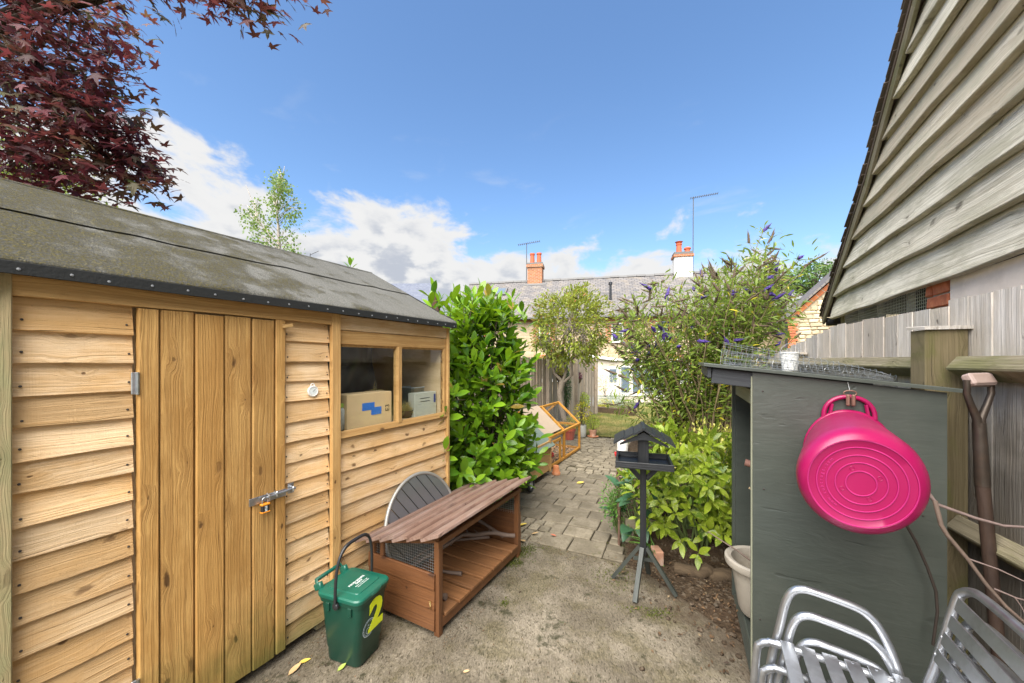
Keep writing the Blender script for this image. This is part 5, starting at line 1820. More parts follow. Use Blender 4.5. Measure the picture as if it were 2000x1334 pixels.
for y in (RY1,):
    beam('tie', run, W_RUN, (RX, y, RZE - 0.012), (RX2, y, RZE - 0.012), 0.034, 0.034, (0, 0, 1))
    beam('tie', run, W_RUN, (RX, y, 0.03), (RX2, y, 0.03), 0.034, 0.034, (0, 0, 1))
# door frame in the side
dfx = RX + 0.028
dr = MB().box((dfx, 4.71, 0.21), (0.022, 0.035, 0.36)).box((dfx, 5.18, 0.21), (0.022, 0.035, 0.36)).box((dfx, 4.945, 0.372), (0.022, 0.435, 0.035)).box((dfx, 4.945, 0.048), (0.022, 0.435, 0.035))
dr.build('door', W_RUN, run)
HARD = plain('hardboard', (0.36, 0.28, 0.20), 0.7, var=0.12)
rs_ = Vector((RX - RM, 0, RZE - RZR))
MB().box((0, 0, 0), (rs_.length * 0.98, 0.62, 0.008)).build('roof_board', HARD, run, M=axes((RM + rs_.x * 0.5, 4.98, RZR + rs_.z * 0.5 + 0.045), rs_, (0.6, 0, 1)))
wm = MB()
y = RY0
while y < RY1:
    wm.tube([(RX - 0.005, y, 0.03), (RX - 0.005, y, RZE), (RM, y, RZR - 0.005)], 0.0010, 3, False)
    wm.tube([(RX2 + 0.005, y, 0.03), (RX2 + 0.005, y, RZE), (RM, y, RZR - 0.005)], 0.0010, 3, False)
    y += 0.03
for sx in (RX - 0.006, RX2 + 0.006):
    z = 0.05
    while z < RZE:
        wm.tube([(sx, RY0, z), (sx, RY1, z)], 0.0010, 3, False)
        z += 0.03
for k in range(16):
    f_ = k / 16
    for xe in (RX, RX2):
        wm.tube([(xe + (RM - xe) * f_, RY0 + .75, RZE + (RZR - RZE) * f_), (xe + (RM - xe) * f_, RY1, RZE + (RZR - RZE) * f_)], 0.0010, 3, False)
x = RX2
while x < RX:
    ht = RZE + (RZR - RZE) * (1 - abs(x - RM) / (RX - RM))
    wm.tube([(x, RY1 - 0.01, 0.03), (x, RY1 - 0.01, ht)], 0.0010, 3, False)
    x += 0.03
wm.build('wire_mesh', WIRE_D, run, kind='stuff')
chips = MB()
for k in range(900):
    c = Vector((random.uniform(RX2 + .05, RX - .04), random.uniform(RY0 + .05, RY1 - .04), 0.012 + random.random() * 0.03))
    chips.box(c, (random.uniform(.015, .04), random.uniform(.008, .02), 0.004), Matrix.Rotation(random.random() * 6, 4, 'Z') @ Matrix.Rotation(random.gauss(0, .4), 4, 'X'))
tag(chips.build('bark_chips', plain('bark_chip', (0.50, 0.30, 0.16), 0.85, var=0.5, nscale=40)), 'pale bark chips spread inside the chicken run', 'bark chips', kind='stuff')


def drinker(label, c, s=1.0):
    t_ = thing('poultry_drinker', label, 'drinker', c)
    MB().lathe([(0.075 * s, 0.03 * s), (0.075 * s, 0.21 * s), (0.06 * s, 0.235 * s), (0.015 * s, 0.245 * s)], 20).build('water_jar', WHITEP, t_, smooth=40)
    MB().lathe([(0.085 * s, 0.0), (0.112 * s, 0.02 * s), (0.116 * s, 0.06 * s), (0.106 * s, 0.06 * s), (0.10 * s, 0.03 * s), (0.02, 0.028 * s)], 24).build('trough', REDP, t_, smooth=40)
    MB().tube([(0.03 * math.cos(a), 0, 0.245 * s + 0.035 * math.sin(a)) for a in [math.pi * k / 8 for k in range(9)]], 0.004, 6).build('handle', REDP, t_)
    return t_


gd = G(1216, 893)
drinker('white poultry drinker with red trough on the path behind the bird table', gd, 1.1)
drinker('small white and red poultry drinker inside the chicken run', (-2.30, 5.35, 0.03), 0.9)
fb = thing('feed_bucket', 'dark metal feeder standing inside the chicken run', 'feeder', (-2.28, 4.98, 0.03))
MB().lathe([(0.11, 0.0), (0.12, 0.03), (0.08, 0.05), (0.075, 0.26), (0.09, 0.27), (0.02, 0.30)], 18).build('hopper', plain('dark_feeder', (0.06, 0.07, 0.075), 0.5), fb, smooth=40)
MB().tube([(0.09 * math.cos(a), 0, 0.26 + 0.07 * math.sin(a)) for a in [math.pi * k / 8 for k in range(9)]], 0.003, 5).build('handle', GALV, fb)


def pot(name, label, c, r, h, mat, upside=False, cat='pot', rim=True, soil=True):
    t_ = thing(name, label, cat, c)
    rim_h = h * 0.22
    prof = [(r * 0.66, 0.0), (r * 0.90, h - rim_h), (r, h - rim_h), (r, h), (r * 0.88, h), (r * 0.80, h * 0.85), (r * 0.60, 0.02)] if rim else [(r * 0.80, 0.0), (r * 0.95, h * 0.10), (r, h * 0.5), (r * 0.98, h), (r * 0.88, h), (r * 0.85, h * 0.85), (r * 0.6, 0.03)]
    if upside:
        prof = [(a, h - b) for a, b in prof]
        MB().lathe(prof[::-1], 22).build('pot_wall', mat, t_, smooth=35)
    else:
        MB().lathe(prof, 22).build('pot_wall', mat, t_, smooth=35)
        if soil:
            MB().lathe([(0.001, h * 0.84), (r * 0.82, h * 0.84)], 18).build('compost', SOIL, t_)
    return t_


p_up = G(1086, 926)
pot('upturned_pot', 'small terracotta flowerpot upside down beside the chicken run', p_up, 0.058, 0.115, TERRA, True)
POTW = plain('pale_glazed_pot', (0.36, 0.365, 0.335), 0.45, var=0.2, nscale=9)
p1_ = G(1137, 853)
pot('white_pot', 'tall pale grey glazed pot with leggy plant at the lawn edge', p1_, 0.085, 0.24, POTW, rim=False)
p2_ = G(1158, 853)
pt2 = pot('small_terracotta_pot', 'weathered terracotta pot on a saucer with feathery green plant', p2_, 0.082, 0.15, TERRAD)
MB().lathe([(0.10, 0.0), (0.115, 0.018), (0.108, 0.018), (0.02, 0.006)], 20).build('saucer', TERRA, pt2, smooth=40)
p3_ = G(1112, 858)
pot('red_pot', 'wide red terracotta pot partly behind the chicken run', p3_, 0.13, 0.22, plain('red_glaze', (0.40, 0.075, 0.04), 0.5, var=0.2))

# ------------------------------------------------------------------ grey log store
LS0, LSA = Vector((0.164, 2.13, 0)), R(3.9)
store = thing('log_store', 'dark grey painted open-fronted wooden log store with sloping roof', 'log store', LS0, LSA)
SD, SWd, SH0, SH1 = 0.672, 0.66, 1.478, 1.404


def rz_(x):
    return SH0 + (SH1 - SH0) * x / SD


side = [(0, 0.0), (SD, 0.0), (SD, SH1), (0, SH0)]
My = Matrix(((1, 0, 0, 0), (0, 0, -1, 0), (0, 1, 0, 0), (0, 0, 0, 1)))
MB().prism(side, -0.009, 0.009, My, (0, 0.009, 0.012)).build('near_panel', W_GREY, store)
MB().prism(side, -0.009, 0.009, My, (0, SWd - 0.009, 0.012)).build('far_panel', W_GREY, store)
MB().box((SD - 0.009, SWd / 2, SH1 / 2 + .005), (0.014, SWd - 0.04, SH1 - 0.02)).build('back_panel', W_GREY, store)
plank('front_post', store, W_GREY, (0.004, SWd + 0.022, 0.74), (0, 0, 1), (-1, 0, 0), 1.46, 0.044, 0.04, 0.003)
plank('edge_strip', store, W_CREAMP, (-0.004, 0.0125, 0.74), (0, 0, 1), (-1, 0, 0), 1.46, 0.018, 0.006, 0.001)
plank('bottom_rail', store, W_GREY, (0.012, SWd / 2, 0.045), (0, 1, 0), (-1, 0, 0.4), SWd - 0.03, 0.06, 0.03, 0.004)
for k in range(5):
    plank('floor_slat', store, W_GREY, (0.09 + k * 0.125, SWd / 2, 0.085), (0, 1, 0), (0, 0, 1), SWd - 0.04, 0.10, 0.018, 0.003)
plank('head_rail', store, W_CREAMP, (0.010, SWd / 2 + 0.005, 1.365), (0, 1, 0), (-1, 0, 0), SWd - 0.04, 0.075, 0.020, 0.003)
sl3 = Vector((SD, 0, SH1 - SH0)).normalized()
rn3 = Vector((-sl3.z, 0, sl3.x))
ra, rb2 = -0.215, SD + 0.035
plank('roof', store, W_GREY, Vector(((ra + rb2) / 2, SWd / 2 + 0.012, rz_((ra + rb2) / 2) + 0.026)), sl3, rn3, (rb2 - ra), SWd + 0.075, 0.016, 0.003)
DKP = wood('store_dark_paint', (0.042, 0.046, 0.050), (0.030, 0.032, 0.036), (0.02, 0.02, 0.02), 0.5, 0.1, bump=0.2, knots=0.2)
plank('eaves_cheek', store, DKP, Vector((-0.088, 0.020, rz_(-0.088) - 0.026)), sl3, (0, -1, 0), 0.172, 0.076, 0.018, 0.002)
plank('eaves_cheek', store, DKP, Vector((-0.088, SWd - 0.02, rz_(-0.088) - 0.026)), sl3, (0, 1, 0), 0.172, 0.076, 0.018, 0.002)
plank('eaves_fascia', store, DKP, Vector((-0.186, SWd / 2, rz_(-0.186) - 0.012)), (0, 1, 0), (-1, 0, 0), SWd - 0.01, 0.050, 0.016, 0.002)
for (x, z) in ((0.04, 1.40), (0.045, 0.93), (0.03, 0.30), (0.60, 0.90)):
    MB().lathe([(0.0045, 0), (0.004, 0.002), (0.001, 0.0026)], 8, Matrix.Rotation(R(90), 4, 'X'), (x, 0.0, z)).build('screw', NAILD, store)


def lw(x, y, z):
    """log store coordinates to the world"""
    c, s = math.cos(LSA), math.sin(LSA)
    return Vector((LS0.x + c * x - s * y, LS0.y + s * x + c * y, z))


for k, (x, y, z, L) in enumerate(((0.12, 0.52, 0.94, 0.34), (0.10, 0.40, 0.80, 0.22))):
    pass
branch('stored_branch', 'thick pinkish branch sticking out of the grey log store', [lw(0.50, 0.30, 0.82), lw(0.20, 0.34, 0.90), lw(0.02, 0.40, 0.955)], 0.012, 0.020, plain('pink_bark', (0.30, 0.15, 0.11), 0.7, var=0.3), twigs=3)
branch('stored_twig', 'thin pale twig inside the log store opening', [lw(0.45, 0.20, 0.70), lw(0.16, 0.26, 0.78), lw(0.03, 0.33, 0.83)], 0.004, 0.006, plain('pale_twig', (0.42, 0.30, 0.17), 0.7), twigs=1)
# planter standing at the front of the store
URN = plain('stained_cream_plastic', (0.36, 0.32, 0.26), 0.55, var=0.15, nscale=9, dirt=(0.15, 0.115, 0.07), dirt_amt=0.75)
uc = lw(0.085, 0.40, 0.096)
urn = thing('cream_planter', 'stained cream plastic planter standing in the log store front', 'planter', uc)
MB().lathe([(0.085, 0.0), (0.10, 0.03), (0.125, 0.20), (0.135, 0.255), (0.165, 0.27), (0.17, 0.285), (0.168, 0.305), (0.155, 0.312), (0.135, 0.305), (0.125, 0.25), (0.10, 0.12), (0.02, 0.11)], 32).build('tapered_bowl', URN, urn, smooth=38)
branch('twig_in_planter', 'bare twig lying across the cream planter rim', [uc + Vector((-.26, .10, 0.37)), uc + Vector((-.10, .02, 0.325)), uc + Vector((.05, -.05, 0.26))], 0.003, 0.006)
cup = thing('black_cup', 'small black plastic cup at the foot of the cream planter', 'cup', lw(0.12, 0.20, 0.096))
MB().lathe([(0.03, 0), (0.043, 0.10), (0.04, 0.10), (0.028, 0.005)], 16).build('cup_wall', BLACKP, cup, smooth=40)

# roll of wire netting on the store roof
net = MB()
NL, NR = 30, 13
for layer in range(2):
    for k in range(NL):
        f_ = k / (NL - 1)
        x = -0.10 + 0.74 * f_
        rad = (0.052 * (1 - f_) ** 0.7 + 0.013) * (1 - 0.35 * layer)
        pts = []
        for j in range(15):
            a = 2 * math.pi * j / 14 + layer
            yv = 0.30 + 0.05 * f_ + rad * (1.2 + 0.4 * f_) * math.cos(a) + 0.006 * math.sin(k * 1.3)
            zv = rz_(x) + 0.036 + rad + rad * math.sin(a) * 0.95 + 0.006 * math.sin(k * 2.1 + j)
            pts.append((x + 0.012 * math.sin(a + layer * 2), yv, zv))
        net.tube(pts, 0.0007, 3, False)
    for j in range(NR):
        a = 2 * math.pi * j / NR + layer
        pts = []
        for k in range(24):
            f_ = k / 23
            x = -0.10 + 0.74 * f_
            rad = (0.052 * (1 - f_) ** 0.7 + 0.013) * (1 - 0.35 * layer)
            aa = a + 0.22 * math.sin(f_ * 7 + j)
            pts.append((x, 0.30 + 0.05 * f_ + rad * (1.2 + 0.4 * f_) * math.cos(aa), rz_(x) + 0.036 + rad + rad * math.sin(aa) * 0.95))
        net.tube(pts, 0.0007, 3, False)
o = net.build('wire_netting_roll', WIRE, None)
o.matrix_basis = Matrix.Translation(LS0) @ Matrix.Rotation(LSA, 4, 'Z')
tag(o, 'loose roll of galvanised wire netting lying on the log store roof', 'wire netting')
wbk = thing('white_bucket', 'little white plastic bucket with wire handle on the log store roof', 'bucket', lw(0.275, 0.60, rz_(0.275) + 0.036), LSA)
MB().lathe([(0.038, 0.0), (0.046, 0.105), (0.050, 0.105), (0.050, 0.114), (0.043, 0.114), (0.035, 0.01)], 20).build('bucket_wall', WHITEP, wbk, smooth=40)
MB().tube([(0.049 * math.cos(a), 0.0, 0.10 + 0.065 * math.sin(a)) for a in [math.pi * k / 10 for k in range(11)]], 0.0018, 5).build('handle', GALV, wbk)

# ------------------------------------------------------------------ pink trug hanging on the store
TB = P(1682, 945, 1.10)
TM = lw(0.357, 0.0, 1.135) + Vector((0.0, -0.004, 0))
_tn = Vector((math.sin(LSA), -math.cos(LSA), 0))
_tx = Vector((math.cos(LSA), math.sin(LSA), 0))
TL = (TB - TM).dot(_tn)
TOX, TOY = (TB - TM).dot(_tx), (TB - TM).z
trug = thing('pink_trug', 'bright pink flexible plastic trug hanging base outwards on the grey store', 'trug', TM)
trug.rotation_euler = axes((0, 0, 0), _tx, _tn).to_euler()


def squash(m_):
    """worn, flexible rubber: sagging aside and slightly out of round"""
    m_.v = [(x * (1 - 0.17 * (1 - z / TL)) + TOX * z / TL, y * (1 - 0.015 * math.sin(z * 7)) + TOY * z / TL, z) for x, y, z in m_.v]
    return m_


squash(MB().lathe([(0.140, TL - 0.05), (0.176, 0.02), (0.180, 0.004), (0.190, 0.0), (0.195, 0.006), (0.193, 0.014), (0.187, 0.018), (0.166, TL - 0.085), (0.162, TL - 0.055), (0.154, TL - 0.026), (0.142, TL - 0.008), (0.130, TL), (0.127, TL - 0.003), (0.09, TL - 0.003), (0.05, TL - 0.003), (0.001, TL - 0.003)], 48)).build('tub_wall', PINK, trug, smooth=50)
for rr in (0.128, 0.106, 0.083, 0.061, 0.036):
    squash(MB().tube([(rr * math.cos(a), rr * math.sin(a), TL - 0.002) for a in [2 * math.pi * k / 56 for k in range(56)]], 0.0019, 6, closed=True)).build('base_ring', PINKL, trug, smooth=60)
word = 'www.tubtrugs.com'
for k, chh in enumerate(word):
    a = R(230 - k * 6.2)
    text('embossed_letter', chh, 0.013, PINKL, trug, Matrix.Translation((TOX + 0.0945 * math.cos(a), TOY + 0.0945 * math.sin(a), TL - 0.0025)) @ Matrix.Rotation(a - R(90), 4, 'Z'), 0.0010)
for k in range(4):
    a = R(25 + k * 90)
    MB().tube([(TOX + 0.048 * math.cos(a) + 0.006 * math.cos(b), TOY + 0.048 * math.sin(a) + 0.006 * math.sin(b), TL - 0.0025) for b in [2 * math.pi * j / 12 for j in range(12)]], 0.0008, 4, closed=True).build('moulding_mark', PINK, trug)
for sg in (1, -1):
    hp_ = []
    for k in range(15):
        a = math.pi * k / 14
        hp_.append((0.088 * math.cos(a), sg * (0.158 + 0.095 * math.sin(a) ** 0.8), 0.008))
    MB().tube(hp_, 0.0095, 8).build('handle', PINK, trug, smooth=60)
    for sx in (-1, 1):
        MB().tube([(sx * 0.066, sg * 0.170, 0.010), (sx * 0.058, sg * 0.220, 0.010)], 0.007, 6).build('handle_web', PINK, trug)
hk = thing('hanging_clip', 'rusty metal clip holding the pink trug on the store', 'clip', TM + Vector((0.004, -0.012, 0.268)))
RUST = plain('rusty_steel', (0.22, 0.12, 0.09), 0.6, 0.6, var=0.4)
MB().tube([(0.022 * math.cos(a), 0.0, 0.012 * math.sin(a)) for a in [2 * math.pi * k / 14 for k in range(14)]], 0.0028, 6, closed=True).build('ring', RUST, hk)
MB().cbox((-0.008, -0.006, -0.030), (0.014, 0.012, 0.050), 0.004).cbox((0.010, -0.006, -0.030), (0.014, 0.012, 0.050), 0.004).build('jaws', RUST, hk)
MB().tube([(0, 0.004, 0.012), (-0.006, 0.010, 0.05)], 0.0012, 5).build('wire', WIRE, hk)

# ------------------------------------------------------------------ D-handled spade against the fence
IRON = plain('worn_iron', (0.075, 0.058, 0.045), 0.45, 0.6, var=0.3, nscale=30, dirt=(0.11, 0.065, 0.04), dirt_amt=0.5)
GRIP = wood('worn_grip_wood', (0.36, 0.27, 0.235), (0.24, 0.165, 0.135), rough=0.5, bump=0.2)
sp0 = P(1912, 742, 1.47)
spd = thing('garden_spade', 'old spade with pale wooden grip standing against the fence', 'spade', (sp0.x + 0.02, sp0.y - 0.02, 0))
zt = sp0.z
gx, gy = -0.02, 0.02
MB().cbox((0, 0, 0), (0.105, 0.038, 0.052), 0.008).build('grip', GRIP, spd, M=axes((gx, gy, zt), (0.83, 0.55, 0.02), (-0.3, 0.3, 0.9)))
for sg in (-1, 1):
    a = Vector((gx + sg * 0.044, gy + sg * 0.029, zt - 0.02))
    MB().tube([a + Vector((0, 0, 0.02)), a + Vector((sg * 0.001, 0, -0.035)), Vector((gx + sg * 0.030, gy + sg * 0.020, zt - 0.10)), Vector((gx + sg * 0.008, gy + sg * .006, zt - 0.155)), Vector((gx, gy, zt - 0.22))], [0.011, 0.011, 0.012, 0.014, 0.016], 8).build('strap', IRON, spd, smooth=60)
MB().tube([(gx, gy, zt - 0.17), (gx + 0.01, gy, zt - 0.42)], [0.019, 0.022], 10).build('socket', IRON, spd, smooth=60)
MB().tube([(gx + 0.009, gy, zt - 0.40), (0.03, 0.0, 0.30)], 0.020, 12).build('shaft', wood('dark_ash_shaft', (0.050, 0.031, 0.022), (0.028, 0.017, 0.013), rough=0.6), spd, smooth=60)
MB().cbox((0.034, -0.004, 0.15), (0.17, 0.012, 0.28), 0.004, Matrix.Rotation(R(33), 4, 'Z')).build('blade', IRON, spd)

# ------------------------------------------------------------------ stacked aluminium chairs
def smooth_path(pts, n=4):
    pts = [Vector(p) for p in pts]
    out = []
    for i in range(len(pts) - 1):
        p0, p1, p2, p3 = pts[max(i - 1, 0)], pts[i], pts[i + 1], pts[min(i + 2, len(pts) - 1)]
        for k in range(n):
            f_ = k / n
            out.append(0.5 * ((2 * p1) + (p2 - p0) * f_ + (2 * p0 - 5 * p1 + 4 * p2 - p3) * f_ ** 2 + (3 * p1 - p0 - 3 * p2 + p3) * f_ ** 3))
    out.append(pts[-1])
    return out


def chair(label, dz, dxx, full):
    t_ = thing('aluminium_chair', label, 'chair', (0.36 + dxx, 1.38, dz), 0, 'stacked aluminium armchairs')
    yf, yn = 0.225, -0.225
    zs_ = 0.36
    r = 0.0125

    def side(y, yo):
        # seat side rail bending down into the front leg
        a_ = [(-0.245, y, 0.012), (-0.225, y, zs_ - 0.06), (-0.214, y, zs_ - 0.018), (-0.190, y, zs_ - 0.003), (-0.15, y, zs_), (0.19, y, zs_ - 0.006), (0.215, y, zs_ + 0.02), (0.24, y, zs_ + 0.12), (0.275, y, zs_ + 0.29)]
        return a_

    # frame: sides and top rail of the back in one tube
    left = side(yn, 0)
    right = side(yf, 0)
    topc = [(0.285, yf - 0.012, zs_ + 0.325), (0.292, yf - 0.045, zs_ + 0.345), (0.294, yf - 0.10, zs_ + 0.352), (0.294, 0, zs_ + 0.355), (0.294, yn + 0.10, zs_ + 0.352), (0.292, yn + 0.045, zs_ + 0.345), (0.285, yn + 0.012, zs_ + 0.325)]
    MB().tube(smooth_path(right + topc + left[::-1]), r, 10).build('frame', ALU, t_, smooth=60)
    for sg, y in ((1, yf + 0.030), (-1, yn - 0.030)):
        arm = [(-0.205, y, 0.012), (-0.180, y, 0.26), (-0.150, y, 0.42), (-0.135, y, 0.50), (-0.115, y, 0.545), (-0.085, y, 0.562), (-0.04, y, 0.560), (0.05, y, 0.545), (0.085, y, 0.528), (0.115, y, 0.49), (0.15, y, 0.40), (0.19, y, 0.22), (0.235, y, 0.012)]
        MB().tube(smooth_path(arm), r * 1.05, 10).build('arm_and_legs', ALU, t_, smooth=60)
        for (x, z) in ((-0.17, 0.355), (0.16, 0.352)):
            MB().tube([(x, y - sg * 0.030, z), (x, y + sg * 0.004, z)], 0.006, 6).build('frame_bolt', GALV, t_)
    for k in range(6):
        x = -0.135 + k * 0.058
        plank('seat_slat', t_, ALU, (x, 0, zs_ + 0.0135), (0, 1, 0), (0, 0, 1), yf - yn + 0.012, 0.040, 0.004, 0.001)
        if full:
            for y in (yf - 0.004, yn + 0.004):
                MB().lathe([(0.004, 0.0155), (0.003, 0.0175), (0.001, 0.018)], 7, None, (x, y, zs_)).build('rivet', ALU, t_)
    bd = Vector((0.035, 0, 0.17)).normalized()
    bn = Vector((-bd.z, 0, bd.x))
    for k in range(4):
        c = Vector((0.245, 0, zs_ + 0.115)) + bd * (k * 0.058) + bn * 0.015 + Vector((0.010 * k * 0.2, 0, 0))
        plank('back_slat', t_, ALU, c, (0, 1, 0), bn, yf - yn + 0.012, 0.040, 0.004, 0.001)
        if full:
            for y in (yf - 0.004, yn + 0.004):
                MB().lathe([(0.004, 0.002), (0.003, 0.004), (0.001, 0.0045)], 7).build('rivet', ALU, t_, M=axes(c + Vector((0, y, 0)), (0, 1, 0), bn))
    return t_


chair('topmost slatted aluminium armchair of the stack in front of the grey store', 0.178, 0.0, True)
chair('middle slatted aluminium armchair of the stack, between the other two', 0.090, 0.016, False)
chair('lowest slatted aluminium armchair of the stack, standing on the concrete', 0.002, 0.032, False)

# ------------------------------------------------------------------ loose branches by the fence
BRK = plain('plum_twig_bark', (0.17, 0.12, 0.105), 0.7, var=0.3, nscale=40, bump=0.3)
pr = [P(1790, 935, 1.42), P(1812, 962, 1.40), P(1830, 985, 1.38), P(1905, 1012, 1.33), P(1960, 1027, 1.30), P(2040, 1032, 1.25)]
bb = thing('pruned_branch', 'pruned forked bare branch sticking out beyond the pink trug', 'branch', pr[0] - Vector((0, 0, 0.0)))
WORLD_THINGS.append(bb)


def btube(pts, r0, r1):
    n = len(pts)
    return MB().tube(pts, [r0 + (r1 - r0) * i / (n - 1) for i in range(n)], 8)


btube(pr, 0.0075, 0.0042).build('stem', BRK, bb, smooth=60)
pr2 = [P(1826, 978, 1.385), P(1838, 1025, 1.36), P(1850, 1045, 1.35), P(1890, 1092, 1.32), P(1925, 1140, 1.30), P(1965, 1185, 1.27), P(2000, 1215, 1.25)]
btube(pr2, 0.0078, 0.005).build('fork', W_TWIG, bb, smooth=60)
btube([P(1893, 1092, 1.32), P(1950, 1112, 1.27), P(2010, 1140, 1.2)], 0.0032, 0.0018).build('twig', BRK, bb, smooth=60)
btube([P(1942, 1150, 1.29), P(1985, 1168, 1.25), P(2030, 1180, 1.2)], 0.0035, 0.002).build('twig', BRK, bb, smooth=60)
btube([P(1983, 1168, 1.25), P(1995, 1185, 1.24), P(2010, 1215, 1.22)], 0.0018, 0.0010).build('twig', BRK, bb, smooth=60)
ds = [P(1770, 1025, 1.50), P(1790, 1060, 1.50), P(1812, 1110, 1.48), P(1828, 1155, 1.47), P(1831, 1195, 1.46), P(1822, 1260, 1.46)]
o = btube(ds, 0.0055, 0.0045).build('dark_stick', plain('dark_bark', (0.035, 0.024, 0.017), 0.8, var=0.3), smooth=60)
tag(o, 'dark thin bent stick leaning on the grey store below the trug', 'stick')

# ------------------------------------------------------------------ wattle edging, log and timbers of the bed
wt = wthing('wattle_edging', 'low woven willow hurdle edging round the planted bed', 'hurdle', (-0.75, 3.6, 0))
WA, WB, WC = G(1209, 1062), Vector((-0.93, 4.10, 0)), Vector((-0.40, 4.22, 0))


def hurdle(a, b, z0, z1, nr, npost):
    L = (b - a).length
    d_ = (b - a).normalized()
    n_ = Vector((-d_.y, d_.x, 0))
    for k in range(npost):
        c = a + d_ * (L * k / (npost - 1))
        MB().tube([c + Vector((0, 0, -0.02)), c + Vector((0.004, 0, z1 + random.uniform(0.0, 0.03)))], [0.012, 0.010], 8).build('stake', W_WATTLE, wt, smooth=60)
    for r in range(nr):
        pts = []
        for k in range(24):
            f_ = k / 23
            w = math.sin(math.pi * (f_ * (npost - 1) + r)) * 0.013
            pts.append(a + d_ * (L * (f_ * 1.06 - 0.03)) + n_ * w + Vector((0, 0, z0 + (z1 - z0) * (r + 0.5) / nr + 0.004 * math.sin(f_ * 9 + r))))
        MB().tube(pts, random.uniform(0.0055, 0.008), 6).build('willow_rod', W_WATTLE, wt, smooth=60)


hurdle(WA, WB, 0.19, 0.34, 8, 5)
hurdle(WB, WC, 0.12, 0.31, 10, 4)
bdg = wthing('bed_timber', 'mossy timber board holding the near end of the planted bed', 'timber', (-0.5, 3.2, 0))
ba, bb2 = G(1214, 1062), G(1330, 1075)
for k in range(2):
    a = ba + Vector((0.02, 0.05, 0.05 + 0.10 * k))
    b = bb2 + Vector((0.0, 0.12, 0.05 + 0.10 * k))
    beam('board', bdg, W_RAIL, a, b, 0.03, 0.095, (0, 0, 1))
o = branch('split_log', 'rough split log lying at the soil edge under the spotted laurel', [G(1322, 1112, 0.03), G(1375, 1118, 0.035), G(1440, 1128, 0.035)], 0.040, 0.052, W_LOG, 12, cat='log')
lb = G(1283, 1098)
o = MB().cbox((0, 0, 0.05), (0.07, 0.11, 0.11), 0.008).build('broken_brick', TERRAD, M=Matrix.Translation((lb.x, lb.y, 0.0)) @ Matrix.Rotation(0.5, 4, 'Z'))
tag(o, 'broken terracotta brick standing behind the bird table legs', 'brick')
hg = G(1162, 800)
slp = wthing('sleeper_edging', 'dark timber sleeper edging along the far end of the lawn', 'sleeper', (hg.x, hg.y, 0))
beam('sleeper', slp, W_LOG, G(1160, 799, .07), G(1240, 806, .07), 0.20, 0.16, (0, 0, 1))
dk = P(1168, 785, 12.8)
deck = thing('garden_step', 'pale grey green timber steps below the cream extension', 'steps', (dk.x, dk.y, 0), HA)
DECKM = wood('grey_green_deck', (0.36, 0.38, 0.32), (0.25, 0.27, 0.22), bump=0.3)
for k in range(4):
    plank('step_board', deck, DECKM, (0.2, -0.2 + 0.25 * k * 0.4, 0.06 + 0.075 * k), (1, 0, 0), (0, -1, 0.1), 1.3, 0.07, 0.06, 0.005)
ch_p = P(1153, 790, 12.3)
gc = thing('folded_seat', 'pale blue grey panel leaning on the steps by the lawn', 'panel', (ch_p.x, ch_p.y, 0), HA)
MB().cbox((0, 0, 0.17), (0.22, 0.03, 0.30), 0.008, Matrix.Rotation(R(-15), 4, 'X')).build('panel', plain('pale_blue_grey', (0.50, 0.56, 0.62), 0.5), gc)
MB().box((-0.09, 0.05, 0.09), (0.02, 0.16, 0.02)).box((0.09, 0.05, 0.09), (0.02, 0.16, 0.02)).build('strut', GALV, gc)
# ------------------------------------------------------------------ plants
def nrmz(a):
    return a / np.maximum(np.linalg.norm(a, axis=-1, keepdims=True), 1e-9)


def leaf_tpl(L=1.0, W=0.35, n=4, fold=0.18, droop=0.15, a=0.85, b=0.8, stalk=0.08):
    """leaf along +x, face +z: verts (m,3) and faces"""
    vs_, fs_ = [(0, 0, 0)], []
    rows = []
    for i in range(n + 1):
        f_ = i / n
        x = L * (stalk + (1 - stalk) * f_)
        w = W / 2 * max(0.0, math.sin(math.pi * f_ ** a)) ** b
        z = -droop * L * f_ * f_
        if i == 0 or i == n:
            rows.append([len(vs_)])
            vs_.append((x, 0, z))
        else:
            rows.append([len(vs_), len(vs_) + 1, len(vs_) + 2])
            vs_ += [(x, -w, z + fold * w), (x, 0, z), (x, w, z + fold * w)]
    fs_.append((0, rows[1][0], rows[0][0])) if False else None
    for i in range(n):
        A, B = rows[i], rows[i + 1]
        if len(A) == 1 and len(B) == 3:
            fs_ += [(A[0], B[1], B[0]), (A[0], B[2], B[1])]
        elif len(A) == 3 and len(B) == 1:
            fs_ += [(A[0], A[1], B[0]), (A[1], A[2], B[0])]
        else:
            fs_ += [(A[0], A[1], B[1], B[0]), (A[1], A[2], B[2], B[1])]
    # thin stalk joins the base to the blade
    k = len(vs_)
    t_ = W * 0.03
    vs_ += [(0, t_, 0), (L * stalk, t_, 0), (L * stalk, -t_, 0)]
    fs_.append((0, k + 2, k + 1, k))
    return np.array(vs_, float), fs_


def palmate_tpl(size=1.0):
    tips = [(-118, 0.42), (-62, 0.78), (0, 1.0), (62, 0.78), (118, 0.42)]
    pts = [(0, 0, 0)]
    ring = []
    seq = []
    for i, (an, r) in enumerate(tips):
        a = R(an)
        seq += [(a - R(13), r * 0.62), (a - R(7), r * 0.70), (a, r), (a + R(7), r * 0.70), (a + R(13), r * 0.62)]
        if i < 4:
            an2 = R((an + tips[i + 1][0]) / 2)
            seq.append((an2, 0.30))
    for a, r in seq:
        pts.append((r * math.cos(a) + 0.12, r * math.sin(a), -0.18 * r * r + 0.03 * math.cos(5 * a)))
    n = len(seq)
    fs_ = [(0, i + 1, i + 2) for i in range(n - 1)]
    return np.array(pts, float) * size, fs_


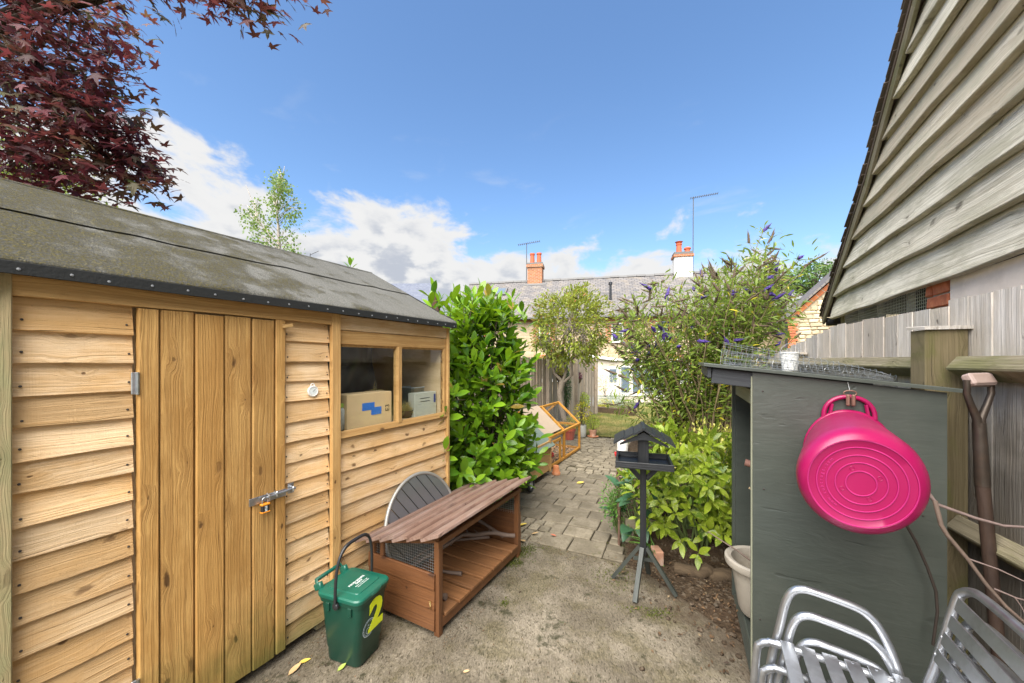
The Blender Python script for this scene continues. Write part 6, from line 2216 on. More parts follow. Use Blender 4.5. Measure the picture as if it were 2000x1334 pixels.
def frames(d, nh):
    x = nrmz(d)
    y = nrmz(np.cross(nh, x))
    z = np.cross(x, y)
    return np.stack([x, y, z], axis=-1)            # columns are axes


def leaf_cloud(name, mat, parent, pos, d, nh, scl, tpl, kind='stuff', label=None):
    V, F = tpl
    M = frames(d, nh)
    P_ = np.einsum('nij,mj->nmi', M, V) * scl[:, None, None] + pos[:, None, :]
    nv = len(V)
    N = len(pos)
    me = bpy.data.meshes.new(name)
    vv = P_.reshape(-1, 3)
    loops, starts, tot = [], [], 0
    base = np.arange(N)[:, None] * nv
    lf = np.concatenate([np.array(f) for f in F])
    sizes = np.array([len(f) for f in F])
    L_ = (base + lf[None, :]).reshape(-1)
    st = np.concatenate([[0], np.cumsum(sizes)[:-1]])
    S_ = (np.arange(N)[:, None] * len(lf) + st[None, :]).reshape(-1)
    me.vertices.add(len(vv))
    me.vertices.foreach_set('co', vv.astype(np.float32).ravel())
    me.loops.add(len(L_))
    me.loops.foreach_set('vertex_index', L_.astype(np.int32))
    me.polygons.add(len(S_))
    me.polygons.foreach_set('loop_start', S_.astype(np.int32))
    me.update(calc_edges=True)
    me.validate()
    me.shade_smooth()
    me.materials.append(mat)
    o = bpy.data.objects.new(name, me)
    COL.objects.link(o)
    if parent is not None:
        o.parent = parent
    if kind:
        o['kind'] = kind
    if label:
        o['label'] = label
    return o


def pick(pos, scl, n=300, cell=13):
    """the leaves that show largest: the foremost one in each little cell of the view"""
    d = -_st * pos[:, 0] + _ct * pos[:, 1]
    xc = _ct * pos[:, 0] + _st * pos[:, 1]
    u = 1000 + 720 * xc / np.maximum(d, 0.05)
    v = 703 - 720 * (pos[:, 2] - EYE) / np.maximum(d, 0.05)
    ok = (d > 0.1) & (u > 0) & (u < 2000) & (v > 0) & (v < 1334)
    best = {}
    for i in np.nonzero(ok)[0]:
        k = (int(u[i] // cell), int(v[i] // cell))
        if k not in best or d[i] < d[best[k]]:
            best[k] = i
    idx = sorted(best.values(), key=lambda i: d[i] / scl[i])[:n]
    return np.array(idx, int)


def leaves(plant, mat, pos, d, nh, scl, tpl, parts=300, name='leaf', mass='foliage', cell=13):
    pos, d, nh, scl = np.array(pos, float), np.array(d, float), np.array(nh, float), np.array(scl, float)
    sel = pick(pos, scl, parts, cell) if parts else np.array([], int)
    keep = np.ones(len(pos), bool)
    keep[sel] = False
    if parts:
        V, F = tpl
        me = bpy.data.meshes.new(name)
        me.from_pydata([tuple(p) for p in V], [], F)
        me.shade_smooth()
        me.materials.append(mat)
        Mx = frames(d[sel], nh[sel])
        for q, i in enumerate(sel):
            o = bpy.data.objects.new(name, me)
            COL.objects.link(o)
            o.parent = plant
            m4 = Matrix.Identity(4)
            for a in range(3):
                for b in range(3):
                    m4[a][b] = Mx[q][a][b] * scl[i]
                m4[a][3] = pos[i][a]
            o.matrix_basis = m4
    if keep.any():
        leaf_cloud(mass, mat, plant, pos[keep], d[keep], nh[keep], scl[keep], tpl)


def rv(s=1.0):
    return rng.normal(0, s, 3)


def shoot_leaves(tips, dirs, n, length, lsize, spread=55, up=0.25, jitter=0.25, start=0.0):
    """leaves set spirally along the end of each shoot"""
    pos, dd, nn, sc = [], [], [], []
    for tp, sd in zip(tips, dirs):
        tp, sd = np.array(tp, float), nrmz(np.array(sd, float))
        a = np.cross(sd, [0.0, 0.0, 1.0])
        if np.linalg.norm(a) < 0.05:
            a = np.array([1.0, 0, 0])
        a = nrmz(a)
        b = np.cross(sd, a)
        ph = rng.random() * 6.28
        k = int(n * rng.uniform(0.75, 1.25))
        for i in range(k):
            f_ = i / max(k - 1, 1)
            an = ph + i * 2.4
            rad = a * math.cos(an) + b * math.sin(an)
            th = R(spread * (1.25 - 0.85 * f_) + rng.normal(0, 8))
            d = sd * math.cos(th) + rad * math.sin(th) + np.array([0, 0, up * 0.3]) + rv(jitter * 0.3)
            pos.append(tp - sd * length * (1 - f_) * (1 - start))
            dd.append(d)
            nn.append(sd + np.array([0, 0, up]) + rv(jitter * 0.4))
            sc.append(lsize * rng.uniform(0.55, 1.15) * (1.0 - 0.25 * abs(f_ - 0.45)))
    return pos, dd, nn, sc


STEMG = plain('green_stem', (0.11, 0.15, 0.045), 0.6, var=0.2)
BARK = plain('grey_brown_bark', (0.20, 0.165, 0.125), 0.85, var=0.3, nscale=30, bump=0.5)
BARKD = plain('dark_brown_bark', (0.075, 0.055, 0.04), 0.85, var=0.3, nscale=30, bump=0.5)

# --- cherry laurel at the end of the shed
LAUR = leafmat('laurel_leaf', (0.036, 0.115, 0.007), (0.21, 0.37, 0.018), 0.30, 0.42, 0.32, (0.34, 0.52, 0.012), odd=(0.36, 0.24, 0.05), odd_p=0.022, mid=(0.075, 0.190, 0.010))
lau = thing('laurel_bush', 'tall glossy bright green laurel bush at the end of the shed', 'laurel', (-2.22, 3.28, 0))
LC = np.array([-2.22, 3.28, 0])
tips, dirs = [], []
stm = MB()
while len(tips) < 520:
    z = rng.uniform(0.10, 2.12)
    an = rng.random() * 6.28
    rad = 0.66 * (0.84 + 0.16 * math.sin(z * 2.2)) * (1 - 0.32 * max(0, (z - 1.55) / 0.6)) * rng.uniform(0.42, 1.03) ** 0.75
    if z < 0.5:
        rad *= 0.72 + 0.4 * z
    x, y = rad * math.cos(an) * 1.05, rad * math.sin(an) * 0.95
    if LC[1] + y < 2.62:
        continue
    zz = z + (0.14 * max(0, 1 - rad / 0.5) if z > 1.8 else 0)
    tips.append((x, y, zz))
    up = 0.25 + 0.75 * z / 2.0
    dirs.append((math.cos(an) * (1.05 - 0.3 * z / 2), math.sin(an) * (1.05 - 0.3 * z / 2), up + rng.normal(0, 0.25)))
for (u, v, d_) in ((846, 572, 3.5), (860, 585, 3.35), (885, 580, 3.45), (938, 566, 3.5), (925, 580, 3.3), (975, 590, 3.5), (1000, 585, 3.6), (955, 575, 3.7), (905, 590, 3.6), (1020, 612, 3.7), (842, 590, 3.3), (870, 605, 3.2)):
    q = np.array(P(u, v, d_)) - LC
    tips.append(tuple(q))
    dirs.append((rng.normal(0, .2), rng.normal(0, .2), 1.0))
for (u, v, d_) in ((862, 812, 3.06), (868, 880, 3.05), (885, 760, 3.15), (905, 925, 3.1), (925, 940, 3.05), (950, 930, 3.2), (985, 940, 3.3), (1010, 925, 3.5), (1040, 770, 3.75), (1045, 700, 3.8)):
    q = np.array(P(u, v, d_)) - LC
    tips.append(tuple(q))
    dirs.append((0.5 + rng.normal(0, .2), -0.6 + rng.normal(0, .2), 0.25))
pos, dd, nn, sc = shoot_leaves(tips, dirs, 9, 0.23, 0.178, 56, 0.35)
leaves(lau, LAUR, pos, dd, nn, sc, leaf_tpl(1, 0.37, 5, 0.22, 0.14, 1.12, 0.72), 300)
for k in range(16):
    an = rng.random() * 6.28
    r0 = rng.uniform(0.02, 0.16)
    r1 = rng.uniform(0.15, 0.45)
    h = rng.uniform(1.1, 2.0)
    pts = [(r0 * math.cos(an), r0 * math.sin(an), -0.03), (r1 * .5 * math.cos(an), r1 * .5 * math.sin(an), h * 0.45), (r1 * math.cos(an + .2), r1 * math.sin(an + .2), h)]
    stm.tube(pts, [0.016, 0.011, 0.004], 6)
for k in range(0, len(tips), 2):
    t_ = Vector(tips[k])
    d_ = Vector(dirs[k]).normalized()
    stm.tube([t_ * 0.55 + Vector((0, 0, t_.z * 0.35)), t_ - d_ * 0.2, t_ - d_ * 0.02], [0.006, 0.004, 0.002], 4, False)
stm.build('stems', BARKD, lau)
# taller stray shoot peeping over the shed ridge
sp = P(684, 517, 4.1)
spr = thing('laurel_shoot', 'single leafy laurel shoot showing above the shed ridge', 'shoot', (sp.x, sp.y, 0))
MB().tube([(0.1, 0.2, 0), (0.05, 0.1, sp.z * 0.6), (0, 0, sp.z)], [0.012, 0.008, 0.003], 6).build('stem', BARKD, spr)
p_, d_, n_, s_ = shoot_leaves([(0, 0, sp.z + 0.02)], [(0, 0, 1)], 10, 0.2, 0.14, 50)
leaves(spr, LAUR, p_, d_, n_, s_, leaf_tpl(1, 0.40, 5, 0.22, 0.10, 1.12, 0.72), 10)

# --- spotted laurel (aucuba) in the bed
AUC = leafmat('spotted_laurel_leaf', (0.065, 0.15, 0.008), (0.30, 0.39, 0.028), 0.34, 0.40, 0.32, (0.40, 0.50, 0.06), spots=((0.42, 0.43, 0.09), 95.0, 0.555), mid=(0.12, 0.185, 0.012))
auc = thing('spotted_laurel', 'yellow speckled spotted laurel shrub beside the grey log store', 'shrub', (-0.14, 3.36, 0.0))
AC = np.array([-0.14, 3.36, 0])
tips, dirs = [], []
while len(tips) < 210:
    z = rng.uniform(0.22, 0.97)
    an = rng.random() * 6.28
    rad = 0.56 * rng.uniform(0.3, 1.0) ** 0.6 * (1.05 - 0.45 * max(0, z - 0.55) / 0.45)
    x, y = rad * math.cos(an), rad * math.sin(an) * 0.85
    if x + AC[0] > 0.04 and y + AC[1] < 2.95:
        continue
    tips.append((x, y, z))
    dirs.append((math.cos(an), math.sin(an), 0.45 + rng.normal(0, 0.25)))
for (u, v, d_) in ((1258, 985, 2.85), (1262, 950, 2.95), (1245, 1010, 2.8), (1300, 1030, 2.72), (1330, 1060, 2.66), (1362, 1085, 2.6), (1385, 1040, 2.62), (1410, 1045, 2.55), (1425, 1000, 2.6), (1350, 1000, 2.68), (1320, 975, 2.75), (1300, 930, 2.8), (1400, 930, 2.75), (1365, 935, 2.7)):
    tips.append(tuple(np.array(P(u, v, d_)) - AC))
    dirs.append((rng.normal(0, .4), -0.8, 0.15))
pos, dd, nn, sc = shoot_leaves(tips, dirs, 8, 0.12, 0.128, 66, 0.45)
dd = [np.array(a) + np.array([0, 0, -0.18]) for a in dd]
leaves(auc, AUC, pos, dd, nn, sc, leaf_tpl(1, 0.36, 5, 0.2, 0.16, 0.95, 0.9), 300)
stm = MB()
for k in range(0, len(tips), 3):
    t_ = Vector(tips[k])
    b = Vector((t_.x * 0.25 + rng.normal(0, .03), t_.y * 0.25 + rng.normal(0, .03), 0.0))
    stm.tube([b, (b + t_) / 2 + Vector((0, 0, 0.08)), t_], [0.009, 0.007, 0.003], 5, False)
stm.build('stems', STEMG, auc)

# --- golden variegated shrub behind it
GOLD = leafmat('golden_leaf', (0.22, 0.26, 0.03), (0.55, 0.50, 0.12), 0.4, 0.4, 0.3, (0.6, 0.6, 0.12))
q = P(1395, 860, 3.95)
gol = thing('golden_shrub', 'pale golden variegated shrub behind the spotted laurel', 'shrub', (q.x, q.y, 0.1))
pos = nrmz(rng.normal(0, 1, (1300, 3))) * (rng.random((1300, 1)) ** 0.4) * np.array([0.42, 0.40, 0.38]) + np.array([0, 0, 0.42])
dd = nrmz(pos - np.array([0, 0, 0.2])) + rng.normal(0, 0.5, pos.shape)
leaves(gol, GOLD, pos, dd, rng.normal(0, .4, pos.shape) + [0, 0, 1], rng.uniform(.035, .06, len(pos)), leaf_tpl(1, 0.42, 3), 0)
stm = MB()
for k in range(30):
    t_ = Vector(pos[k * 40])
    stm.tube([(0, 0, -0.1), t_ * 0.5, t_], [0.007, 0.005, 0.002], 4, False)
stm.build('stems', BARKD, gol)

# --- broad blue-green leaves (hosta-like) at the bed corner
HOS = leafmat('broad_blue_green_leaf', (0.028, 0.085, 0.04), (0.075, 0.17, 0.085), 0.4, 0.5, 0.25, (0.12, 0.28, 0.1))
q = P(1246, 1010, 3.12)
hos = thing('broad_leaf_plant', 'broad blue green leaved plant behind the bird table post', 'plant', (q.x, q.y, 0.05))
pos, dd, nn, sc = [], [], [], []
stm = MB()
for k in range(26):
    an = rng.random() * 6.28
    r_ = rng.uniform(0.02, 0.16)
    z = rng.uniform(0.12, 0.42)
    p0 = np.array([r_ * math.cos(an), r_ * math.sin(an), z])
    pos.append(p0)
    dd.append(np.array([math.cos(an), math.sin(an), 0.25]) + rv(.3))
    nn.append(np.array([0, 0, 1.0]) + rv(.25))
    sc.append(rng.uniform(0.13, 0.20))
    stm.tube([(0, 0, -0.05), Vector(p0) * 0.6, Vector(p0)], [0.006, 0.005, 0.003], 5, False)
leaves(hos, HOS, pos, dd, nn, sc, leaf_tpl(1, 0.55, 6, 0.18, 0.28, 0.75, 0.8), 26)
stm.build('stems', STEMG, hos)

# --- feathery plant spilling over the wattle
FEA = leafmat('feathery_leaf', (0.05, 0.15, 0.02), (0.16, 0.32, 0.05), 0.45, 0.4, 0.3)
q = P(1205, 992, 3.22)
fea = thing('feathery_plant', 'soft feathery green plant spilling over the woven willow edging', 'plant', (q.x, q.y, 0.05))
pos = rng.normal(0, 1, (900, 3)) * np.array([0.055, 0.06, 0.085]) + np.array([-0.01, 0, 0.26])
dd = nrmz(pos - np.array([0, 0, 0.2])) + rng.normal(0, .5, pos.shape) + [0, 0, -.2]
leaves(fea, FEA, pos, dd, rng.normal(0, .6, pos.shape) + [0, 0, 1], rng.uniform(.018, .038, len(pos)), leaf_tpl(1, 0.3, 3), 0)
stm = MB()
for k in range(40):
    t_ = Vector(pos[k * 20])
    stm.tube([(0.02, 0, -0.05), t_ * 0.6 + Vector((0, 0, .06)), t_], [0.003, 0.002, 0.001], 4, False)
stm.build('stems', STEMG, fea)
# pale strap leaves at the bed front
q = P(1275, 1090, 2.85)
strp = thing('strap_leaf_plant', 'thin pale green strap leaves at the front of the bed', 'plant', (q.x, q.y, 0.0))
stm = MB()
for k in range(16):
    an = rng.uniform(1.8, 5.2)
    L = rng.uniform(0.18, 0.36)
    stm.tube([(0.04 * rng.normal(), 0.05 * rng.normal(), 0), (L * .3 * math.cos(an), L * .3 * math.sin(an), L * .5), (L * .7 * math.cos(an), L * .7 * math.sin(an), L * .55)], [0.004, 0.0035, 0.001], 4, False)
stm.build('strap_leaves', FEA, strp)

# --- buddleia
BUD = leafmat('buddleia_leaf', (0.075, 0.140, 0.020), (0.27, 0.36, 0.055), 0.5, 0.35, 0.40, (0.35, 0.45, 0.08), odd=(0.60, 0.50, 0.04), odd_p=0.035, mid=(0.15, 0.22, 0.04))
PURP = plain('purple_florets', (0.050, 0.022, 0.17), 0.7, var=0.5, nscale=90, bump=0.8, bscale=160)
SPENT = plain('spent_brown_florets', (0.085, 0.058, 0.034), 0.85, var=0.5, nscale=90, bump=0.8, bscale=160)
bud = thing('buddleia', 'large straggly buddleia bush with purple and faded flower spikes', 'buddleia', (-0.15, 6.0, 0))
BC = Vector((-0.15, 6.0, 0))
tips, dirs, pan = [], [], []
stm = MB()
pos, dd, nn, sc = [], [], [], []
for k in range(135):
    # cane heads spread over the bush as it stands: tall to the right, lower towards the path
    u = rng.uniform(1195, 1555)
    d_ = rng.uniform(5.0, 6.9)
    env = np.interp(u, [1190, 1230, 1290, 1340, 1400, 1450, 1490, 1530, 1560], [640, 575, 545, 525, 505, 500, 490, 520, 560])
    v = env + abs(rng.normal(0, 1)) * 85 + rng.uniform(0, 25)
    if k == 0:
        u, v, d_ = 1490, 452, 5.6
    if k == 1:
        u, v, d_ = 1505, 470, 5.7
    if k == 2:
        u, v, d_ = 1560, 505, 5.4
    if k == 3:
        u, v, d_ = 1585, 512, 5.3
    tp = P(u, min(v, 790), d_) - BC
    if tp.x + BC.x > 1.22:
        tp.x = 1.22 - BC.x
    base = Vector((rng.normal(0, 0.16) + tp.x * 0.12, rng.normal(0, 0.16), 0.0))
    out = Vector((tp.x, tp.y, 0))
    mid_ = base.lerp(tp, 0.5) + Vector((0, 0, 0.22 * tp.z)) - out * 0.10
    pts = []
    for j in range(13):
        f_ = j / 12
        pts.append((base * (1 - f_) ** 2 + mid_ * 2 * f_ * (1 - f_) + tp * f_ * f_) + Vector(rv(0.012)))
    stm.tube(pts, [0.011 * (1 - 0.8 * j / 12) + 0.0018 for j in range(13)], 5, False)
    tdir = (pts[-1] - pts[-3]).normalized()
    # paired leaves along the upper two thirds, with short side shoots
    for j in range(3, 13):
        a = pts[j]
        ax = (pts[min(j + 1, 12)] - pts[j - 1]).normalized()
        for rep in range(13):
            an = rng.random() * 6.28
            s1 = ax.cross(Vector((math.cos(an), math.sin(an), 0.3))).normalized()
            q = a + ax * rng.uniform(-.08, .08) + s1 * (abs(rng.normal(0, 0.13)) if rep > 1 else 0.0)
            pos.append(tuple(q))
            dd.append(tuple(s1 * 0.9 + ax * 0.6 + Vector((0, 0, -0.15)) + Vector(rv(.3))))
            nn.append(tuple(Vector((0, 0, 1)) + Vector(rv(.5))))
            sc.append(rng.uniform(0.06, 0.15))
    pan.append((tp, tdir))
    for rep in range(rng.integers(1, 5)):
        j = rng.integers(8, 12)
        dirx = (Vector(rv(1)) + tdir * 1.2 + Vector((0, 0, .3))).normalized()
        q = pts[j] + dirx * rng.uniform(0.10, 0.25)
        stm.tube([pts[j], q], [0.003, 0.002], 4, False)
        pan.append((q, dirx))
leaves(bud, BUD, pos, dd, nn, sc, leaf_tpl(1, 0.22, 4, 0.2, 0.22, 0.9, 0.9), 0)
stm.build('canes', plain('cane_bark', (0.15, 0.11, 0.052), 0.8, var=0.3), bud)


def spike_mesh(name, mat, L, r):
    mm_ = MB()
    n = 9
    prof = []
    for i in range(n):
        f_ = i / (n - 1)
        rr = r * (0.55 + 0.6 * math.sin(math.pi * min(1, f_ * 1.1 + 0.1))) * (1 - f_ ** 3) * random.uniform(0.8, 1.2)
        prof.append((max(rr, 0.0008), L * f_))
    mm_.lathe(prof, 7)
    mm_.v = [(x * random.uniform(.65, 1.35) + 0.06 * z * z / L, y * random.uniform(.65, 1.35), z) for x, y, z in mm_.v]
    me = bpy.data.meshes.new(name)
    me.from_pydata(mm_.v, [], mm_.f)
    me.materials.append(mat)
    return me


SPK = [spike_mesh('flower_spike', SPENT, 0.22, 0.017), spike_mesh('flower_spike', SPENT, 0.26, 0.015), spike_mesh('flower_spike', PURP, 0.20, 0.022), spike_mesh('flower_spike', PURP, 0.13, 0.024)]
for k, (q, d_) in enumerate(pan):
    pick_ = random.choice((0, 0, 1, 1, 0, 1, 0, 1, 0, 1, 2, 3))
    o = bpy.data.objects.new('flower_spike', SPK[pick_])
    COL.objects.link(o)
    o.parent = bud
    dv = (Vector(d_) + Vector((rng.normal(0, .45), rng.normal(0, .45), rng.normal(-0.25, .35)))).normalized()
    M_ = axes(q, Vector(rv(1)), dv)
    az2 = dv
    ax2 = az2.orthogonal().normalized()
    M_ = axes(q, ax2, az2)
    o.matrix_basis = M_

# --- standard tree on a bent trunk
STD = leafmat('standard_tree_leaf', (0.070, 0.115, 0.010), (0.29, 0.34, 0.040), 0.42, 0.4, 0.38, (0.45, 0.45, 0.08), odd=(0.42, 0.18, 0.08), odd_p=0.04, mid=(0.20, 0.24, 0.035))
tb = P(1108, 858, 7.2)
std = thing('standard_tree', 'small standard tree with bent trunk and round yellow green crown', 'tree', (tb.x, tb.y, 0))
TB0 = Vector((tb.x, tb.y, 0))


def tp_(u, v, d=7.2):
    return P(u, v, d) - TB0


stm = MB()
trunk = [tp_(1110, 858), tp_(1102, 820), tp_(1095, 790), tp_(1093, 765), tp_(1098, 745)]
stm.tube(trunk, [0.062, 0.058, 0.054, 0.052, 0.055], 10)
limbs = [[tp_(1098, 745), tp_(1082, 728), tp_(1076, 700), tp_(1066, 660, 7.0)], [tp_(1098, 748), tp_(1106, 725), tp_(1098, 690), tp_(1108, 640, 7.3)], [tp_(1099, 748), tp_(1118, 732), tp_(1116, 700), tp_(1140, 650, 7.4)],
         [tp_(1076, 700), tp_(1060, 680), tp_(1048, 650)], [tp_(1098, 690), tp_(1085, 655), tp_(1092, 610)], [tp_(1116, 700), tp_(1150, 680), tp_(1165, 640)], [tp_(1108, 640), tp_(1122, 600), tp_(1118, 575)], [tp_(1098, 690, 7.2), tp_(1102, 660, 6.8), tp_(1120, 640, 6.6)]]
for l_ in limbs:
    stm.tube(l_, [0.034 - 0.024 * i / (len(l_) - 1) for i in range(len(l_))], 7)
ends = [l_[-1] for l_ in limbs]
cc = np.array(tp_(1113, 642))
pos, dd, nn, sc = [], [], [], []
for k in range(330):
    an = rng.random() * 6.28
    cz = rng.uniform(-0.95, 1)
    sr = math.sqrt(1 - cz * cz)
    r_ = rng.uniform(0.45, 1.0) ** 0.6 * (1 + 0.10 * math.sin(an * 3 + cz * 4))
    q = cc + np.array([0.80 * r_ * sr * math.cos(an), 0.75 * r_ * sr * math.sin(an), 0.76 * r_ * cz + (0.05 if cz > 0 else 0)])
    if rng.random() < 0.5:
        e_ = np.array(min(ends, key=lambda e: (Vector(q) - e).length))
        stm.tube([Vector(e_), Vector((e_ + q) / 2 + rv(.03)), Vector(q)], [0.008, 0.005, 0.002], 4, False)
    for j in range(22):
        pos.append(q + rv(0.055))
        dd.append(nrmz(q - cc) + rv(.6))
        nn.append(np.array([0, 0, 1.0]) + rv(.6))
        sc.append(rng.uniform(.055, .10))
stm.build('trunk', BARK, std, smooth=60)
leaves(std, STD, pos, dd, nn, sc, leaf_tpl(1, 0.36, 3, 0.2, 0.15), 0, mass='crown')

# --- birch behind the shed
BIR = leafmat('birch_leaf', (0.06, 0.13, 0.025), (0.19, 0.28, 0.06), 0.45, 0.4, 0.4, (0.35, 0.45, 0.08))
bb_ = P(545, 520, 9.0)
bir = thing('birch_tree', 'slender young birch rising behind the shed roof', 'tree', (bb_.x, bb_.y, 0))
B0 = Vector((bb_.x, bb_.y, 0))
stm = MB()
tr = [Vector((0, 0, 0)), P(548, 560, 9) - B0, P(546, 480, 9) - B0, P(540, 400, 9) - B0, P(556, 325, 9) - B0]
stm.tube(tr, [0.07, 0.05, 0.035, 0.02, 0.005], 8)
tr2 = [P(546, 480, 9) - B0, P(510, 440, 9) - B0, P(480, 360, 9) - B0]
stm.tube(tr2, [0.022, 0.014, 0.004], 6)
pos, dd, nn, sc = [], [], [], []
for k in range(115):
    v = rng.uniform(330, 520)
    half = np.interp(v, [325, 345, 385, 430, 520], [8, 26, 60, 78, 62])
    u = np.interp(v, [325, 400, 520], [553, 530, 540]) + rng.uniform(-1, 1) * half
    q = P(u, v, 9.0 + rng.normal(0, 0.45)) - B0
    sv = min(520, v + 26)
    s0 = P(np.interp(sv, [325, 400, 480, 560], [556, 540, 546, 548]), sv, 9.0) - B0
    if u < 510 and v > 370:
        s0 = P(np.interp(sv, [360, 440, 480], [482, 510, 546]), sv, 9.0) - B0
    stm.tube([s0, s0.lerp(q, 0.6) + Vector((0, 0, 0.12)), q], [0.008, 0.005, 0.002], 4, False)
    for j in range(20):
        f_ = rng.uniform(0.35, 1.05)
        a = s0.lerp(q, f_)
        pos.append(np.array(a) + rv(0.07) + [0, 0, -abs(rng.normal(0, .08))])
        dd.append(np.array([0, 0, -0.7]) + rv(.6))
        nn.append(rv(1.0) + [0, 0, .4])
        sc.append(rng.uniform(.05, .085))
stm.build('trunk', plain('birch_bark', (0.42, 0.36, 0.30), 0.8, var=0.5, nscale=12), bir, smooth=60)
leaves(bir, BIR, pos, dd, nn, sc, leaf_tpl(1, 0.62, 3, 0.1, 0.1, 0.7), 0, mass='crown')

# --- trees far behind
def far_tree(name, label, u, v, d, rx, rz, mat, n, ls, seed):
    c = P(u, v, d)
    t_ = thing(name, label, 'tree', (c.x, c.y, 0))
    stm_ = MB().tube([(0, 0, 0), (0.1, 0, c.z * 0.5), (0, 0, c.z)], [0.25, 0.2, 0.06], 8)
    pos, dd, nn, sc = [], [], [], []
    for k in range(n):
        q = nrmz(rng.normal(0, 1, 3)) * rng.uniform(0.5, 1.0) ** 0.5 * np.array([rx, rx, rz]) * rng.uniform(.8, 1.1) + np.array([0, 0, c.z])
        if k % 6 == 0:
            stm_.tube([(0, 0, c.z - rz * .8), Vector(q) * 0.6 + Vector((0, 0, q[2] * .35)), Vector(q)], [0.06, 0.04, 0.01], 4, False)
        for j in range(14):
            pos.append(q + rv(rx * 0.11))
            dd.append(rv(1.0))
            nn.append(rv(.7) + [0, 0, 1])
            sc.append(rng.uniform(.7, 1.2) * ls)
    stm_.build('trunk', BARKD, t_)
    leaves(t_, mat, pos, dd, nn, sc, leaf_tpl(1, 0.6, 2, 0.1, 0.1), 0, mass='crown')


FART = leafmat('distant_tree_leaf', (0.035, 0.085, 0.018), (0.12, 0.21, 0.045), 0.6, 0.3, 0.25, mid=(0.08, 0.15, 0.03))
far_tree('distant_tree', 'round green tree top behind the stone gable roof', 1590, 545, 27, 1.9, 1.1, FART, 260, 0.20, 1)
YELT = leafmat('yellow_green_tree_leaf', (0.10, 0.17, 0.02), (0.30, 0.36, 0.05), 0.5, 0.3, 0.35)
far_tree('distant_tree', 'yellow green tree behind the shed under the red maple', 20, 330, 6.5, 1.1, 0.6, YELT, 180, 0.07, 3)

# --- red-leaved maple overhead
MAP = leafmat('red_maple_leaf', (0.034, 0.012, 0.014), (0.150, 0.026, 0.040), 0.45, 0.35, 0.42, (0.26, 0.07, 0.06), mid=(0.062, 0.105, 0.018))
mp0 = P(-420, 700, 2.6)
mapl = thing('red_maple', 'dark red leaved maple spreading over the shed roof', 'maple', (mp0.x, mp0.y, 0))
M0 = Vector((mp0.x, mp0.y, 0))
stm = MB()
cen = P(-60, 60, 2.9) - M0
stm.tube([(0, 0, 0), (0.05, 0.1, 1.4), Vector((0.2, 0.2, 2.4)), cen - Vector((0, 0, .4))], [0.16, 0.13, 0.10, 0.05], 10)
lobes = [(P(-70, 30, 2.95), 1.15, 300), (P(70, 120, 2.9), 0.58, 105), (P(150, 215, 2.9), 0.44, 85), (P(205, 305, 2.95), 0.36, 70), (P(60, 300, 3.0), 0.44, 75), (P(140, 20, 2.8), 0.44, 60), (P(255, 330, 3.0), 0.22, 30), (P(120, 330, 3.1), 0.30, 35),
         (P(415, -32, 2.6), 0.17, 16), (P(470, -16, 2.55), 0.14, 16), (P(515, -22, 2.6), 0.15, 14), (P(600, -28, 2.6), 0.11, 8), (P(330, -60, 2.7), 0.25, 18), (P(250, -40, 2.7), 0.26, 16), (P(215, 110, 2.8), 0.20, 12)]
pos, dd, nn, sc = [], [], [], []
for c, rad, n in lobes:
    c = c - M0
    stm.tube([cen, cen.lerp(c, 0.5) + Vector((0, 0, 0.12)), c], [0.03, 0.018, 0.006], 6, False)
    for k in range(n):
        q = np.array(c) + nrmz(rng.normal(0, 1, 3)) * rad * rng.random() ** 0.42 * np.array([1, 1, 0.9])
        if k % 3 == 0:
            stm.tube([c, c.lerp(Vector(q), 0.55) + Vector((0, 0, .03)), Vector(q)], [0.006, 0.004, 0.0015], 4, False)
        out = np.array([0.62, -0.15, -0.42])                     # sprays hang away from the trunk
        for j in range(6):
            pos.append(q + rv(0.08))
            dd.append(out + rv(.42))
            nn.append(np.array([0.1, -0.1, 1.0]) + rv(.42))
            sc.append(rng.uniform(.050, .095))
stm.build('trunk', BARKD, mapl, smooth=60)
leaves(mapl, MAP, pos, dd, nn, sc, palmate_tpl(), 300, mass='crown', cell=16)

# --- small plants by the lawn
def bush(name, label, c, rx, rz, zc, mat, n, ls, cat='shrub', tpl=None, cone=False):
    t_ = thing(name, label, cat, c)
    pos = nrmz(rng.normal(0, 1, (n, 3))) * (rng.random((n, 1)) ** 0.35) * np.array([rx, rx, rz])
    if cone:
        f_ = (pos[:, 2] / rz + 1) / 2
        k = np.interp(f_, [0, 0.25, 0.6, 1], [0.8, 1.1, 0.85, 0.25])
        pos[:, :2] *= k[:, None]
    dd = nrmz(pos) + rng.normal(0, .5, pos.shape)
    pos = pos + np.array([0, 0, zc])
    leaves(t_, mat, pos, dd, rng.normal(0, .5, pos.shape) + [0, 0, 1], rng.uniform(.7, 1.2, n) * ls, tpl or leaf_tpl(1, 0.45, 2), 0)
    st = MB()
    for k in range(8):
        q = Vector(pos[k * (n // 9)])
        st.tube([(0, 0, 0), q * 0.5, q], [0.008, 0.005, 0.002], 4, False)
    st.build('stems', BARKD, t_)
    return t_


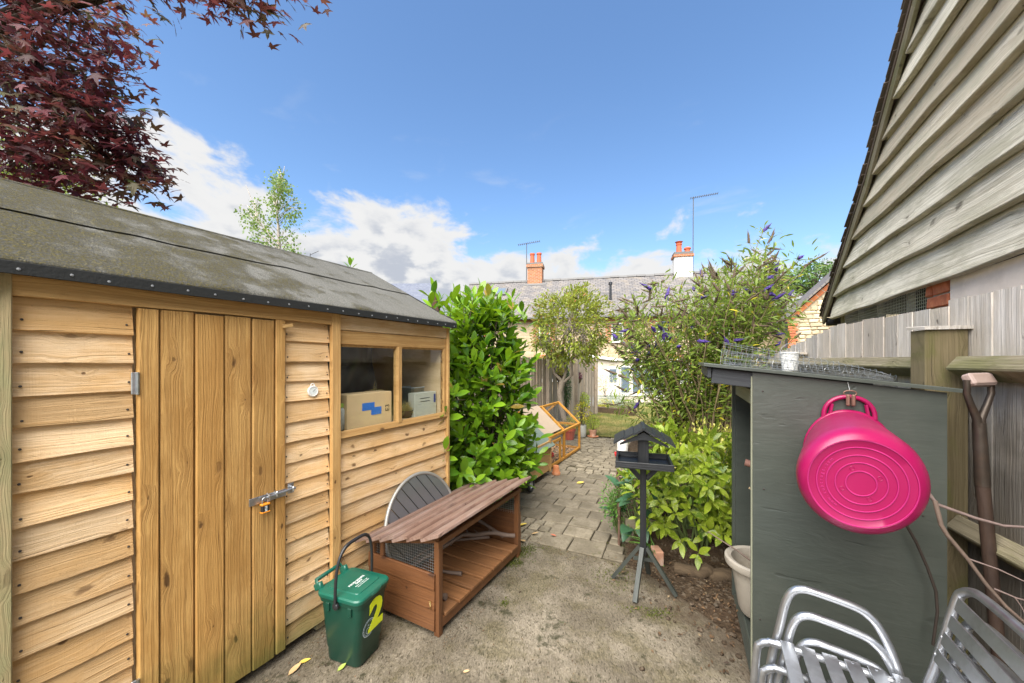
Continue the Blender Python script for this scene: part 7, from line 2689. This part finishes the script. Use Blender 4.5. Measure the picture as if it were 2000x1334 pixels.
TOP = leafmat('topiary_leaf', (0.015, 0.055, 0.012), (0.05, 0.13, 0.025), 0.5, 0.4, 0.15)
LIME = leafmat('lime_leaf', (0.18, 0.28, 0.02), (0.42, 0.50, 0.05), 0.45, 0.4, 0.35)
YELF = leafmat('yellow_flower_leaf', (0.20, 0.24, 0.02), (0.60, 0.50, 0.05), 0.5, 0.3, 0.35)
GRYG = leafmat('grey_green_leaf', (0.10, 0.15, 0.07), (0.26, 0.32, 0.17), 0.6, 0.3, 0.3)
q = P(1106, 800, 8.6)
bush('clipped_cone', 'dark green clipped cone standing before the pale fence', (q.x, q.y, 0), 0.125, 0.52, 0.95, TOP, 2200, 0.035, 'topiary', cone=True)
q = P(1140, 790, 9.6)
bush('box_ball', 'small mid green rounded bush by the end of the pale fence', (q.x, q.y, 0), 0.16, 0.20, 0.50, GRYG if False else LIME, 900, 0.04)
for (u, v, d_, nm, lb_, mt) in ((1127, 738, 9.4, 'hanging_basket', 'hanging basket of dark purple leaves on the pale fence', leafmat('purple_leaf', (0.05, 0.012, 0.025), (0.17, 0.03, 0.06), 0.5, 0.4, 0.2)),
                                (1090, 730, 8.2, 'hanging_basket', 'hanging basket of bright yellow green leaves behind the tree trunk', YELF)):
    q = P(u, v, d_)
    t_ = bush(nm, lb_, (q.x, q.y, q.z - 0.10), 0.13, 0.10, 0.14, mt, 500, 0.045, 'basket')
    MB().lathe([(0.01, -0.06), (0.08, -0.03), (0.12, 0.06), (0.125, 0.08)], 16).build('basket_bowl', W_LOG, t_, smooth=40)
    MB().tube([(0.12, 0, 0.08), (0, 0, 0.45)], 0.003, 4).tube([(-0.12, 0, 0.08), (0, 0, 0.45)], 0.003, 4).tube([(0, 0, 0.45), (-0.02, 0.0, 0.5)], 0.004, 4).build('chain', WIRE_D, t_)
    # bracket to the fence
    xf = -3.03 - q.x
    MB().tube([(0, 0, 0.48), (xf, 0, 0.50)], 0.006, 5).build('bracket', WIRE_D, t_)
bush('feathery_pot_plant', 'feathery lime green plant growing in the small terracotta pot', (p2_.x, p2_.y, 0.12), 0.13, 0.14, 0.17, LIME, 900, 0.035, 'plant', leaf_tpl(1, 0.25, 2))
t_ = bush('leggy_pot_plant', 'tall leggy yellowish plant growing in the pale pot', (p1_.x, p1_.y, 0.20), 0.17, 0.20, 0.30, YELF, 330, 0.05, 'plant')
bush('red_pot_plant', 'low yellow flowered plant growing in the red pot', (p3_.x, p3_.y, 0.18), 0.14, 0.12, 0.14, YELF, 420, 0.04, 'plant')
q = P(1215, 790, 11.6)
bush('lavender_clump', 'grey green lavender clump beyond the far end of the lawn', (q.x, q.y, 0), 0.55, 0.28, 0.24, GRYG, 2600, 0.06, 'plant', leaf_tpl(1, 0.16, 2))
q = P(1180, 795, 11.9)
bush('yellow_flowers', 'small yellow flowered plant beside the timber steps', (q.x, q.y, 0), 0.22, 0.16, 0.14, YELF, 600, 0.04, 'plant')
q = P(1165, 765, 12.6)
bush('white_flower_bush', 'airy pale flowering bush before the cream extension wall', (q.x + .3, q.y, 0.3), 0.55, 0.30, 0.45, leafmat('pale_flower', (0.26, 0.27, 0.14), (0.62, 0.58, 0.46), 0.6, 0.3, 0.3), 900, 0.055, 'plant')

# --- grass, moss, litter
N = 26000
gx_ = rng.uniform(-3.4, 1.2, N)
gy_ = 7.42 + rng.random(N) ** 1.3 * 5.5
pos = np.stack([gx_, gy_, np.full(N, -0.012)], 1)
dd = rng.normal(0, .45, (N, 3)) + [0, 0, 1]
GRS = leafmat('grass_blade', (0.10, 0.13, 0.025), (0.34, 0.28, 0.10), 0.6, 0.3, 0.3)
o = leaf_cloud('grass', GRS, None, pos, dd, rng.normal(0, 1, (N, 3)), rng.uniform(.025, .055, N), leaf_tpl(1, 0.12, 1 + 1, 0.1, 0.2))
tag(o, 'short dry patchy lawn grass', 'grass', kind='stuff')
mpos, N = [], 0
for (u, v, su, sv, n) in ((1012, 1082, 14, 6, 900), (1000, 1100, 12, 5, 600), (1030, 1073, 8, 4, 200), (985, 1178, 6, 4, 90), (1285, 1200, 14, 6, 260), (1240, 1190, 16, 4, 120), (1048, 1070, 20, 3, 160), (1190, 1120, 20, 8, 200), (1200, 1140, 22, 10, 160)):
    for k in range(n):
        g_ = G(u + rng.normal(0, su), v + rng.normal(0, sv))
        mpos.append((g_.x, g_.y, 0.0))
# moss along paving joints
for k in range(2600):
    x, y = rng.uniform(-0.9, 0.6), rng.uniform(0.0, 2.1)
    c, s = math.cos(PA), math.sin(PA)
    if abs(((y - 0.445) / 0.205) % 1.0 - 0.0) < 0.06 and vnoise(x, y, 3) > 0.0:
        mpos.append((-1.33 + c * x - s * y, 2.845 + s * x + c * y, -0.012))
mpos = np.array(mpos)
N = len(mpos)
MOS = leafmat('moss', (0.045, 0.060, 0.012), (0.12, 0.13, 0.03), 0.9, 0.1, 0.1)
o = leaf_cloud('moss', MOS, None, mpos, rng.normal(0, .6, (N, 3)) + [0, 0, .8], rng.normal(0, 1, (N, 3)), rng.uniform(.006, .016, N), leaf_tpl(1, 0.5, 2))
tag(o, 'small cushions of dark green moss on concrete and in joints', 'moss', kind='stuff')
lit = []
while len(lit) < 420:
    u, v = rng.uniform(1150, 1480), rng.uniform(1080, 1330)
    g_ = G(u, v)
    s = g_.x * 0.677 + g_.y * 0.736 - 1.74
    if s + rng.normal(0, 0.16) > 0.0 and not (g_.x > 0.12 and g_.y > 2.1):
        lit.append((g_.x, g_.y, 0.012 + 0.04 * max(0, min(1, s / 0.4)) * 0.4 + rng.random() * 0.006))
for k in range(260):
    g_ = G(rng.uniform(600, 1440), rng.uniform(1075, 1330))
    lit.append((g_.x, g_.y, 0.004))
for k in range(120):
    g_ = G(rng.uniform(1000, 1060), rng.uniform(1005, 1065))
    lit.append((g_.x, g_.y, 0.004))
for k in range(520):
    # crumbs and bits gathered along the foot of the shed, the shelter and the store
    w = rng.random()
    if w < 0.45:
        lit.append((-1.93 + abs(rng.normal(0, 0.09)), rng.uniform(0.3, 2.5), 0.004))
    elif w < 0.75:
        lit.append((-1.33 + abs(rng.normal(0, 0.05)), rng.uniform(1.55, 2.65), 0.004))
    else:
        lit.append((rng.uniform(-1.9, -0.7), 2.80 + rng.normal(0, 0.05), 0.004))
lit = np.array(lit)
N = len(lit)
LIT = leafmat('dead_leaf', (0.035, 0.021, 0.012), (0.17, 0.10, 0.05), 0.7, 0.3, 0.1, odd=(0.22, 0.16, 0.09), odd_p=0.06)
o = leaf_cloud('leaf_litter', LIT, None, lit, rng.normal(0, 1, (N, 3)) * [1, 1, .25], rng.normal(0, .35, (N, 3)) + [0, 0, 1], rng.uniform(.010, .034, N) * np.where(np.arange(N) > 420, .5, 1), leaf_tpl(1, 0.45, 2, 0.3, 0.2))
tag(o, 'brown leaf litter and crumbs scattered on the soil and concrete', 'leaf litter', kind='stuff')
peb = MB()
for k in range(150):
    u, v = rng.uniform(1180, 1470), rng.uniform(1080, 1320)
    g_ = G(u, v)
    s = g_.x * 0.677 + g_.y * 0.736 - 1.74
    if s + rng.normal(0, 0.25) < 0:
        continue
    r_ = rng.uniform(.004, .014)
    k0 = len(peb.v)
    peb.cbox((g_.x, g_.y, r_ * 0.5 + 0.015 * max(0, min(1, s / .3))), (r_ * 2 * rng.uniform(.7, 1.3), r_ * 2 * rng.uniform(.7, 1.3), r_ * 1.4), r_ * .5, Matrix.Rotation(rng.random() * 6, 4, 'Z'))
o = peb.build('soil_crumbs', soilmat('stony_crumb', (0.05, 0.035, 0.022), (0.11, 0.08, 0.055), (0.12, 0.10, 0.075)))
tag(o, 'small stones and clods scattered at the soil edge', 'stones', kind='stuff')

DEADL = {'yellow': plain('yellow_dead_leaf', (0.62, 0.46, 0.08), 0.6, var=0.2), 'red': plain('red_dead_leaf', (0.42, 0.12, 0.06), 0.6, var=0.2), 'buff': plain('buff_dead_leaf', (0.50, 0.33, 0.16), 0.6, var=0.2), 'green': plain('green_dead_leaf', (0.26, 0.34, 0.05), 0.6, var=0.2)}
V_, F_ = leaf_tpl(1, 0.42, 5, 0.35, -0.15)
for (u, v, col, ln, rot, lb_) in ((1133, 946, 'yellow', .11, 0.2, 'curled yellow leaf fallen in the middle of the paved path'), (1094, 1050, 'red', .06, 2.9, 'small red fallen leaf on the near paving slab'), (1020, 1030, 'yellow', .09, 0.3, 'yellow fallen leaf beside the shelter corner'),
                                  (1012, 1020, 'red', .09, 0.8, 'dull red fallen leaf on the small setts by the shelter'), (1022, 1058, 'buff', .08, -0.8, 'buff curled leaf at the edge of the concrete'), (1044, 1046, 'buff', .07, 0.1, 'pale brown leaf on the setts by the paving slab'),
                                  (588, 1303, 'yellow', .06, 0.6, 'small yellow leaf on the concrete behind the caddy'), (570, 1330, 'buff', .08, 1.2, 'buff dead leaf at the foot of the shed door'), (664, 1318, 'green', .05, 0.9, 'small green leaf on the concrete before the caddy'),
                                  (909, 1318, 'buff', .035, 0.2, 'tiny tan leaf on the open concrete'), (1438, 1200, 'yellow', .035, 1.5, 'tiny yellow leaf by the log store rail')):
    g_ = G(u, v)
    me = bpy.data.meshes.new('fallen_leaf')
    me.from_pydata([tuple(p) for p in V_ * ln], [], F_)
    me.shade_smooth()
    me.materials.append(DEADL[col])
    o = bpy.data.objects.new('fallen_leaf', me)
    COL.objects.link(o)
    o.location = (g_.x - ln / 2, g_.y, 0.006)
    o.rotation_euler = (rng.normal(0, .15), rng.normal(0, .1), YAW + rot)
    tag(o, lb_, 'leaf', 'fallen leaves on the ground')

# ------------------------------------------------------------------ parts written in world coordinates follow their thing
for t_ in WORLD_THINGS:
    inv = Matrix.Translation(t_.location).inverted()
    for c in t_.children:
        c.matrix_parent_inverse = inv
